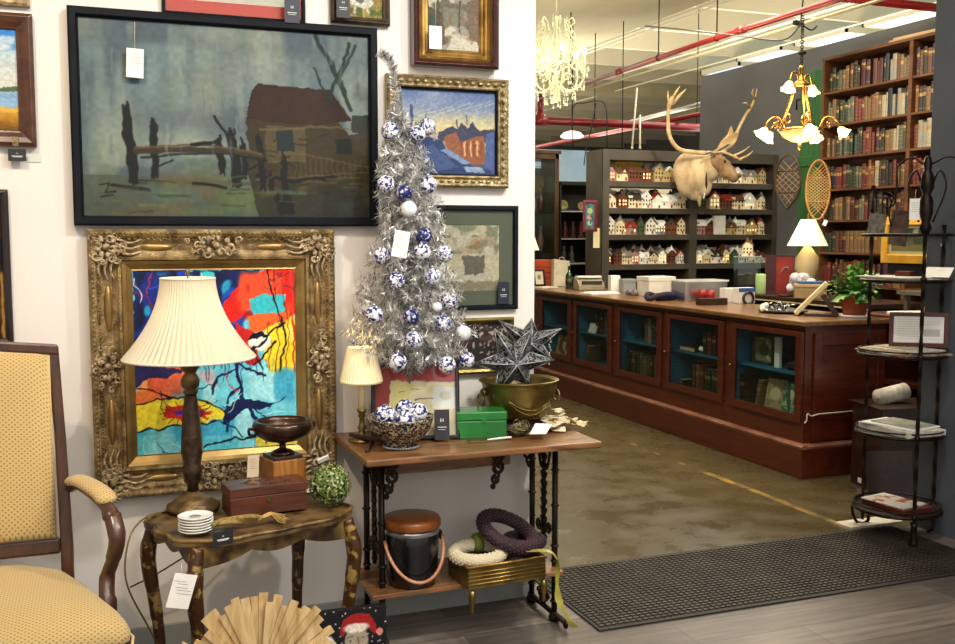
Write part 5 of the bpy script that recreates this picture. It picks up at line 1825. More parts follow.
a.line([(.4, .98), (.6, .94), (.75, .95), (.9, .86), (1, .85)], .008, '0a0a12').poly([(.72, .98), (.76, .9), (.9, .87), (1, .88), (1, 1), (.74, 1)], 'e8dc4a').line([(.8, .98), (.86, .9)], .006, '0a0a12')
a.grain(.08, 70, 70)
rs = random.Random(4)
for k in range(46):
    u, v, an = rs.random(), rs.random(), rs.uniform(0, 6.28)
    pts = [(u, v)]
    for q_ in range(4):
        an += rs.uniform(-.7, .7); u += .035 * math.cos(an); v += .035 * math.sin(an); pts.append((u, v))
    cc = rs.choice(['0b1030', '101a5c', 'd8241c', 'f0e8d0', '0a0a12']) if v < .6 else rs.choice(['0a0a12', '123a6c', 'c8f0f4'])
    a.line(pts, rs.uniform(.0015, .0035), cc)
a.mesh('canvas', cw, chh, M_canvas, t, -.016)
GF = t

# 3 champagne frame, town at dusk
t, w, h, f = frame_at('framed_painting', 'town street painting in a carved champagne gold frame behind the silver tree', (386, 73), (507.5, 188.5), M_fsilver, [(0, 0), (0, .03), (.008, .04), (.018, .034), (.03, .028), (.04, .036), (.046, .032), (.046, 0)])
b = MB()
for (x, z, v) in along(w, h, .024, .03):
    s = 1 if v else 0
    b.ball((x, -.035, z), (.0125, .007, .0075) if not v else (.0075, .007, .0125), 7)
for (x, z, v) in along(w, h, .008, .012): b.ball((x, -.04, z), .004, 5)
b.build('carved_ornament', M_fsilver, t)
b = MB(); b.ring(w - .092, h - .092, [(0, 0), (0, .028), (.006, .024), (.008, 0)]); b.build('inner_edge', M_fblack, t)
a = Art(150, 140, '7187b0', 3, .01)
a.grad([(0, '53678f'), (.2, '71809a'), (.34, 'a8a48c'), (.46, 'c4b684'), (.55, 'a99a84'), (1, '2c3a5e')]).blot('8d97a6', 4, 3, .45, .8, .6, (0, 0, 1, .35))
for k in range(9): a.line([(.1 + .1 * k, .34 - .02 * k), (.45 + .1 * k, .20 - .02 * k)], .012, 'b4b4a4' if k % 2 else '5f7196', .35)
a.poly([(.4, .5), (.55, .42), (.6, .46), (.64, .38), (.7, .44), (.76, .36), (.82, .46), (1, .44), (1, .6), (.4, .6)], '3a3d52')
a.poly([(.46, .55), (.58, .50), (.62, .60), (.88, .52), (.9, .86), (.78, .88), (.5, .76)], '84543a')
for k in range(7): a.poly([(.63 + .035 * k, .60), (.65 + .035 * k, .59), (.65 + .035 * k, .78), (.63 + .035 * k, .77)], 'd8a878' if k % 2 else '7a4428', .8)
a.poly([(.9, .5), (1, .46), (1, 1), (.9, .9)], '4a5a86').poly([(.3, .56), (.45, .6), (.5, .8), (.9, .94), (1, 1), (.0, 1), (0, .6)], '2b3c62').poly([(.42, .72), (.50, .70), (.74, .86), (.66, .88)], '6f86a6').poly([(.05, .7), (.35, .66), (.6, .92), (.3, .98)], '3c5078').poly([(.66, .9), (.84, .9), (.9, .97), (.7, .97)], '8294ac')
a.line([(.36, .38), (.36, .6)], .01, '7a7f88').line([(.12, .2), (.13, .6)], .016, '39466e').line([(.7, .28), (.7, .4)], .006, '3a3d52').line([(.6, .34), (.6, .44)], .006, '3a3d52')
a.grain(.1, 50, 50).mesh('canvas', w - .106, h - .106, M_canvas, t, -.014)

# 4 mahogany and gilt frame top right
a_, b_ = atY(411, -22, WY - .02), atY(496, 71, WY - .02)
t, w, h, f = frame_at('framed_painting', 'street scene in a deep mahogany and gilt frame at the top of the wall', (411, -34), (496, 71), M_fred, [(0, 0), (0, .05), (.01, .058), (.022, .05), (.03, .03), (.03, 0)])
b = MB(); b.ring(w - .06, h - .06, [(0, 0), (0, .03), (.008, .036), (.012, .028), (.02, .03), (.026, .02), (.034, .022), (.04, .014), (.04, 0)]); b.build('gilt_liner', M_gold, t)
a = Art(110, 160, '8b8678', 21, .012)
a.blot('b8b3a0', 6, 5, .45, .65).blot('5c5848', 7, 6, .5, .7, .9).poly([(0, .3), (.3, .4), (.34, .9), (0, 1)], '5a4c3a').poly([(.75, .2), (1, .1), (1, .9), (.8, .8)], '6a5b48').poly([(.36, 1), (.5, .72), (.95, .84), (1, 1)], 'b4ae9c').poly([(.3, .3), (.7, .34), (.7, .6), (.3, .6)], '71705f').ell(.1, .55, .12, .14, '3c4a3a').blot('7d5f48', 14, 14, .6, .8, .6, (0, .4, 1, .9)).line([(.2, .1), (.22, .8)], .012, '4a4438').line([(.62, .2), (.6, .7)], .01, '4a4438')
a.grain(.12, 50, 40).mesh('canvas', w - .136, h - .136, M_canvas, t, -.012)
q = atY(433.5, 38, WY - .05)
price_card((q.x + .004, WY - .062, q.z), .05, .085, 'plain white tag hanging on the mahogany framed street scene', M_white, 0, 0, False, hang=.16)

# 5 still life in black frame with olive mat
t, w, h, f = frame_at('framed_print', 'flowers in a vase print with olive mat and black frame, partly behind the tree', (396, 204.5), (518, 309), M_fblack, [(0, 0), (0, .02), (.004, .024), (.017, .024), (.02, .018), (.02, 0)])
b = MB(); b.ring(w - .036, h - .036, [(0, .006), (0, .009), (.058, .009), (.06, .006)]); b.build('mat_board', mat('olive_mat', '5f6450', rough=.85), t)
a = Art(110, 90, 'c4bba2', 13, .02)
a.blot('c8bb9c', 5, 6).blot('7f8060', 8, 9, .5, .65, .9, (.0, .0, 1, .45)).blot('c4a48c', 10, 10, .6, .75, .7, (.1, .05, .95, .5)).blot('6a7050', 12, 13, .6, .72, .7, (0, .1, 1, .5))
a.poly([(.54, .48), (.82, .46), (.80, .74), (.58, .76)], '6a6254').poly([(.14, .5), (.36, .46), (.38, .8), (.32, .95), (.2, .95), (.14, .8)], 'e4dcc6').line([(.2, .55), (.22, .9)], .006, 'a89f88').line([(.3, .52), (.3, .9)], .006, 'a89f88').ell(.45, .3, .1, .12, 'e0d4b4', .6, .5).ell(.2, .22, .1, .1, 'b9725a', .5, .5).ell(.72, .3, .1, .1, 'a86a40', .5, .5).poly([(0, .88), (1, .84), (1, 1), (0, 1)], '8f8468')
a.grain(.12, 60, 60).mesh('print', w - .155, h - .155, M_paper_art, t, -.0065, thick=.002)
b = MB(); b.box(-w / 2 + .019, w / 2 - .019, -.0125, -.0115, -h / 2 + .019, h / 2 - .019); b.build('glass_pane', M_glass2, t)
q = atY(503.5, 293, WY - .03)
price_card((q.x, WY - .03, q.z), .048, .09, 'navy printed card on the lower right corner of the olive-matted print', M_navycard, hang=0)

# 6 picture low on the wall behind the star
t, w, h, f = frame_at('framed_print', 'small gold-edged dark picture low on the wall behind the tin stars', (452, 319), (514, 372), M_brass, [(0, 0), (0, .02), (.008, .026), (.02, .018), (.024, .0)])
a = Art(60, 50, '1f1a18', 6); a.blot('4a3028', 9, 10, .6, .8).blot('b0a090', 20, 24, .78, .84); a.mesh('print', w - .044, h - .044, M_paper_art, t, -.006)

# 7 top row
t, w, h, f = frame_at('framed_print', 'wide document with coral red mat in a thin black frame, cropped at top', (160, -60), (305.5, 24.5), M_fblack, [(0, 0), (0, .022), (.012, .024), (.014, .0)])
b = MB(); b.ring(w - .024, h - .024, [(0, .006), (0, .009), (.044, .009), (.046, .005)]); b.build('mat_board', mat('coral_mat', 'c9412c', rough=.7), t)
a = Art(90, 60, 'd4d2c0', 4)
for k in range(24): a.line([(.06, .03 + .04 * k), (.94, .03 + .04 * k)], .003, '8f8d80', .5)
a.mesh('document', w - .115, h - .115, M_paper_art, t, -.0055, thick=.002)
b = MB(); b.box(-w / 2 + .013, w / 2 - .013, -.0125, -.0115, -h / 2 + .013, h / 2 - .013); b.build('glass_pane', M_glass2, t)
q = atY(291, 12, WY - .03)
price_card((q.x, WY - .051, q.z), .055, .085, 'navy printed card at the lower right corner of the coral-matted document', M_navycard, hang=0)
t, w, h, f = frame_at('framed_painting', 'small animal picture in a dark carved frame, cropped at the top edge', (330, -42), (390, 26.5), mat('dark_gilt_wood', '4a3a22', '2a1f12', sc=30, rough=.45, bump=.3, bs=80), [(0, 0), (0, .022), (.008, .03), (.022, .02), (.026, .022), (.028, 0)])
a = Art(70, 80, '8c7b3c', 9, .02); a.blot('c9b260', 7, 7).blot('55602c', 8, 8, .55, .7).ell(.55, .68, .28, .12, 'c9c6b8').ell(.5, .6, .12, .1, '6a6a68').line([(.4, .75), (.38, .9)], .02, 'b9b6a8').line([(.65, .75), (.7, .88)], .02, 'b9b6a8')
a.grain(.15, 30, 30).mesh('canvas', w - .052, h - .052, M_canvas, t, -.01)
q = atY(343, 6, WY - .045)
price_card((q.x, WY - .048, q.z), .05, .085, 'black printed card over the left side of the small animal picture', M_blackcard, hang=0)
# left edge pictures
t, w, h, f = frame_at('framed_painting', 'beach landscape with blue sky in a wide walnut frame, cropped at left', (-100, 5), (37, 147), M_fwalnut, [(0, 0), (0, .03), (.012, .036), (.03, .03), (.045, .022), (.052, .02), (.054, 0)])
a = Art(120, 120, 'd8dfdc', 7, .01)
a.grad([(0, '3f86c4'), (.12, '6aa4cc'), (.25, 'b4c8cc'), (.55, 'c8c8bc'), (.6, 'b0b8b4'), (.64, '7aa0c8'), (.76, '8fb0cc'), (.78, 'c89a3a'), (.9, 'a8761f'), (1, '5a3f14')])
a.blot('2f7ac4', 12, 6, .55, .65, .9, (0, 0, 1, .22)).blot('d4d8d4', 12, 6, .55, .75, .7, (0, .05, 1, .4)).poly([(.4, .56), (.8, .58), (1, .55), (1, .615), (.4, .615)], '4c6a4a').poly([(0, .77), (.6, .80), (1, .77), (1, .81), (0, .84)], 'd8a83a').blot('7a5218', 14, 8, .55, .68, .9, (0, .85, 1, 1))
a.grain(.08, 60, 30).mesh('canvas', w - .104, h - .104, M_canvas, t, -.012)
q = atY(17, 155, WY - .035)
price_card((q.x, WY - .03, q.z), .055, .04, 'black printed card hanging under the walnut-framed landscape', M_blackcard, hang=.02)
q = atY(15, 141, WY - .05)
b = MB(); b.cbox((0, 0, 0), (.018, .004, .03)); tag(b.build('metal_clip', M_antgold, None, loc=(q.x, WY - .042, q.z)), 'small metal clip on the lower edge of the walnut frame', 'clip')
t, w, h, f = frame_at('framed_mirror', 'gold-edged brown frame cropped at the top left corner of the wall', (-90, -90), (30, 7), M_leafgold, [(0, 0), (0, .02), (.01, .028), (.03, .02), (.034, 0)])
a = Art(20, 20, '6a5138', 2); a.mesh('canvas', w - .066, h - .066, M_canvas, t, -.01)
t, w, h, f = frame_at('framed_mirror', 'tall dark framed picture at the left edge above the armchair', (-90, 188), (14, 345), mat('ebonised_frame', '120d0b', '241712', sc=8, rough=.3, coat=.4), [(0, 0), (0, .025), (.01, .03), (.022, .026), (.024, .02), (.024, 0)])
a = Art(60, 70, '2c1610', 2); a.blot('4a2a18', 6, 6).poly([(.6, .3), (1, .3), (1, .5), (.6, .5)], '0d0a12').line([(.96, .55), (.965, .98)], .016, 'b98a3a'); a.mesh('canvas', w - .044, h - .044, M_canvas, t, -.012)
# small switch-like sticker beside the card
q = atY(34, 158, WY)
b = MB(); b.box(-.022, .022, -.002, 0, -.014, .014); tag(b.build('wall_label', mat('pale_label', 'cfd6cc', rough=.6), None, loc=(q.x, WY - .001, q.z)), 'small pale label stuck on the wall beside the black card', 'label')

# ------------------------------------------------------------------ armchair
M_chairwood = wood('armchair_wood', '50301c', '301c0f', g=(4, 4, 1), sc=4, rough=.35, coat=.35)
M_fabric = mat('straw_dotted_upholstery', '94713f', 'c2a86e', sc=85, rough=.85, tex='dots', lo=.2, hi=.30, sheen=.2)
M_pipe = mat('straw_piping', 'c9ad78', rough=.8)
t = arm = thing('armchair', 'carved wooden armchair with straw-yellow dotted upholstery, cropped at left', 'chair', (-.43, 3.06, 0), 0)
# local: x right, y back, z up. seat about 0.66 wide
def seatpoly(k=0., front=-.33, back=.33):
    return [(-.30 - k, back), (.30 + k, back), (.36 + k, .1), (.49 + k, front + .08), (.485 + k, front + .01), (.45, front - k - .01), (.2, front - .03 - k), (0, front - .04 - k), (-.2, front - .03 - k), (-.45, front - k - .01), (-.485 - k, front + .01), (-.49 - k, front + .08), (-.36 - k, .1)]
b = MB(); b.prism(seatpoly(.006), .335, .405); b.build('seat_rail', M_chairwood, t, bevel=.012)
b = MB()
P0 = seatpoly(-.004)
levels = [(.0, .402), (.012, .42), (.008, .452), (-.02, .478), (-.07, .492), (-.15, .502), (-.26, .506)]
vs = []
n = len(P0)
for (k, z) in levels:
    for (x, y) in P0:
        L_ = math.hypot(x, y); s = (L_ + k) / L_
        vs.append((x * s, y * s, z))
fs = [(i * n + j, i * n + (j + 1) % n, (i + 1) * n + (j + 1) % n, (i + 1) * n + j) for i in range(len(levels) - 1) for j in range(n)] + [tuple(range(n))[::-1], tuple((len(levels) - 1) * n + j for j in range(n))]
b.add(vs, fs, 0, True); b.build('seat', M_fabric, t, sub=1)
b = MB(); b.tube([(x * 1.018, y * 1.018, .408) for x, y in P0], .005, 6, closed=True); b.build('piping', M_pipe, t)
# back, leaning backwards
bk = thing('x', 'x', 'x'); bpy.data.objects.remove(bk)
R_ = Matrix.Translation((0, .30, .42)) @ Matrix.Rotation(-.13, 4, 'X')
def crest(x): return .725 + .055 * math.exp(-(x / .17) ** 2) - .012 * math.cos(x * 12)
b = MB(); b.M = R_
for s in (-1, 1):
    b.prism([(s * .30, -.42), (s * .335, -.42), (s * .338, .1), (s * .325, .45), (s * .312, .72), (s * .275, .72), (s * .292, .45), (s * .30, .1)], -.02, .022, 'Y')
xs = [-.312 + .624 * i / 20 for i in range(21)]
b.prism([(x, crest(x)) for x in xs] + [(x, crest(x) - .036) for x in xs[::-1]], -.024, .022, 'Y')
b.box(-.30, .30, -.02, .022, .075, .125)
b.build('back_frame', M_chairwood, t, bevel=.008)
b = MB(); b.M = R_
xs = [-.284 + .568 * i / 16 for i in range(17)]
def panel(k):
    o = [(x * (1 - k / .27), crest(x) - .036 - k) for x in xs]
    return o + [(.29 * (1 - k / .27), .128 + k), (-.29 * (1 - k / .27), .128 + k)]
lv = [(0, -.018), (.004, -.034), (.02, -.05), (.06, -.062), (.12, -.068)]
vs = []
for (k, y) in lv: vs += [(x, y, z) for x, z in panel(k)]
n = 19
fs = [(i * n + j, i * n + (j + 1) % n, (i + 1) * n + (j + 1) % n, (i + 1) * n + j) for i in range(len(lv) - 1) for j in range(n)] + [tuple((len(lv) - 1) * n + j for j in range(n))]
b.add(vs, fs, 0, True); b.build('backrest', M_fabric, t)
b = MB(); b.M = R_; b.tube([(x, -.026, z) for x, z in panel(.002)], .005, 6, closed=True); b.tube([(x, -.030, z) for x, z in panel(.014)], .003, 6, closed=True); b.build('piping', M_pipe, t)
for s in (-1, 1):
    b = MB()
    arm_pts = bez([(s * .325, .345, .69), (s * .36, .28, .715), (s * .40, .15, .72), (s * .44, .04, .70), (s * .455, .0, .67)], 5)
    b.tube(arm_pts, [.018] + [.021] * 16 + [.024, .026, .027, .022], 10, flat=.75)
    b.tube(bez([(s * .455, .01, .68), (s * .465, -.03, .62), (s * .452, -.0, .55), (s * .435, .03, .49), (s * .432, .0, .43), (s * .43, -.01, .36)], 5), [.026] * 5 + [.024] * 5 + [.021] * 5 + [.024] * 5 + [.03] * 6, 10, flat=.8)
    b.build('armrest', M_chairwood, t)
    b = MB()
    b.tube(bez([(s * .34, .32, .718), (s * .36, .27, .733), (s * .40, .15, .738), (s * .432, .07, .728), (s * .445, .035, .712)], 5), [.012, .022] + [.032] * 16 + [.03, .025, .012], 12, flat=.55)
    b.build('arm_pad', M_fabric, t)
    for fy in (-1, 1):
        b = MB()
        if fy < 0: b.tube(bez([(s * .45, -.30, .36), (s * .47, -.33, .26), (s * .40, -.30, .12), (s * .43, -.35, .0)], 5), [.034] * 5 + [.028] * 5 + [.018] * 4 + [.016, .02], 10)
        else: b.tube([(s * .30, .31, .36), (s * .31, .34, .18), (s * .33, .40, 0)], [.026, .022, .018], 8)
        b.build('leg', M_chairwood, t)
# ------------------------------------------------------------------ gilt side table
M_ftop = mat('worn_gilt_top', '6e5632', '382614', sc=16, rough=.4, bump=.1, coat=.2, lo=.4, hi=.62)
M_fgilt = mat('rubbed_gilt_and_brown', '7c6438', '3a2612', sc=15, rough=.42, metal=.2, bump=.12, lo=.42, hi=.6)
M_fleg = mat('brown_leg_with_gilt_wear', '44280f', 'a08448', sc=34, rough=.38, metal=.15, bump=.1, lo=.54, hi=.62)
TX, TY, TR, TZ = .452, 3.27, math.radians(17), .585
t = st_ = thing('side_table', 'small scalloped gilt side table with curved legs beside the armchair', 'table', (TX, TY, 0), TR)
A_, B_ = .312, .222


def scal(k=0., amp=.012):
    pts = []
    for i in range(72):
        a = 2 * PI * i / 72
        c, s = math.cos(a), math.sin(a)
        p = 3.6
        r = 1 / ((abs(c) ** p + abs(s) ** p) ** (1 / p))
        q_ = 1 + amp * 3 * math.cos(4 * a) * .0 + .026 * math.cos(12 * a)
        pts.append(((A_ + k) * c * r * q_, (B_ + k) * s * r * q_))
    return pts


b = MB(); b.prism(scal(), TZ - .018, TZ); b.build('tabletop', M_ftop, t, bevel=.004)
b = MB()
b.tube([(x, y, TZ + .001) for x, y in scal(-.004)], .007, 6, closed=True)
b.build('rim', M_fgilt, t)
# scalloped apron
def apron(p0, p1, n=30):
    p0, p1 = Vector(p0), Vector(p1)
    d = p1 - p0
    nn = Vector((d.y, -d.x, 0)).normalized() * .009
    vs = []
    for i in range(n + 1):
        u = i / n
        zb = TZ - .052 - .018 * abs(math.sin(PI * u * 3)) - .03 * (abs(u - .5) * 2) ** 4
        p = p0 + d * u
        for q_, z in ((nn, TZ - .017), (nn, zb), (-nn, zb), (-nn, TZ - .017)): vs.append((p.x + q_.x, p.y + q_.y, z))
    fs = [(i * 4 + k, i * 4 + (k + 1) % 4, i * 4 + 4 + (k + 1) % 4, i * 4 + 4 + k) for i in range(n) for k in range(4)] + [(0, 1, 2, 3), (n * 4 + 3, n * 4 + 2, n * 4 + 1, n * 4)]
    return vs, fs
ax, by = A_ - .052, B_ - .042
cs = [(-ax, -by, 0), (ax, -by, 0), (ax, by, 0), (-ax, by, 0)]
for i in range(4):
    b = MB(); v, f = apron(cs[i], cs[(i + 1) % 4]); b.add(v, f); b.build('apron', M_fgilt, t)
for (sx, sy) in ((-1, -1), (1, -1), (1, 1), (-1, 1)):
    b = MB()
    dx, dy = sx * .7, sy * .7
    def lp(o, z): return (sx * ax + dx * o, sy * by + dy * o, z)
    b.tube(bez([lp(-.005, TZ - .02), lp(.016, TZ - .09), lp(.02, TZ - .16), lp(.0, TZ - .30), lp(-.012, .16), lp(-.006, .05), lp(.012, .0)], 5),
           [.026] * 5 + [.030] * 4 + [.028] * 4 + [.024] * 4 + [.021] * 5 + [.017] * 5 + [.014] * 3 + [.016], 10, flat=.85)
    b.build('leg', M_fleg if sx * sy > -2 else M_fgilt, t)


def on_table(px, py, z=TZ + .009): return atZ(px, py, z)


TT = TZ + .0005
# lamp
q = atZ(190, 512, TT)
t = lampa = thing('table_lamp', 'tall carved bronze table lamp with a large pleated cream bell shade', 'lamp', (q.x + .012, q.y + .01, TT + .0085))
M_lampwood = mat('dark_bronze_carving', '4a3826', '2a1c10', sc=30, rough=.4, metal=.4, bump=.4, bs=60)
M_lampgilt = mat('antique_gilt_lamp', '745e3a', '4a3820', sc=30, rough=.4, metal=.5, bump=.3, bs=60)
MB().lathe([(.084, 0), (.088, .006), (.085, .016), (.066, .024), (.062, .034), (.04, .044), (.025, .052), (.018, .06)], n=32).build('lamp_base', M_lampgilt, t)
MB().lathe([(.018, .06), (.018, .085), (.027, .092), (.029, .12), (.035, .135), (.026, .15), (.034, .19), (.031, .26), (.024, .34), (.018, .385)], n=20, flute=.04, nf=10).build('stem', M_lampwood, t)
MB().lathe([(.020, .385), (.026, .39), (.018, .40), (.028, .41), (.031, .43), (.024, .445), (.017, .455), (.022, .46), (.034, .478), (.036, .49), (.02, .50), (.012, .505)], n=24).build('collar', M_lampgilt, t)
M_shade = mat('pleated_cream_shade', 'ddd3ba', rough=.85)
_nt = M_shade.node_tree
_tb = _nt.nodes.new('ShaderNodeBsdfTranslucent'); _tb.inputs[0].default_value = (*lin('f6e9cc'), 1)
_mx = _nt.nodes.new('ShaderNodeMixShader'); _mx.inputs[0].default_value = .22
_nt.links.new(_nt.nodes['Principled BSDF'].outputs[0], _mx.inputs[1]); _nt.links.new(_tb.outputs[0], _mx.inputs[2]); _nt.links.new(_mx.outputs[0], _nt.nodes['Material Output'].inputs[0])
zb, zt, rb, rt = .505, .765, .21, .086
prof = []
for i in range(15):
    u = i / 14
    r = rt + (rb - rt) * (1 - u) ** 1.85 if True else 0
    prof.append((r, zb + (zt - zb) * u))
sh = MB().shell(prof, n=300, flute=.026, nf=60, twist=.10).build('lamp_shade', M_shade, t)
b = MB()
b.tube([(rb * math.cos(2 * PI * i / 60), rb * math.sin(2 * PI * i / 60), zb) for i in range(60)], .004, 6, closed=True)
b.build('shade_trim', M_string, t)
b = MB()
b.tube([(rt * math.cos(2 * PI * i / 40), rt * math.sin(2 * PI * i / 40), zt) for i in range(40)], .004, 6, closed=True)
b.build('shade_trim', mat('cream_ribbon', 'e9dfc4', rough=.8), t)
b = MB(); b.tube([(0, 0, .50), (0, 0, .78)], .003, 6); b.tube([(-rt, 0, zt - .01), (rt, 0, zt - .01)], .002, 6); b.ball((0, 0, .785), (.008, .008, .012), 8); b.build('harp', M_brass, t)
LA = Vector(t.location)

# stack of small white dishes
q = atZ(196, 534, TT)
for k in range(6):
    o = MB().lathe([(.026, 0), (.04, .001), (.052, .008), (.053, .0105), (.049, .0105), (.038, .005), (0, .004)], n=32).build('coaster_dish', mat('white_glazed_china_%d' % k, 'eeece6', rough=.2, coat=.5))
    o.location = (q.x + rnd.uniform(-.001, .001), q.y, TT + .008 + k * .0085)
    tag(o, 'white china coaster dish, %s from the bottom of the small stack' % ordn[k], 'dish', 'stacked white coaster dishes')
b = MB(); b.lathe([(.018, 0), (.018, .0005)], n=20); b.build('printed_motif', M_gpack, o, loc=(0, .004, .0042))
q = atZ(217, 540, TT + .02)
price_card((q.x + .015, q.y - .02, TT + .030), .062, .042, 'black printed card in front of the white coaster dishes', M_blackcard, TR, .0, hang=0)

# wooden carved box
M_cedar = wood('carved_cedar_box', '5e301c', '3a1c10', g=(1, 8, 8), sc=5, rough=.35, coat=.3)
q0 = atZ(228, 521, TT); q1 = atZ(305, 511, TT)
cx, cy = (q0.x + q1.x) / 2 + .002, (q0.y + q1.y) / 2 + .06
rz = math.atan2(q1.y - q0.y, q1.x - q0.x)
t = thing('wooden_box', 'dark red-brown wooden box with a carved lid on the side table', 'box', (cx, cy, TT + .007), rz)
w = (q1 - q0).length
b = MB(); b.box(-w / 2, w / 2, -.06, .06, 0, .062); b.build('box_body', M_cedar, t, bevel=.002)
b = MB(); b.box(-w / 2 - .002, w / 2 + .002, -.062, .062, .064, .094); lid = b.build('lid', M_cedar, t, bevel=.002)
rnd.seed(8); b = MB()
for k in range(22):
    x, y = rnd.uniform(-w * .3, w * .3), rnd.uniform(-.03, .03)
    b.tube(spiral((x, y, .0942), .012, .003, 1, rnd.uniform(0, 6), 8, 'Z'), .0014, 4)
b.build('carving', M_chairwood, lid)
b = MB(); b.prism([(-.012, .05), (0, .062), (.012, .05), (0, .036)], -.0635, -.061, 'Y'); b.build('escutcheon', M_brass, t)
# wood pedestal block and bronze tazza
q = atZ(280, 486, TT)
q = Vector((q.x, q.y, 0))
t = thing('wooden_block', 'striped golden wooden block behind the carved box', 'block', (.585, 3.42, TT), .25)
b = MB(); b.box(-.06, .06, -.06, .06, 0, .15); b.build('block', wood('striped_zebra_wood', 'b07838', '6e3f18', g=(9, 1, 1.2), sc=3, rough=.4), t, bevel=.003)
b = MB(); b.box(-.052, .052, -.052, .052, .15, .162); b.build('top_plate', M_desk, t, bevel=.002)
M_bronze = mat('dark_patinated_bronze', '4a3226', '2a1a13', sc=12, rough=.28, metal=.7, coat=.2)
t = thing('bronze_tazza', 'dark bronze footed bowl with handles standing on the striped wooden block', 'bowl', (.585, 3.42, TT + .1625), .25)
MB().lathe([(.04, 0), (.042, .004), (.03, .012), (.012, .02), (.010, .034), (.02, .042), (.06, .05), (.092, .07), (.1, .088), (.102, .102), (.095, .115), (.085, .118), (.088, .10), (.05, .062), (0, .056)], n=40).build('bowl', M_bronze, t)
for s in (-1, 1):
    MB().tube(bez([(s * .095, 0, .075), (s * .118, .0, .078), (s * .12, 0, .098), (s * .10, 0, .094)], 5), .005, 8).build('handle', M_bronze, t)
# small paper tag hanging from the bowl
q = atZ(248, 486, TT + .08)
price_card((.475, 3.36, TT + .14), .040, .075, 'small buff paper tag with a round hole beside the striped block', mat('buff_tag', 'c9b79a', rough=.7), .2, .05, False, hang=.05)
t = thing('round_bottle_cap', 'x', 'x'); bpy.data.objects.remove(t)
b = MB(); b.cbox((0, 0, .003), (.05, .03, .006), rz=.3); q = atZ(306, 493, TT + .005)
tag(b.build('paper_slip', M_white, None, loc=(q.x, q.y, TT + .01)), 'small white paper slip behind the green ball', 'paper')
b = MB(); b.M = Matrix.Rotation(1.2, 4, 'Y') @ Matrix.Rotation(.4, 4, 'Z'); b.cbox((0, 0, 0), (.016, .01, .045))
tag(b.build('white_tag', M_white, None, loc=(.775, WY - .075, .665)), 'tiny white tag caught on the lower right of the gold frame', 'tag')
# boxwood ball
q = atZ(330, 508, TT)
t = thing('boxwood_ball', 'round green preserved boxwood ball on the right of the side table', 'plant', (q.x + .006, q.y + .022, TT + .074))
t.scale = (1.14, 1.14, 1.14)
b = MB(); b.ball((0, 0, 0), .052, 14); b.build('core', mat('dark_moss', '2f4522', rough=.9), t)
b = MB()
rnd.seed(17)
for k in range(1500):
    z = rnd.uniform(-1, 1); a = rnd.uniform(0, 2 * PI); r = math.sqrt(1 - z * z)
    n_ = Vector((r * math.cos(a), r * math.sin(a), z))
    tt = n_.orthogonal().normalized(); tt.rotate(Matrix.Rotation(rnd.uniform(0, 6.28), 3, n_))
    bb = n_.cross(tt)
    p = n_ * rnd.uniform(.052, .064)
    s = rnd.uniform(.004, .0065)
    tl = n_ * rnd.uniform(-.002, .005)
    b.add([p - tt * s, p - bb * s * .6 + tl * .3, p + tt * s + tl, p + bb * s * .6 + tl * .3], [(0, 1, 2, 3)], rnd.choice([0, 0, 1, 2]))
b.build('leaves', [mat('boxwood_green', '6b7f3a', rough=.6), mat('pale_boxwood', 'b3bb7c', rough=.6), mat('deep_boxwood', '3b5a28', rough=.6)], t)
# tassel and rope
q = atZ(262, 526, TT)
M_rope = mat('olive_gold_cord', 'a08848', '6c5828', sc=60, st=(1, 3, 1), rough=.7)
t = thing('tassel_rope', 'gold and olive twisted cord with frayed tassel lying before the carved box', 'rope', (q.x + .0, q.y + .006, TT + .016), TR)
t.scale = (1.25, 1.35, 1.3)
b = MB()
for k in range(4):
    b.tube(bez([(-.13, .035 - .012 * k, .0 + .004 * k), (-.09, .012 + .006 * k, .008), (-.04, -.004 * k, .004 + .005 * k), (0, .002 * k, .006)], 6), .0065, 8)
b.build('cord', M_rope, t)
b = MB()
rnd.seed(2)
for k in range(60):
    a = rnd.uniform(-.35, .35)
    L = rnd.uniform(.04, .065)
    b.tube([(0, rnd.uniform(-.008, .008), .008), (.5 * L, .5 * L * a, .014), (L * math.cos(a), L * math.sin(a) - .006, rnd.uniform(-.012, .004))], .0012, 4)
b.build('tassel_fringe', mat('gold_fringe', 'c09a4c', '8d6c2c', sc=30, rough=.6), t)
# big white tag on the table leg
q = atZ(190, 575, TZ - .11)
price_card((.205, 2.945, TZ - .115), .07, .10, 'large white price tag tied to the side table corner', M_white, TR, .32, False, hang=.03)
# lamp flex trailing to the floor
b = MB()
pts = [(q_.x, q_.y, z) for (q_, z) in ((LA + Vector((-.07, 0, 0)), TT + .012), (LA + Vector((-.15, -.02, 0)), TT + .0), (Vector((.075, 3.27, 0)), .55), (Vector((.06, 3.25, 0)), .42), (Vector((.12, 3.3, 0)), .25), (Vector((.2, 3.4, 0)), .06), (Vector((.3, 3.45, 0)), .006))]
b.tube(bez(pts, 8), .003, 6)
tag(b.build('lamp_cord', mat('olive_flex', '6a5a2e', rough=.6), None), 'brown lamp cord trailing down left of the side table', 'cord')
b = MB()
b.tube(bez([(.08, 3.62, .27), (.2, 3.6, .33), (.36, 3.62, .42), (.46, 3.64, .53), (.50, 3.66, .58)], 8), .003, 6)
tag(b.build('lamp_cord', mat('dark_flex', '2e281c', rough=.6), None), 'dark cord rising behind the side table legs', 'cord')

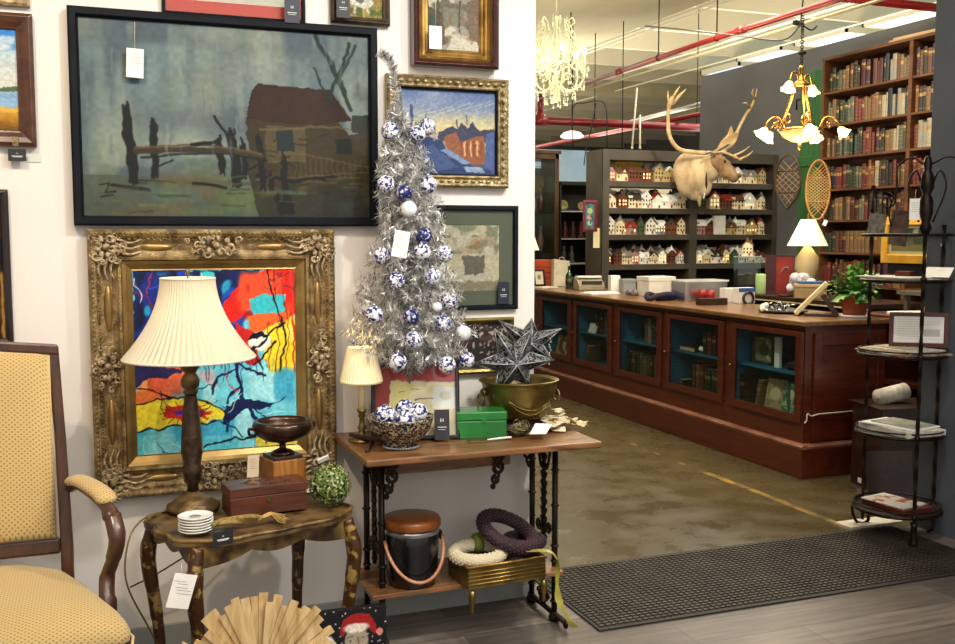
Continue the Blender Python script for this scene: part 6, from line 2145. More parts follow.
# ------------------------------------------------------------------ wooden slat fan on the floor
M_slat = wood('pale_split_wood', 'd4b885', 'a9874f', g=(6, 6, 1), sc=5, rough=.7, coat=0)
t = thing('slat_fan', 'sunburst wreath of split pale wood slats leaning in front of the side table', 'decoration', (.40, 2.76, .252))
rnd.seed(41)
N_ = 62
for k in range(N_):
    a = 2 * PI * k / N_ + rnd.uniform(-.02, .02)
    L = rnd.uniform(.205, .248)
    b = MB()
    b.M = Matrix.Rotation(-.12, 4, 'X') @ Matrix.Rotation(-a + PI / 2, 4, 'Y')
    w0, w1 = .006, rnd.uniform(.0115, .0135)
    dy = rnd.uniform(-.012, .012)
    b.add([(-w0, dy - .004, .03), (w0, dy - .004, .03), (w1, dy - .006, L), (-w1, dy - .006, L), (-w0, dy + .004, .03), (w0, dy + .004, .03), (w1, dy + .006, L - .004), (-w1, dy + .006, L - .006)],
          [(0, 1, 2, 3), (7, 6, 5, 4), (0, 4, 5, 1), (1, 5, 6, 2), (2, 6, 7, 3), (3, 7, 4, 0)])
    b.build('slat', M_slat, t)
MB().lathe([(.045, -.012), (.05, 0), (.045, .012)], n=20).build('hub', M_slat, t).rotation_euler = (PI / 2 - .12, 0, 0)

# ------------------------------------------------------------------ folk painting and the frame behind it
q0 = atY(311, 608, 3.0); q1 = atY(385, 604, 3.0)
hh = .31
t = thing('folk_painting', 'folk art panel of a white-bearded man in a red cap on starry black', 'picture', ((q0.x + q1.x) / 2, 2.99, q0.z - hh / 2 - .017), -.02)
w = q1.x - q0.x
b = MB(); b.box(-w / 2, w / 2, 0, .022, -hh / 2, hh / 2); b.build('panel', M_black, t)
a = Art(150, 190, '17181c', 19, .006)
rs = random.Random(6)
for k in range(70): a.ell(rs.random(), rs.random() * .7, .011, .009, 'e8e6e0', .9, .4)
a.poly([(.12, .45), (.25, .38), (.34, .5), (.5, .62), (.62, .56), (.8, .6), (1, .9), (1, 1), (.1, 1), (.2, .7)], '8f1d1c')
a.ell(.19, .33, .12, .10, 'e6e0d4', 1, .2).ell(.28, .36, .05, .06, 'e6e0d4')
a.poly([(.36, .22), (.42, .1), (.58, .05), (.76, .07), (.86, .2), (.84, .3), (.74, .2), (.5, .19), (.40, .28)], '9c1f1e')
a.ell(.9, .27, .055, .045, 'd9877c', 1, .2)
a.ell(.59, .33, .17, .16, 'a39a84').ell(.59, .20, .2, .06, 'e6ddcf', .95, .3).poly([(.44, .42), (.59, .46), (.76, .42), (.70, .52), (.66, .70), (.58, .74), (.52, .62)], 'e9e4da').ell(.60, .46, .12, .05, 'e9e4da').ell(.585, .485, .035, .012, '5a2420')
a.ell(.51, .33, .014, .010, '23231f').ell(.68, .31, .014, .010, '23231f').line([(.6, .3), (.62, .37)], .006, '8a5a48').ell(.66, .26, .05, .012, 'c98a70', .7, .5).line([(.47, .29), (.54, .29)], .005, '6a6258').line([(.46, .38), (.5, .4)], .005, 'b06a5a')
a.grain(.12, 60, 50).mesh('painting', w, hh, M_canvas, t, -.002)
q0 = atY(303, 609, 3.18); q1 = atY(372, 605, 3.18)
t = thing('leaning_frame', 'dark brown picture frame standing behind the bearded man panel', 'picture', ((q0.x + q1.x) / 2, 3.12, 0), 0)
w = q1.x - q0.x + .04; hz = (q0.z + q1.z) / 2 + .01
b = MB(); b.M = Matrix.Translation((0, .0, hz / 2)); b.ring(w, hz, [(0, 0), (0, .02), (.012, .022), (.018, .016), (.02, 0)]); b.build('frame', M_chairwood, t, bevel=.002)
b = MB(); b.box(-w / 2 + .015, w / 2 - .015, -.006, -.002, .015, hz - .015); b.build('backing', mat('brown_board', '5c4a36', rough=.8), t)
# ------------------------------------------------------------------ console table with cast iron base
M_ctop = wood('warm_console_top', '96683e', '4e3018', g=(1, 8, 8), sc=4, rough=.38, coat=.2)
M_iron = mat('brown_cast_iron', '3a2a1f', '20160f', sc=25, rough=.5, metal=.55, bump=.25, bs=70)
M_tubing = mat('dark_tubing', '241914', rough=.4, metal=.5)
CXL, CXR, CYF, CYB, CTZ = .824, 1.708, 3.195, 3.70, .75
KC = (CXL + CXR) / 2
t = thing('console_table', 'wooden-topped console table on an ornate cast iron base', 'table', (KC, (CYF + CYB) / 2, 0))
hx_, hy = (CXR - CXL) / 2, (CYB - CYF) / 2
b = MB(); b.box(-hx_, hx_, -hy, hy, CTZ - .024, CTZ); b.build('tabletop', M_ctop, t, bevel=.006, seg=3)
b = MB(); b.box(.96 - KC, 1.45 - KC, .0, .02, CTZ - .118, CTZ - .024); b.build('apron', M_ctop, t)
b = MB(); b.box(-hx_ + .06, hx_ - .07, -hy + .17, hy - .02, .202, .22); b.build('lower_shelf', M_ctop, t, bevel=.003)
for s in (-1, 1):
    xx = (.94 if s < 0 else 1.632) - KC
    fr_ = MB()
    for yy in (-hy + .24, hy - .05):
        b = MB()
        b.tube([(xx, yy, .03), (xx, yy, CTZ - .024)], .0115, 10)
        for z in (.08, .24, .30, .46, .60, .70): b.torus((xx, yy, z), .0125, .005, 12, 6)
        b.lathe([(.02, 0), (.022, .02), (.012, .035)], (xx, yy, 0), 12)
        b.build('post', M_tubing, t)
    b = MB()
    yc = .09
    # cast ornamental column between the posts
    z = .30
    b.tube([(xx, yc, .28), (xx, yc, CTZ - .024)], .009, 8)
    while z < .72:
        b.ball((xx, yc, z), (.012, .016, .014), 8)
        b.tube(spiral((xx, yc + .018, z + .012), .012, .004, 1.1, PI, 9, 'X', 1), .0035, 5)
        b.tube(spiral((xx, yc - .018, z + .012), .012, .004, 1.1, 0, 9, 'X', -1), .0035, 5)
        z += .036
    for sg in (-1, 1):
        b.tube(spiral((xx, yc + sg * .045, CTZ - .07), .026, .008, 1.4, 0, 18, 'X', sg), .006, 6)
        b.tube(spiral((xx, yc + sg * .045, .35), .026, .007, 1.4, PI, 18, 'X', sg), .006, 6)
        b.tube(bez([(xx, yc, CTZ - .14), (xx, yc + sg * .03, CTZ - .16), (xx, yc + sg * .07, CTZ - .05), (xx, yc + sg * .1, CTZ - .03)], 5), .006, 6)
    b.build('cast_column', M_iron, t)
    b = MB()
    b.tube([(xx, -hy + .14, .028), (xx, hy - .03, .028)], .011, 8)
    b.tube([(xx, -hy + .24, .19), (xx, hy - .05, .19)], .008, 8)
    for yy in (-hy + .14, hy - .04):
        b.tube(spiral((xx, yy, .02), .018, .006, 1.2, 0, 12, 'X'), .006, 6)
    b.ball((xx, yc, .06), (.016, .022, .03), 10)
    b.tube(spiral((xx, yc + .03, .07), .024, .006, 1.3, 0, 14, 'X'), .005, 6); b.tube(spiral((xx, yc - .03, .07), .024, .006, 1.3, PI, 14, 'X', -1), .005, 6)
    b.build('foot_bar', M_iron, t)
# hanging scroll brackets under the top
def bracket(x, y, dirn, arm_):
    b = MB()
    Q_ = Vector((x, y, CTZ - .03)); b.M = Matrix.Translation(Q_) @ Matrix.Scale(1.45, 4) @ Matrix.Translation(-Q_); arm_ /= 1.45
    b.tube([(x, y, CTZ - .034), (x + arm_, y, CTZ - .034)], .006, 6)
    b.tube(spiral((x, y, CTZ - .058), .022, .005, 1.3, PI / 2, 16, 'Y', dirn), .005, 6)
    b.tube(spiral((x - .006 * dirn, y, CTZ - .095), .018, .004, 1.3, PI / 2, 16, 'Y', -dirn), .0048, 6)
    b.tube(spiral((x - .01 * dirn, y, CTZ - .125), .012, .003, 1.2, PI / 2, 14, 'Y', dirn), .0045, 6)
    b.tube(bez([(x + .012 * dirn, y, CTZ - .05), (x - .014 * dirn, y, CTZ - .09), (x - .002, y, CTZ - .115), (x - .018 * dirn, y, CTZ - .14)], 5), .0042, 6)
    if abs(arm_) > .1:
        for k in range(3): b.tube(spiral((x + arm_ * (.3 + .3 * k), y, CTZ - .045), .014, .004, 1.2, PI / 2, 12, 'Y', dirn), .0042, 6)
    b.ball((x - .018 * dirn, y, CTZ - .143), .008, 8)
    b.build('scroll_bracket', M_iron, t)
bracket(.985 - KC, -hy + .24, 1, -.04)
bracket(1.40 - KC, -hy + .24, 1, .2)
bracket(1.6 - KC, hy - .07, -1, .02)

TT2 = CTZ + .0008
# candle lamp
q = atZ(361, 441, TT2)
t = thing('candle_lamp', 'small brass candlestick lamp with pleated cream shade on the console', 'lamp', (q.x + .004, q.y, TT2))
MB().lathe([(.048, 0), (.05, .005), (.03, .014), (.018, .022), (.012, .04), (.017, .05), (.010, .062), (.009, .085), (.014, .092), (.011, .1), (.017, .11), (.017, .118)], n=24).build('candlestick', M_brass, t)
MB().lathe([(.0125, .118), (.0125, .225), (.004, .23)], n=16).build('candle', mat('ivory_candle', 'ecd9a6', rough=.5), t)
M_shade2 = mat('small_pleated_shade', 'f4e6bb', rough=.8, emit=.08, ecol='ffdf9a')
MB().shell([(.075, .220), (.0745, .23), (.052, .335), (.046, .345)], n=168, flute=.028, nf=42).build('lamp_shade', M_shade2, t)
b = MB(); b.lathe([(.0765, .215), (.077, .227), (.0755, .227)], n=40); b.build('shade_trim', M_shade2, t)
LB = Vector(t.location)
# crossed dark wooden sticks left
q = atZ(345, 437, TT2)
t = thing('folded_stand', 'dark folded wooden stand lying at the left end of the console', 'stand', (.895, 3.42, TT2))
b = MB(); b.cbox((0, .0, .008), (.014, .24, .014), rz=-.35); b.build('slat', M_desk, t, bevel=.002)
b = MB(); b.cbox((.005, .03, .023), (.014, .2, .014), rz=.5); b.build('slat', M_desk, t, bevel=.002)

# blue and white porcelain pattern
def bw_mat(name, seed, lo=.48, hi=.52, sc=26, base='e6e6ea', ink='23306e'):
    m = mat(name, ink, base, sc=sc * 2, rough=.18, coat=.6, lo=lo, hi=hi, detail=3, dist=1.4, tex='noise')
    mp = [n for n in m.node_tree.nodes if n.type == 'MAPPING'][0]
    mp.inputs['Location'].default_value = (seed * 1.7, seed * .9, seed * .3)
    return m


BW = [bw_mat('blue_white_china_a', 1, .49, .53), bw_mat('blue_white_china_b', 2, .5, .53, 34), bw_mat('blue_white_china_c', 3, .46, .5, 32), bw_mat('deep_blue_china', 4, .56, .60, 24, 'c9cde0', '1a2360'), bw_mat('white_frosted_china', 5, .28, .32, 26, 'eeeef2', '9aa0b8')]
BWN = ['blue-and-white floral', 'densely patterned blue-and-white', 'lightly patterned blue-and-white', 'deep blue patterned', 'mostly white patterned']

# footed bowl
q = atZ(404, 450, TT2)
t = thing('porcelain_bowl', 'black and gold patterned footed bowl holding blue-and-white balls', 'bowl', (q.x + .004, q.y + .05, TT2))
t.scale = (1.12, 1.12, .92)
M_bowl = mat('dark_patterned_glaze', '1a1a1e', 'b5a588', sc=90, rough=.2, coat=.7, lo=.53, hi=.57, detail=3, dist=1.5)
MB().lathe([(.050, 0), (.053, .004), (.047, .018), (.05, .024), (.078, .048), (.096, .078), (.104, .108), (.107, .122), (.104, .122), (.093, .082), (.074, .054), (.04, .03), (0, .028)], n=64, flute=.02, nf=8).build('bowl', M_bowl, t)
b = MB()
for i in range(40):
    a_ = 2 * PI * i / 40
    b.ball((.055 * math.cos(a_), .055 * math.sin(a_), .006), .005, 6)
b.build('foot_beading', M_gpack, t)
bowl_loc = Vector(t.location)
for k, (dx, dy, dz, r, m_) in enumerate(((-.060, -.01, .122, .037, 1), (.0, -.05, .108, .036, 0), (.058, -.012, .122, .037, 2), (.030, .045, .128, .036, 1), (-.03, .045, .104, .034, 0))):
    o = MB().ball((0, 0, 0), r, 24).build('china_ball', BW[m_]); o.location = bowl_loc + Vector((dx, dy, dz))
    tag(o, 'blue-and-white china ball in the bowl, %s' % ['left one', 'front middle one', 'right one', 'back right one', 'back left one mostly hidden'][k], 'ball', 'china balls in the bowl')

# leaning framed print
t = thing('framed_print', 'black-framed abstract print with red mat leaning on the console', 'picture', (1.078, 3.455, TT2 + .002), -.27)
Rl = Matrix.Rotation(-.2, 4, 'X')
w, h = .325, .285
M_ = Rl @ Matrix.Translation((0, .012, h / 2))
b = MB(); b.M = M_; b.ring(w, h, [(0, -.012), (0, .014), (.004, .018), (.013, .018), (.015, .01), (.015, -.012)]); b.build('frame', M_black, t)
a = Art(120, 110, 'e2d0a8', 31, .008)
a.poly([(0, 0), (1, 0), (1, .24), (0, .2)], 'b8282c').poly([(0, 0), (.22, 0), (.16, 1), (0, 1)], 'c23a30').poly([(.22, .0), (.5, .0), (.45, .22), (.24, .2)], 'd8603a', .7)
a.poly([(.2, .22), (.98, .26), (.9, 1), (.14, 1)], 'f2e2b4').poly([(.24, .24), (.5, .26), (.36, .62), (.2, .6)], 'f4e690', .8).poly([(.72, .3), (1, .32), (.98, .62), (.7, .6)], 'f4f0ea')
a.line([(.5, .48), (.72, .47)], .007, '3a3430').line([(.3, .38), (.36, .36)], .004, '6a5a4c').line([(.45, .33), (.56, .34)], .004, '8a7a68').blot('c9b98e', 7, 8, .6, .7, .5, (.2, .3, .95, 1))
a.mesh('print', w - .026, h - .026, M_paper_art, t, -.004, M=M_)
b = MB(); b.M = M_; b.box(-w / 2 + .012, w / 2 - .012, -.0095, -.0085, -h / 2 + .012, h / 2 - .012); b.build('glass_pane', M_glass2, t)
b = MB(); b.M = M_; b.box(-.1, .1, .004, .01, -.1, .1); b.build('backing', M_black, t)
card = price_card((1.160, 3.400, TT2 + .062), .055, .11, 'navy printed card in the lower right corner of the leaning print', M_blackcard, -.27, 0, hang=0)
card.rotation_euler = (-.2, 0, -.27)

# green box
t = thing('green_box', 'bright green wooden box with lid on the console', 'box', (1.335, 3.452, TT2), -.22)
M_gbox = mat('bright_green_paint', '1f7d33', '166326', sc=8, rough=.28, coat=.4)
b = MB(); b.box(-.10, .085, -.06, .06, 0, .066); b.build('box_body', M_gbox, t, bevel=.003)
b = MB(); b.box(-.102, .087, -.062, .062, .068, .1); b.build('lid', M_gbox, t, bevel=.004)
b = MB(); b.cbox((0, -.0625, .066), (.02, .002, .016)); b.build('latch', M_gbox, t)

# brass planter
q = atY(519, 405, 3.54)
b = MB(); b.lathe([(.10, 0), (.11, .006), (.10, .02), (.09, .044), (0, .044)], n=32, sy=.78)
tag(b.build('planter_stand', M_desk, None, loc=(q.x, 3.54, TT2)), 'dark wooden stand beneath the brass planter', 'stand')
t = pot = thing('brass_planter', 'oval brass planter with ring handles holding tin stars', 'planter', (q.x, 3.54, TT2 + .0445))
t.scale = (1, 1, .8)
SYY = .92
b = MB()
b.lathe([(.095, 0), (.105, .006), (.125, .05), (.14, .11), (.147, .165), (.154, .178), (.150, .184), (.142, .17), (.13, .11), (.11, .05), (.08, .015), (0, .012)], n=48, sy=SYY)
b.build('bowl', M_brass, t)
b = MB(); b.tube([(.153 * math.cos(2 * PI * i / 48), .153 * math.sin(2 * PI * i / 48) * SYY, .18) for i in range(48)], .005, 8, closed=True); b.build('rim', M_brass, t)
for s in (-1, 1):
    b = MB(); b.ball((s * .148, 0, .13), (.014, .02, .02), 10); b.torus((s * .16, 0, .095), .028, .004, 18, 6, 'X'); b.build('ring_handle', M_brass, t)
b = MB()
for k, (dz, sag) in enumerate(((.105, .05), (.10, .068))):
    pts = []
    for i in range(15):
        u = i / 14
        a_ = -PI / 2 + (u - .5) * 1.35
        z = dz - sag * (1 - (2 * u - 1) ** 2)
        r = .118 + .22 * max(0, z) + .006
        pts.append((r * math.cos(a_), r * math.sin(a_) * SYY, z))
    b.tube(pts, .0028, 6)
b.build('swag', M_brass, t)
PL = Vector(t.location)

M_tin = mat('punched_tin', '08090a', '7f8385', sc=80, rough=.35, metal=.35, lo=.49, hi=.53, detail=1, dist=1.5)
M_tinedge = mat('tin_edge', 'a9acae', rough=.3, metal=.85)


def star(label, loc, R_, r_, dpt, rot, npt=6, radii=None):
    t = thing('tin_star', label, 'ornament', loc, 0, 'punched tin stars in the brass planter')
    t.rotation_euler = rot
    vs = [(0, -dpt, 0), (0, dpt, 0)]
    for i in range(2 * npt):
        a_ = PI * i / npt
        rr = (radii[i // 2] if radii else R_) if i % 2 == 0 else r_
        vs.append((rr * math.sin(a_), 0, rr * math.cos(a_)))
    n = 2 * npt
    fs = []
    for i in range(n):
        j = (i + 1) % n
        fs += [(0, 2 + i, 2 + j), (1, 2 + j, 2 + i)]
    b = MB(); b.add(vs, fs); b.build('star_body', M_tin, t)
    b = MB()
    for i in range(n):
        b.tube([vs[0], vs[2 + i]], .0022, 5)
        b.tube([vs[2 + i], vs[2 + (i + 1) % n]], .0022, 5)
        if i % 2 == 0: b.tube([vs[1], vs[2 + i]], .0022, 5)
    b.build('soldered_edges', M_tinedge, t)
    return t


q = atY(515, 362, 3.45)
star('large punched tin star at the front, resting on the brass planter rim', (q.x, 3.46, q.z), .15, .07, .055, (.1, .5, -.12), 6, [.145, .158, .118, .16, .155, .15])
q = atY(525, 346, 3.57)
star('punched tin star behind the front one, standing up in the planter', (q.x + .03, 3.60, q.z + .008), .145, .055, .04, (-.1, .12, -.35), 6, [.10, .14, .12, .14, .12, .15])
q = atY(541, 345, 3.6)
b = MB()
for k in range(10): b.ball((.004 * math.sin(k * 2), 0, -.011 * k), .0048, 8)
b.torus((0, 0, .012), .008, .0015, 10, 5, 'Y')
tag(b.build('beaded_chain', M_tinedge, None, loc=(q.x + .006, 3.53, q.z + .03)), 'silver bead chain hanging on the right of the tin stars', 'chain')

# odds and ends on the console
q = atZ(522, 437, TT2)
b = MB(); rnd.seed(23)
for k in range(16):
    b.torus((rnd.uniform(-.02, .02), rnd.uniform(-.015, .015), .006 + .0025 * k * .6), rnd.uniform(.018, .04), .002, 18, 5, 'Z', mi=k % 2)
    b.tube(spiral((rnd.uniform(-.02, .02), rnd.uniform(-.015, .015), .02 + rnd.uniform(-.005, .012)), .028, .008, 1.4, rnd.uniform(0, 6), 14, rnd.choice('XYZ')), .0016, 5)
o = b.build('beaded_necklace', [mat('olive_beads', '4c4a30', 'a89c6a', sc=90, rough=.3, metal=.4), M_iron], None, loc=(q.x, q.y + .025, TT2 + .004))
tag(o, 'tangled heap of olive beaded necklaces on the console', 'jewellery')
q = atZ(492, 442, TT2)
t = thing('letter_opener', 'slim pearl-handled letter opener lying by the green box', 'tool', (q.x, q.y + .012, TT2 + .008), .1)
t.scale = (1.5, 1.5, 1.5)
b = MB(); b.tube([(-.01, 0, 0), (.055, 0, 0)], [.003, .005], 8, flat=.6); b.build('handle', M_white, t)
b = MB(); b.tube([(-.07, 0, 0), (-.04, .002, .0), (-.01, 0, 0)], [.001, .0035, .004], 8, flat=.4); b.torus((-.05, .004, 0), .008, .0015, 12, 5); b.build('blade', M_brass, t)
q = atZ(557, 430, TT2)
b = MB(); rnd.seed(3)
for k in range(46):
    gx_ = rnd.gauss(0, .05); c = Vector((gx_, rnd.gauss(0, .03), rnd.uniform(.006, .012 + .055 * math.exp(-(gx_ / .05) ** 2))))
    n = 7
    pts = []
    r = rnd.uniform(.016, .036)
    for i in range(n):
        a_ = 2 * PI * i / n
        pts.append(c + Vector((r * math.cos(a_) * rnd.uniform(.7, 1.3), r * math.sin(a_) * rnd.uniform(.6, 1.2), rnd.uniform(-.006, .010))))
    b.add([c + Vector((0, 0, .006))] + pts + [p - Vector((0, 0, .0012)) for p in pts], [(0, 1 + i, 1 + (i + 1) % n) for i in range(n)] + [(1 + i, 1 + n + i, 1 + n + (i + 1) % n, 1 + (i + 1) % n) for i in range(n)] + [tuple(range(1 + n, 1 + 2 * n))[::-1]])
tag(b.build('lace_bundle', mat('yellowed_lace', 'e0d6b8', 'bda97c', sc=24, rough=.8, bump=.4), None, loc=(q.x + .02, q.y + .03, TT2)), 'crumpled heap of yellowed lace at the right end of the console', 'lace')
q = atZ(541, 430, TT2 + .03)
b = MB(); b.add([(-.055, -.02, -.012), (.0, -.045, -.01), (.05, .01, .012), (.0, .05, .012), (-.055, -.02, -.0135), (.0, -.045, -.0115), (.05, .01, .0105), (.0, .05, .0105)], [(0, 1, 2, 3), (7, 6, 5, 4), (0, 4, 5, 1), (1, 5, 6, 2), (2, 6, 7, 3), (3, 7, 4, 0)])
tag(b.build('white_card', M_white, None, loc=(q.x, q.y, TT2 + .035)), 'plain white card lying on the left of the lace heap', 'card')

# ------------------------------------------------------------------ silver tinsel tree
q = atY(411, 372, 3.50)
TXx = q.x
t = tree = thing('tinsel_tree', 'slim silver tinsel Christmas tree with a bent tip on the console', 'tree', (TXx, 3.515, TT2))
z0, z1 = .245, 1.28
b = MB(); b.tube([(0, 0, .01), (-.005, 0, z1 * .8), (-.03, 0, z1)], [.009, .006, .003], 8); b.build('trunk', M_tinedge, t)
b = MB()
for k in range(3):
    a_ = 2 * PI * k / 3 + .5
    b.tube([(0, 0, .08), (.08 * math.cos(a_), .08 * math.sin(a_), .006)], .005, 6)
b.build('stand', M_black, t)
rnd.seed(50)
b = MB()


def needles(p0, p1, n, ln, wdt):
    d = (p1 - p0)
    dn = d.normalized()
    o = dn.orthogonal().normalized()
    for i in range(n):
        u = rnd.random()
        p = p0 + d * u
        v = o.copy(); v.rotate(Matrix.Rotation(rnd.uniform(0, 6.283), 3, dn))
        v = (v + dn * rnd.uniform(.1, .9)).normalized()
        L = ln * rnd.uniform(.6, 1.2)
        s = v.orthogonal().normalized(); s.rotate(Matrix.Rotation(rnd.uniform(0, 6.283), 3, v))
        s *= wdt
        m_ = p + v * L * .5 + Vector((rnd.uniform(-1, 1), rnd.uniform(-1, 1), rnd.uniform(-1, 1))) * .003
        e = p + v * L
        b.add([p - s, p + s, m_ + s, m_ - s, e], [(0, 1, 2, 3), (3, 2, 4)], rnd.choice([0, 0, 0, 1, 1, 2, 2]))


# outline half-widths measured along the height
PR = [(0.0, .215), (.08, .25), (.2, .222), (.36, .175), (.5, .14), (.62, .125), (.74, .11), (.84, .085), (.9, .055), (.97, .036), (1.0, .025)]


def prad(u):
    for i in range(len(PR) - 1):
        if PR[i][0] <= u <= PR[i + 1][0]:
            k = (u - PR[i][0]) / (PR[i + 1][0] - PR[i][0])
            return PR[i][1] * (1 - k) + PR[i + 1][1] * k
    return PR[-1][1]


NB = 290
for k in range(NB):
    u = (k / NB) ** 1.12
    z = z0 + (z1 - z0 - .1) * u
    a_ = k * 2.39996
    r = prad(u) * rnd.uniform(.72, 1.02)
    base = Vector((-.04 * max(0, u - .6) / .4, 0, z))
    tip = base + Vector((r * math.cos(a_), r * math.sin(a_) * .85, r * .28 + rnd.uniform(-.01, .02)))
    if tip.y > .14: tip.y = .14
    needles(base, tip, int(80 + 720 * r), .034, .0009)
# bent feathery tip
tp = bez([(-.035, 0, z1 - .1), (-.05, 0, z1 + .0), (-.055, 0, z1 + .06), (-.075, 0, z1 + .10), (-.10, 0, z1 + .115)], 5)
for i in range(len(tp) - 1): needles(tp[i], tp[i + 1], 50, .028, .001)
o = b.build('tinsel', [mat('silver_tinsel', 'dcdcda', rough=.3, metal=.75), mat('lit_tinsel', 'f6f3ec', rough=.4, metal=.1), mat('shadowed_tinsel', '54575e', rough=.25, metal=.9)], t)  # sparkle and dark gaps of the tree put into the needle colours
o['kind'] = 'stuff'
TL = Vector(t.location)
# hanging baubles
orn = [(390, 131, 2), (417, 134, 1), (427, 127, 2), (386, 184, 2), (428, 185, 1), (409, 209, 4), (404, 193, 3), (424, 236, 3), (382, 256, 1), (422, 252, 0), (444, 254, 2), (396, 281, 1), (432, 277, 2), (449, 301, 2), (374, 315, 1),
       (411, 317, 3), (443, 324, 1), (414, 340, 2), (398, 362, 0), (447, 365, 2), (466, 360, 0), (463, 333, 4), (437, 307, 4)]
_bp = {}
for i, (px, py, m_) in enumerate(orn):
    dxx = atY(px, py, 3.5)
    rad = .0325 if m_ != 4 else .029
    if i in (6, 7, 15): rad = .03
    if i == 22: rad = .018
    prof_r = prad(max(0, min(1, (dxx.z - TL.z - z0) / (z1 - z0 - .1))))
    off = dxx.x - TL.x
    dep = math.sqrt(max(.0004, (prof_r * 1.02) ** 2 - min(off * off, (prof_r * .95) ** 2))) * .78
    w_ = atY(px, py, TL.y - dep)
    lab = '%s bauble on the silver tree, %s' % (BWN[m_], ['top left', 'top centre', 'top right', 'left side of upper part', 'right side of upper part', 'centre above the white tag', 'behind the white one above the tag', 'upper right of the white tag',
        'left of the white tag below', 'right of the white tag', 'far right beside the white tag', 'centre left of the middle', 'centre right of the middle', 'right edge in lower half', 'left edge in lower half',
        'centre of the lower half', 'right of centre in lower half', 'low centre', 'bottom left above the leaning print', 'bottom right above the leaning print', 'bottom far right near the stars', 'lower right edge', 'small, centre right'][i])
    if m_ not in _bp:
        t = thing('bauble', lab, 'bauble', w_, 0, 'baubles on the silver tree')
        MB().ball((0, 0, 0), .034, 24).build('ball', BW[m_], t)
        b = MB(); b.lathe([(.007, .032), (.007, .042), (0, .043)], n=12); b.torus((0, 0, .047), .005, .001, 10, 4, 'Y'); b.build('cap', M_tinedge, t)
        _bp[m_] = t
    else:
        t = dup(_bp[m_], w_, i * 1.3, lab, 'baubles on the silver tree')
    t.scale = (rad / .034,) * 3
# navy ribbons on the tree
for i, (px, py, px2, py2) in enumerate(((429, 228, 436, 248), (382, 235, 382, 252), (396, 262, 396, 275), (428, 255, 430, 270), (423, 118, 424, 130))):
    p, p2 = atY(px, py, 3.40), atY(px2, py2, 3.39)
    b = MB(); b.tube([Vector((0, 0, 0)), p2 - p], .0028, 6, flat=.4)
    tag(b.build('ribbon', M_navycard, None, loc=p), 'short navy ribbon on the silver tree, %s' % ['right of the white tag', 'left above the left bauble', 'below the white tag', 'below the right bauble', 'near the top'][i], 'ribbon')
q = atY(400, 244, 3.345)
tg = price_card((q.x, 3.335, q.z), .055, .092, 'white handwritten tag hanging on the silver tree', M_white, 0, .18, False, hang=.02)

# ------------------------------------------------------------------ lower shelf
SZ = .2205
q = atZ(410, 590, SZ)
t = thing('ice_bucket', 'black ice bucket with a wooden lid and tan bail handle on the lower shelf', 'bucket', (1.058, 3.45, SZ))
BS_ = 1.1
t.scale = (BS_,) * 3
MB().lathe([(.072, 0), (.078, .004), (.086, .05), (.09, .12), (.091, .19), (.088, .195)], n=40).build('bucket_body', mat('black_leatherette', '0e0e10', rough=.25, coat=.5), t)
MB().lathe([(.0915, .176), (.0925, .18), (.0925, .188), (.0915, .192)], n=40).build('rim_band', M_tinedge, t)
MB().lathe([(.095, .196), (.098, .2), (.098, .218), (.094, .226), (.05, .229), (0, .229)], n=40).build('lid', wood('orange_teak', '9c5a26', '6e3a15', g=(1, 6, 6), sc=5, rough=.35), t)
M_tan = mat('tan_bentwood', 'b97f58', '9a6340', sc=8, rough=.4)
b = MB()
hp = []
for i in range(21):
    a_ = PI * i / 20
    hp.append(Vector((-.100 * math.cos(a_), -.025 - .085 * math.sin(a_), .16 - .125 * math.sin(a_))))
b.tube(hp, .006, 8, flat=.55)
b.build('handle', M_tan, t)
for s in (-1, 1):
    b = MB(); b.cbox((s * .096, -.012, .16), (.008, .03, .03)); b.build('hinge', M_black, t, bevel=.002)

t = thing('brass_tray', 'small rectangular footed brass tray on the lower console shelf', 'tray', (1.375, 3.40, SZ), .06)
TWx, TDy = .158, .095
b = MB()
for (x0, x1, y0, y1) in ((-TWx, TWx, -TDy, -TDy + .006), (-TWx, TWx, TDy - .006, TDy), (-TWx, -TWx + .006, -TDy, TDy), (TWx - .006, TWx, -TDy, TDy)): b.box(x0, x1, y0, y1, .004, .08)
b.box(-TWx, TWx, -TDy, TDy, 0, .006)
b.build('tray_body', M_brass, t, bevel=.002)
b = MB()
for z in (.018, .032, .046, .06):
    b.tube([(-TWx - .001, -TDy - .001, z), (TWx + .001, -TDy - .001, z)], .0028, 6)
b.tube([(-TWx, -TDy, .082), (TWx, -TDy, .082), (TWx, TDy, .082), (-TWx, TDy, .082)], .006, 8, closed=True)
b.build('reeding', M_gold, t)
for s in (-1, 1):
    b = MB(); b.lathe([(.004, -.085), (.009, -.08), (.007, -.06), (.012, -.045), (.014, -.02), (.010, .0)], (s * (TWx - .012), -TDy - .008, .0), 12); b.build('foot', M_brass, t)
MB().box(-TWx + .01, TWx - .01, -TDy + .01, TDy - .01, .0065, .03).build('velvet_pad', mat('maroon_velvet', '3a1014', rough=.9, sheen=.5), t)


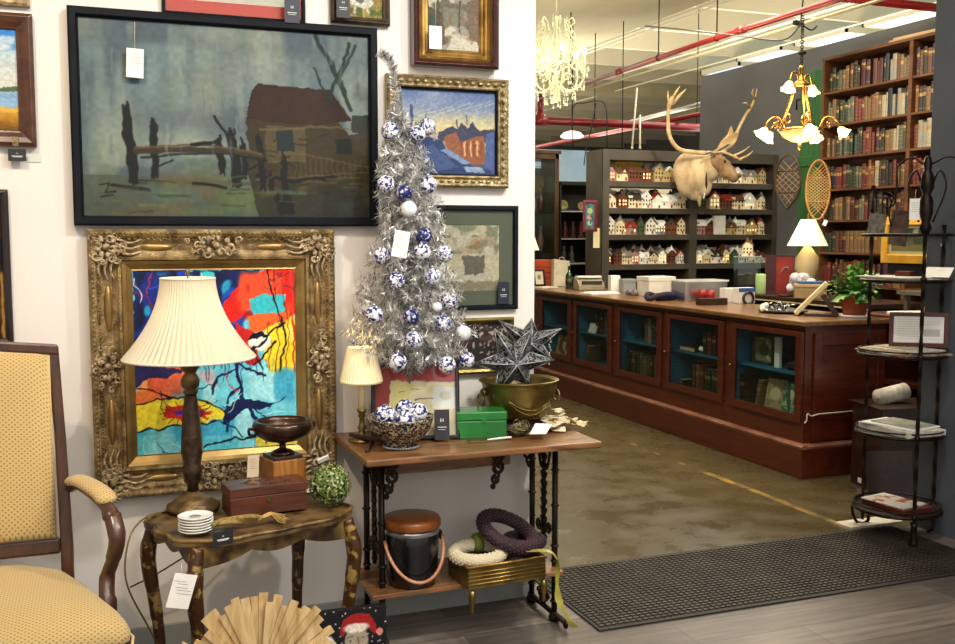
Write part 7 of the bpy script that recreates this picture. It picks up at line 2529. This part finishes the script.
def ringo(name, label, loc, R_, r, rot, mats, arc=2 * PI, a0=0.):
    t = thing(name, label, 'wreath', Vector(loc))
    t.rotation_euler = rot
    b = MB()
    full = arc > 6.28
    N_ = 56
    pts = [(R_ * math.cos(a0 + arc * i / N_), R_ * math.sin(a0 + arc * i / N_) * .8, 0) for i in range(N_ if full else N_ + 1)]
    b.tube(pts, r, 14, closed=full)
    b.build('ring', mats[0], t)
    b = MB()
    for i in range(0, 520):
        a_ = a0 + arc * i / 520
        th_ = i * 2.39996
        c = Vector((R_ * math.cos(a_), R_ * math.sin(a_) * .8, 0))
        nrm = Vector((math.cos(a_), math.sin(a_), 0)) * math.cos(th_) + Vector((0, 0, 1)) * math.sin(th_)
        b.ball(c + nrm * r * .97, r * .13, 6)
    o = b.build('beads', mats[1], t); o['kind'] = 'stuff'
    return t


M_creamring = mat('cream_fabric', 'cfc3a2', rough=.8)
M_plum = mat('plum_fabric', '2e1720', '20101a', sc=20, rough=.75)
ringo('beaded_wreath', 'cream beaded ring lying flat in the brass tray', (1.30, 3.40, SZ + .10), .092, .024, (.1, 0, .1), [M_creamring, mat('cream_beads', 'e0d8c0', rough=.5)])
b = MB(); b.torus((0, 0, 0), .0265, .012, 18, 8, 'X'); b.v = [(x * 1.6, y, z) for x, y, z in b.v]
tag(b.build('green_band', mat('olive_ribbon', '7f8a3a', rough=.6), None, loc=(1.325, 3.47, SZ + .115)), 'olive green ribbon band wrapped on the cream beaded ring', 'ribbon')
ringo('beaded_wreath', 'dark plum beaded ring tilted up over the cream ring', (1.43, 3.42, SZ + .160), .105, .026, (.0, -.42, -.15 + .0), [M_plum, mat('plum_beads', '5a3240', rough=.4)]).rotation_euler = (.35, .42, -.3)
ringo('beaded_wreath', 'plain dark plum ring behind at the tray right end', (1.51, 3.45, SZ + .108), .07, .022, (.1, .05, .3), [M_plum, mat('plum_beads_plain', '2a1620', rough=.5)])
b = MB()
rib = bez([(1.45, 3.34, .325), (1.53, 3.285, .335), (1.565, 3.27, .30), (1.56, 3.26, .22), (1.565, 3.25, .15), (1.59, 3.23, .09), (1.615, 3.22, .055)], 6)
vs = []
for i, p in enumerate(rib):
    w_ = .010 + .004 * math.sin(i * .6)
    s = Vector((.9 * math.cos(i * .12), .4, .15 * math.sin(i * .3))).normalized() * w_
    vs += [p - s, p + s, p + s + Vector((0, .0015, .0008)), p - s + Vector((0, .0015, .0008))]
b.add(vs, [(i * 4 + k, i * 4 + (k + 1) % 4, i * 4 + 4 + (k + 1) % 4, i * 4 + 4 + k) for i in range(len(rib) - 1) for k in range(4)] + [(0, 1, 2, 3)], 0, False)
tag(b.build('ribbon', mat('yellow_green_satin', 'c0b84e', '8f8a34', sc=12, rough=.35, coat=.3), None), 'yellow-green satin ribbon trailing from the brass tray', 'ribbon')
# ------------------------------------------------------------------ rubber mat
M_rubber = mat('black_rubber', '24221f', '1a1817', sc=12, rough=.65)
M_rub2 = mat('dusty_rubber_lugs', '443d34', '2c2823', sc=5, rough=.6)
t = thing('door_mat', 'long black ribbed rubber mat across the opening', 'mat', (1.745, 3.27, .0005))
MWx, MDy = 2.05, .70
b = MB()
b.box(0, MWx, 0, MDy, 0, .006)
b.build('mat_base', M_rubber, t)
b = MB()
nx, ny = 74, 26
for i in range(nx):
    for j in range(ny):
        x = .012 + (MWx - .024) * (i + .5) / nx
        y = .02 + (MDy - .04) * (j + .5) / ny
        w_ = .0098
        b.box(x - w_, x + w_, y - .0065, y + .0065, .006, .011)
o = b.build('lugs', M_rub2, t); o['kind'] = 'stuff'

# ------------------------------------------------------------------ wrought iron display rack
M_rack = mat('wrought_iron_rack', '1a1411', '31251c', sc=30, rough=.4, metal=.7, bump=.15, bs=60)
M_rackshelf = mat('rack_shelf_top', '2a211b', '17110e', sc=8, rough=.35, coat=.3)
RX, RY = 3.712, 3.835
t = rack = thing('iron_rack', 'tall black wrought iron display rack with oval shelves beside the slate partition', 'rack', (RX, RY, 0))
rx_, ry_ = .204, .204


def oval(k=1., n=40, z=0.): return [(rx_ * k * math.cos(2 * PI * i / n), ry_ * k * math.sin(2 * PI * i / n), z) for i in range(n)]


for z in (.145, .53, .92):
    b = MB()
    b.prism([(x, y) for x, y, _ in oval(.97)], z - .012, z)
    b.build('shelf', M_rackshelf, t)
    b = MB(); b.tube(oval(1., 40, z - .004), .009, 8, closed=True); b.tube(oval(1., 40, z + .02), .004, 6, closed=True); b.build('shelf_rim', M_rack, t)
z = 1.29
b = MB(); b.prism([(x * .97 + .0, y) for x, y, _ in oval(.97)], z - .02, z); b.build('shelf', M_rackshelf, t)
b = MB(); b.tube(oval(1., 40, z - .01), .008, 8, closed=True); b.build('shelf_rim', M_rack, t)
posts = [(-.075, -.19), (-.03, ry_ + .0), (.205, -.03)]
pz = [1.6, 1.75, 1.55]
for k, (x, y) in enumerate(posts):
    b = MB()
    # twisted bar
    n = 90
    vs = []
    for i in range(n + 1):
        zz = .03 + (pz[k] - .03) * i / n
        tw = i * .22
        for m_ in range(4):
            a_ = tw + PI / 2 * m_
            vs.append((x + .0095 * math.cos(a_), y + .0095 * math.sin(a_), zz))
    b.add(vs, [(i * 4 + m_, i * 4 + (m_ + 1) % 4, i * 4 + 4 + (m_ + 1) % 4, i * 4 + 4 + m_) for i in range(n) for m_ in range(4)] + [(0, 1, 2, 3), (n * 4, n * 4 + 1, n * 4 + 2, n * 4 + 3)])
    for zz in (.145, .53, .92, 1.29): b.ball((x, y, zz), .016, 8)
    b.build('post', M_rack, t)
# feet
b = MB()
x, y = posts[0]
b.lathe([(.018, 0), (.02, .02), (.016, .03), (.014, .1), (.02, .12)], (x, y, 0), 12)
b.build('foot', M_rack, t)
b = MB()
x, y = posts[1]
b.tube(bez([(x, y, .16), (x - .03, y + .02, .14), (x - .05, y + .02, .08), (x - .03, y + .01, .02), (x + .01, y, .008), (x + .035, y - .005, .025), (x + .03, y - .005, .05)], 5), .008, 8)
b.build('foot', M_rack, t)
b = MB()
x, y = posts[2]
b.tube(bez([(x, y, .16), (x + .01, y, .14), (x + .015, y, .08), (x - .0, y, .02), (x - .03, y, .008)], 5), .008, 8)
b.build('foot', M_rack, t)
# crest ring, horizontal bars and scrolls at the top
b = MB()
b.tube(oval(1., 40, 1.50), .008, 8, closed=True)
b.tube([(posts[0][0], posts[0][1], 1.5), (posts[1][0], posts[1][1], 1.5)], .009, 8)
x, y = posts[0]
b.lathe([(.012, 1.5), (.028, 1.53), (.018, 1.56), (.03, 1.6), (.03, 1.66), (.018, 1.69), (.032, 1.72), (.026, 1.78), (.016, 1.80), (.02, 1.83), (.014, 1.86), (0, 1.87)], (x, y, 0), 16)
b.build('crest', M_rack, t)
b = MB(); b.M = Matrix.Translation((posts[0][0], posts[0][1], 0)) @ Matrix.Rotation(-2.45 + PI, 4, 'Z') @ Matrix.Translation((-posts[0][0], -posts[0][1], 0))
# lyre scrolls either side of the crest (in the rack's long plane)
y0 = posts[0][1]
for sg, L in ((1, 1.), (-1, 1.25)):
    b.tube(bez([(x, y0 + sg * .02, 1.83), (x, y0 + sg * .07 * L, 1.86), (x, y0 + sg * .13 * L, 1.82), (x, y0 + sg * .13 * L, 1.72), (x, y0 + sg * .16 * L, 1.62), (x, y0 + sg * .15 * L, 1.54)], 6), .005, 6)
    b.tube(spiral((x, y0 + sg * .17 * L, 1.66), .04, .012, 1.3, PI / 2, 20, 'X', sg), .005, 6)
    b.tube(bez([(x, y0 + sg * .02, 1.72), (x, y0 + sg * .05, 1.80), (x, y0 + sg * .08, 1.72), (x, y0 + sg * .03, 1.56)], 6), .005, 6)
b.build('scroll', M_rack, t)
# things hanging on the rack top and lying on its shelves
q = atX(911, 197, RX - .0)
price_card((RX - .115, RY - .16, 1.62), .045, .10, 'blank white tag hanging on the crest of the iron rack', M_white, -PI / 2 + .9, 0, False, hang=.04)
def lay(name, label, zc, items, cat, rot0=0.):
    b = MB()
    z = zc
    for (w_, d_, h_, rz, mi, ox, oy) in items:
        b.cbox((ox, oy, z + h_ / 2), (w_, d_, h_), rz=rz, mi=mi)
        z += h_ + .0003
    return b


M_mag = mat('magazine_cover', 'b8aa9a', '7b4a36', sc=18, rough=.4, lo=.45, hi=.6)
M_mag2 = mat('newsprint', 'e0dace', 'c0b8a8', sc=30, rough=.7)
M_mag3 = mat('dark_red_book_cover', '5a1f18', rough=.5)
G = 'papers on the iron rack'
rnd.seed(10)
lvl = [(.1455, [('magazine', 'dark red bound magazine at the bottom of the lowest rack shelf', M_mag3, (.19, .27, .022)), ('magazine', 'red and white illustrated magazine topmost on the lowest rack shelf', mat('red_white_cover', 'd8d2c8', 'a8402c', sc=16, rough=.4, lo=.52, hi=.6), (.18, .25, .008))]),
       (.5305, [('newspaper', 'thick white newspaper stack on the middle rack shelf', M_mag2, (.24, .33, .03)), ('newspaper', 'loose white newspaper fanned on the middle rack shelf', M_white, (.21, .30, .008)), ('magazine', 'green tinted magazine topmost on the middle rack shelf', mat('green_grey_cover', '8a937a', 'b9b9ae', sc=14, rough=.4), (.17, .24, .006))]),
       (.9205, [('newspaper', 'brown-edged papers at the bottom of the third rack shelf', M_mag, (.30, .34, .01)), ('newspaper', 'tan papers fanned on the third rack shelf', mat('tan_paper', 'b39a78', 'd0c2a8', sc=14, rough=.6), (.26, .32, .008)), ('newspaper', 'pale paper turned sideways on the third rack shelf', M_mag2, (.21, .3, .006)), ('magazine', 'yellow-green leaflet topmost on the third rack shelf', mat('yellow_leaflet', 'c9bd72', 'b8b0a0', sc=10, rough=.5), (.14, .2, .004))])]
for z, its in lvl:
    zz = z + .0005
    for (nm, lb, m_, (w_, d_, h_)) in its:
        o = MB().box(-w_ / 2, w_ / 2, -d_ / 2, d_ / 2, 0, h_).build(nm, m_, bevel=.002)
        o.location = (RX + rnd.uniform(-.015, .0), RY + rnd.uniform(-.02, .02), zz)
        o.rotation_euler = (0, 0, rnd.uniform(-.25, .25))
        tag(o, lb, 'newspaper' if nm == 'newspaper' else 'magazine', G)
        zz += h_ + .0006
# hanging ephemera on the upper ring
def hang(px, py, w_, h_, m_, label, nm, dx=-.02, cat='card'):
    q = atX(px, py, RX - .07)
    o = MB().box(-w_ / 2, w_ / 2, -.002, .002, -h_ / 2, h_ / 2).build(nm, m_)
    o.location = q; o.rotation_euler = (0, .12, -PI / 2 + .35)
    tag(o, label, cat)


hang(877, 224, .09, .10, mat('printed_grey_card', '5c564c', '8f897c', sc=40, rough=.5), 'small grey printed card hanging left on the rack top', 'printed_card')
hang(899, 228, .09, .17, mat('dark_brown_print', '3a2c24', '6b5646', sc=20, rough=.5), 'dark brown printed sheet hanging over the yellow frame', 'printed_card')
b = MB(); b.add([(0, 0, 0), (.0, .05, .0), (.0, .045, .12), (.02, .02, .01)], [(0, 1, 2), (0, 3, 2), (3, 1, 2), (0, 1, 3)])
q = atX(883, 212, RX); tag(b.build('paper_cone', mat('grey_patterned_paper', '6a665e', '9a968c', sc=30, rough=.6), None, loc=(RX - .01, q.y, 1.51)), 'pointed grey paper cone standing on the rack top', 'paper')
q = atX(889, 266, RX)
# small figurines on the fourth shelf: dark box and cards
for (px, w_, h_, m_, lb, cat) in ((905, .07, .03, M_mag3, 'small dark red packet on the top oval shelf', 'box'), (938, .12, .05, M_white, 'tilted white card with an oval border at the partition side', 'card')):
    q = atX(px, 270, RX + (.05 if px < 920 else .12))
    b = MB()
    if cat == 'card': b.cbox((0, 0, .028), (.13, .004, .075), rx=-.9)
    else: b.box(-w_ / 2, w_ / 2, -.03, .03, 0, h_)
    o = b.build('gift_card' if cat == 'card' else 'packet', m_, None, loc=(q.x, max(q.y, RY - .1), 1.2905)); o.rotation_euler = (0, 0, -PI / 2 + .4)
    tag(o, lb, cat)
# white magazines laid flat on the fourth shelf
o = MB().box(-.1, .1, -.15, .15, 0, .006).build('magazine', M_mag2, bevel=.001); o.location = (RX - .03, RY + .05, 1.2905); tag(o, 'grey magazine lying on the top oval shelf of the rack', 'magazine', G)

# small framed document standing behind the rack, against the partition side
q = atX(922, 330, 4.35)
# ------------------------------------------------------------------ writing desk with papers behind the rack
M_dsk = wood('red_brown_desk', '5a2a18', '3a170c', g=(6, 1, 6), sc=3, rough=.4, coat=.25)
t = desk = thing('writing_desk', 'dark red-brown desk behind the iron rack covered in papers', 'desk', (4.95, 4.35, 0))
b = MB(); b.box(-.05, .75, -.35, 1.15, .94, .97); b.build('desktop', M_dsk, t, bevel=.004)
b = MB(); b.box(0, .7, .95, 1.1, 0, .94); b.build('side_panel', M_dsk, t, bevel=.004)
b = MB(); b.box(0, .7, -.3, -.27, 0, .94); b.box(.5, .53, -.27, .95, .1, .94); b.box(0, .7, -.27, .95, .5, .53); b.build('carcass', M_dsk, t)
b = MB(); b.box(0.25, .75, -.35, 1.1, 1.09, 1.115); b.box(.3, .33, -.3, -.27, .97, 1.09); b.box(.3, .33, 1.05, 1.08, .97, 1.09); b.build('upper_shelf', mat('grey_shelf_board', '5b564e', rough=.4), t)
rnd.seed(18)
for k, (x, y, w_, d_, h_, z, m_, lb) in enumerate(((.15, .8, .3, .24, .018, .97, M_white, 'white paper pile nearest the fern on the desk'), (.1, .45, .28, .3, .012, .97, M_mag2, 'wide sheet of paper in the middle of the desk'), (.12, .15, .22, .3, .02, .97, M_white, 'thick white papers at the right end of the desk'),
        (.5, .8, .3, .3, .02, 1.115, M_mag2, 'flat papers on the raised desk shelf, left'), (.5, .2, .25, .3, .015, 1.115, M_mag, 'brown magazines on the raised desk shelf, right'), (.17, .62, .2, .14, .04, .988, mat('kraft_packet', 'a58c68', rough=.8), 'rolled kraft packet on the white paper pile'))):
    o = MB().box(-w_ / 2, w_ / 2, -d_ / 2, d_ / 2, 0, h_).build('paper_pile', m_, bevel=.003)
    o.location = (4.95 + x, 4.35 + y, z + .0006); o.rotation_euler = (0, 0, rnd.uniform(-.3, .3)); tag(o, lb, 'paper')
b = MB(); b.tube(bez([(0, 0, 0), (.02, .1, .01), (-.02, .2, 0)], 6), .02, 8)
tag(b.build('dark_pouch', M_black, None, loc=(5.0, 4.62, 1.005)), 'dark rolled pouch lying on the desk papers', 'pouch')
for k, (py_, m_, lb, h_) in enumerate(((4.75, HM['cream'], 'small cream pot on the raised desk shelf', .08), (5.2, M_brass, 'small brass pot on the raised desk shelf', .06), (4.5, BM['dark red'], 'dark red jar on the raised desk shelf', .1))):
    o = MB().lathe([(.03, 0), (.045, h_ * .4), (.035, h_ * .8), (.025, h_)], n=18).build('small_pot', m_); o.location = (5.55, py_, 1.1158); tag(o, lb, 'pot')

# yellow framed landscape standing on the desk
q0, q1 = atX(884, 217, 5.55), atX(924, 264, 5.55)
t = thing('framed_painting', 'green landscape in a broad yellow frame standing on the desk', 'picture', (5.56, (q0.y + q1.y) / 2 - .06, (q0.z + q1.z) / 2), -PI / 2 + .1)
w, h = .50, (q0.z - q1.z)
M_yf = mat('yellow_gilt_frame', 'd8a63c', 'c08c26', sc=6, rough=.4, metal=.2)
b = MB(); b.ring(w, h, [(0, 0), (0, .02), (.06, .028), (.065, .02), (.068, 0)]); b.build('frame', M_yf, t, bevel=.002)
b = MB(); b.ring(w - .134, h - .134, [(0, .004), (0, .01), (.02, .01), (.02, .004)]); b.build('liner', M_liner, t)
a = Art(70, 50, '4a4e38', 3, .01); a.poly([(0, .0), (1, 0), (1, .35), (0, .4)], '8a8a70').blot('2e3a28', 8, 8, .45, .65).poly([(0, .75), (1, .7), (1, 1), (0, 1)], '5f5a34'); a.mesh('canvas', w - .17, h - .17, M_canvas, t, -.003)
b = MB(); b.box(-.2, .2, .0, .02, -h / 2 - .08, -h / 2 + .06); b.build('support', M_black, t)
# certificate in a dark red frame below the desk, seen between the rack shelves
q0, q1 = atY(903, 314, 4.02), atY(958, 347, 4.02)
t = thing('framed_certificate', 'pale framed certificate in a brown frame behind the iron rack', 'picture', (RX + .075, RY - .02, .945 + .09), -.62)
w, h = .27, .17
b = MB(); b.ring(w, h, [(0, 0), (0, .012), (.016, .014), (.02, .005), (.02, 0)]); b.build('frame', mat('dusty_maroon_frame', '5a3230', rough=.6), t)
a = Art(110, 70, 'eceae4', 8, .003)
for k in range(9): a.line([(.08, .12 + .09 * k), (.92 if k % 3 else .6, .12 + .09 * k)], .005, '9a9890', .7)
a.poly([(.55, .5), (.92, .5), (.92, .75), (.55, .75)], 'b9b7ae'); a.mesh('document', w - .04, h - .04, M_paper_art, t, -.004)
b = MB(); b.box(-w / 2 + .03, w / 2 - .03, .0, .004, -h / 2 + .02, h / 2 - .02); b.build('backing', M_black, t)
# white paper roll and dark red folder behind the lower shelves
b = MB(); b.M = Matrix.Rotation(PI / 2 - .15, 4, 'Y'); b.lathe([(.05, -.1), (.05, .1)], n=24); b.lathe([(.018, -.102), (.018, .102)], n=16)
q = atZ(885, 412, .55); tag(b.build('paper_roll', M_mag2, None, loc=(4.35, 4.62, .052)), 'large white paper roll lying behind the middle rack shelf', 'paper')
t = thing('storage_crate', 'low dark crate with papers standing behind the rack', 'crate', (4.42, 4.45, 0), -.2)
b = MB(); b.box(-.22, .22, -.02, 0, 0, .5); b.box(-.22, -.2, 0, .3, 0, .5); b.box(.2, .22, 0, .3, 0, .5); b.box(-.2, .2, .28, .3, 0, .5); b.box(-.2, .2, 0, .28, 0, .02); b.build('crate_body', M_desk, t)
o = MB().box(-.18, .18, 0, .2, 0, .03).build('loose_sheets', M_white); o.location = (4.42, 4.5, .02); o.parent = None; tag(o, 'white sheets lying in the low dark crate', 'paper')
for _o in [o_ for o_ in C.objects if o_.name.startswith('paper_roll')]: _o.location = (4.40, 4.62, .556)
b = MB(); b.box(-.24, .24, -.03, .33, .5, .505); b.build('lid', M_desk, t)
o = MB().box(-.13, .13, -.004, .004, 0, .3).build('folder', M_desk, bevel=.002); o.location = (4.1, 4.28, .0); o.rotation_euler = (-.15, 0, -.3); tag(o, 'dark brown folder leaning behind the lowest rack shelves', 'folder')
# socket-like white dot on the partition
q = atX(942, 245, PX)
o = MB().ball((0, 0, 0), (.004, .008, .008), 10).build('wall_hook', M_white); o.location = (PX - .003, q.y, q.z); tag(o, 'small white hook on the slate partition', 'hook')
# ------------------------------------------------------------------ lights
def area(name, loc, size, e, col=(1, .9, .76), rot=(0, 0, 0), sy=None):
    l = bpy.data.lights.new(name, 'AREA')
    l.energy = e
    l.color = col
    l.size = size
    if sy:
        l.shape = 'RECTANGLE'
        l.size_y = sy
    o = bpy.data.objects.new(name, l)
    C.objects.link(o)
    o.location = loc
    o.rotation_euler = rot
    return o


def spot(name, loc, tgt, e, ang, col=(1, .88, .7), r=.06, blend=.6):
    l = bpy.data.lights.new(name, 'SPOT')
    l.energy = e
    l.color = col
    l.spot_size = math.radians(ang)
    l.spot_blend = blend
    l.shadow_soft_size = r
    o = bpy.data.objects.new(name, l)
    C.objects.link(o)
    o.location = loc
    o.rotation_euler = (Vector(tgt) - Vector(loc)).to_track_quat('-Z', 'Y').to_euler()
    return o


area('front_lamp_and_fill', (.8, .6, 3.7), 2.6, 70, (1, .93, .84))
area('front_lamp_and_fill', (1.3, -1.3, 3.0), 2.6, 34, (1, .95, .9), (math.radians(58), 0, 0))  # added front fill, tilted to brighten the low wall under the console
spot('track_and_fill_spot', (-.7, 1.6, 3.5), (-.1, 3.7, 1.5), 135, 60, (1, .78, .54), .05)
spot('track_and_fill_spot', (1.5, 1.4, 3.5), (.7, 3.7, 1.5), 135, 75, (1, .97, .94), .05)
spot('track_and_fill_spot', (2.6, 1.7, 3.5), (1.4, 3.5, .9), 150, 60, (1, .93, .83), .05)
area('hall_lamp', (4.4, 6.0, 3.9), 1.8, 140, (1, .88, .66), (0, 0, 0), 3.4)
area('hall_lamp', (7.8, 9.5, 4.1), 2.5, 120, (1, .95, .86), (0, 0, 0), 4)
area('hall_lamp', (5, 15, 4.0), 5, 260, (1, .9, .72), (0, 0, 0), 4)
area('hall_lamp', (8, 23, 4.0), 6, 350, (.95, .97, 1), (0, 0, 0), 5)
# added upward fill lights without fixtures, brightening the soffit and ceiling bays
area('upward_fill', (2.9, 7.8, 1.6), 1.5, 140, (1, .88, .66), (PI, 0, 0), 3)
area('upward_fill', (8.4, 9.5, 2.6), 1.8, 110, (1, .93, .8), (PI, 0, 0), 6)
area('upward_fill', (4, 18, 2.2), 5, 420, (1, .93, .84), (PI, 0, 0), 6)
area('upward_fill', (6.5, 12.8, 2.9), 3, 60, (1, .93, .8), (PI, 0, 0), 2)
spot('track_and_fill_spot', (1.9, 5.6, 3.6), (4.0, 6.8, .5), 190, 80, (1, .9, .74), .08)  # added spot, no fixture, brightens the counter doors and their contents
spot('track_and_fill_spot', (2.3, 2.2, 3.6), (3.9, 3.2, 1.3), 80, 70, (1, .95, .88), .08)  # added spot that lifts the dark slate partition
spot('shelf_spot', (5.4, 6.3, 3.7), (5.5, 8.9, 1.7), 150, 70, (1, .93, .82), .04)
spot('shelf_spot', (4.2, 7.0, 3.7), (6.3, 6.9, 2.1), 110, 60, (1, .85, .62), .05)
# chandeliers and table lamps
point('chandelier_light', CH1 + Vector((0, 0, -.05)), 5, (1, .92, .72), .15)
point('chandelier_light', CH2 + Vector((0, 0, .2)), 8, (1, .86, .6), .12)
point('chandelier_light', CH2 + Vector((0, 0, -.25)), 10, (1, .86, .6), .12)
point('table_lamp_light', Vector(lampb.location) + Vector((0, 0, .52)), 2, (1, .82, .5), .03)
point('candle_lamp_light', LB + Vector((0, 0, .28)), .7, (1, .8, .5), .02)
point('table_lamp_light', LA + Vector((0, 0, .62)), .5, (1, .88, .65), .03)

w = bpy.data.worlds.new('world')
bpy.context.scene.world = w
w.use_nodes = True
w.node_tree.nodes['Background'].inputs[0].default_value = (1.0, .93, .85, 1)
w.node_tree.nodes['Background'].inputs[1].default_value = .45

# ------------------------------------------------------------------ camera
cam = bpy.data.cameras.new('camera')
cam.sensor_width = 36
cam.lens = FOC * 36 / 955
cam.clip_start = .05
cam.clip_end = 80
co = bpy.data.objects.new('camera', cam)
C.objects.link(co)
co.location = (0, 0, CH)
co.rotation_euler = (PI / 2 - PT, 0, -TH)
sc = bpy.context.scene
sc.camera = co
sc.view_settings.view_transform = 'Standard'
sc.view_settings.look = 'None'
sc.view_settings.gamma = 1
sc.view_settings.use_curve_mapping = False
sc.view_settings.exposure = 0.33
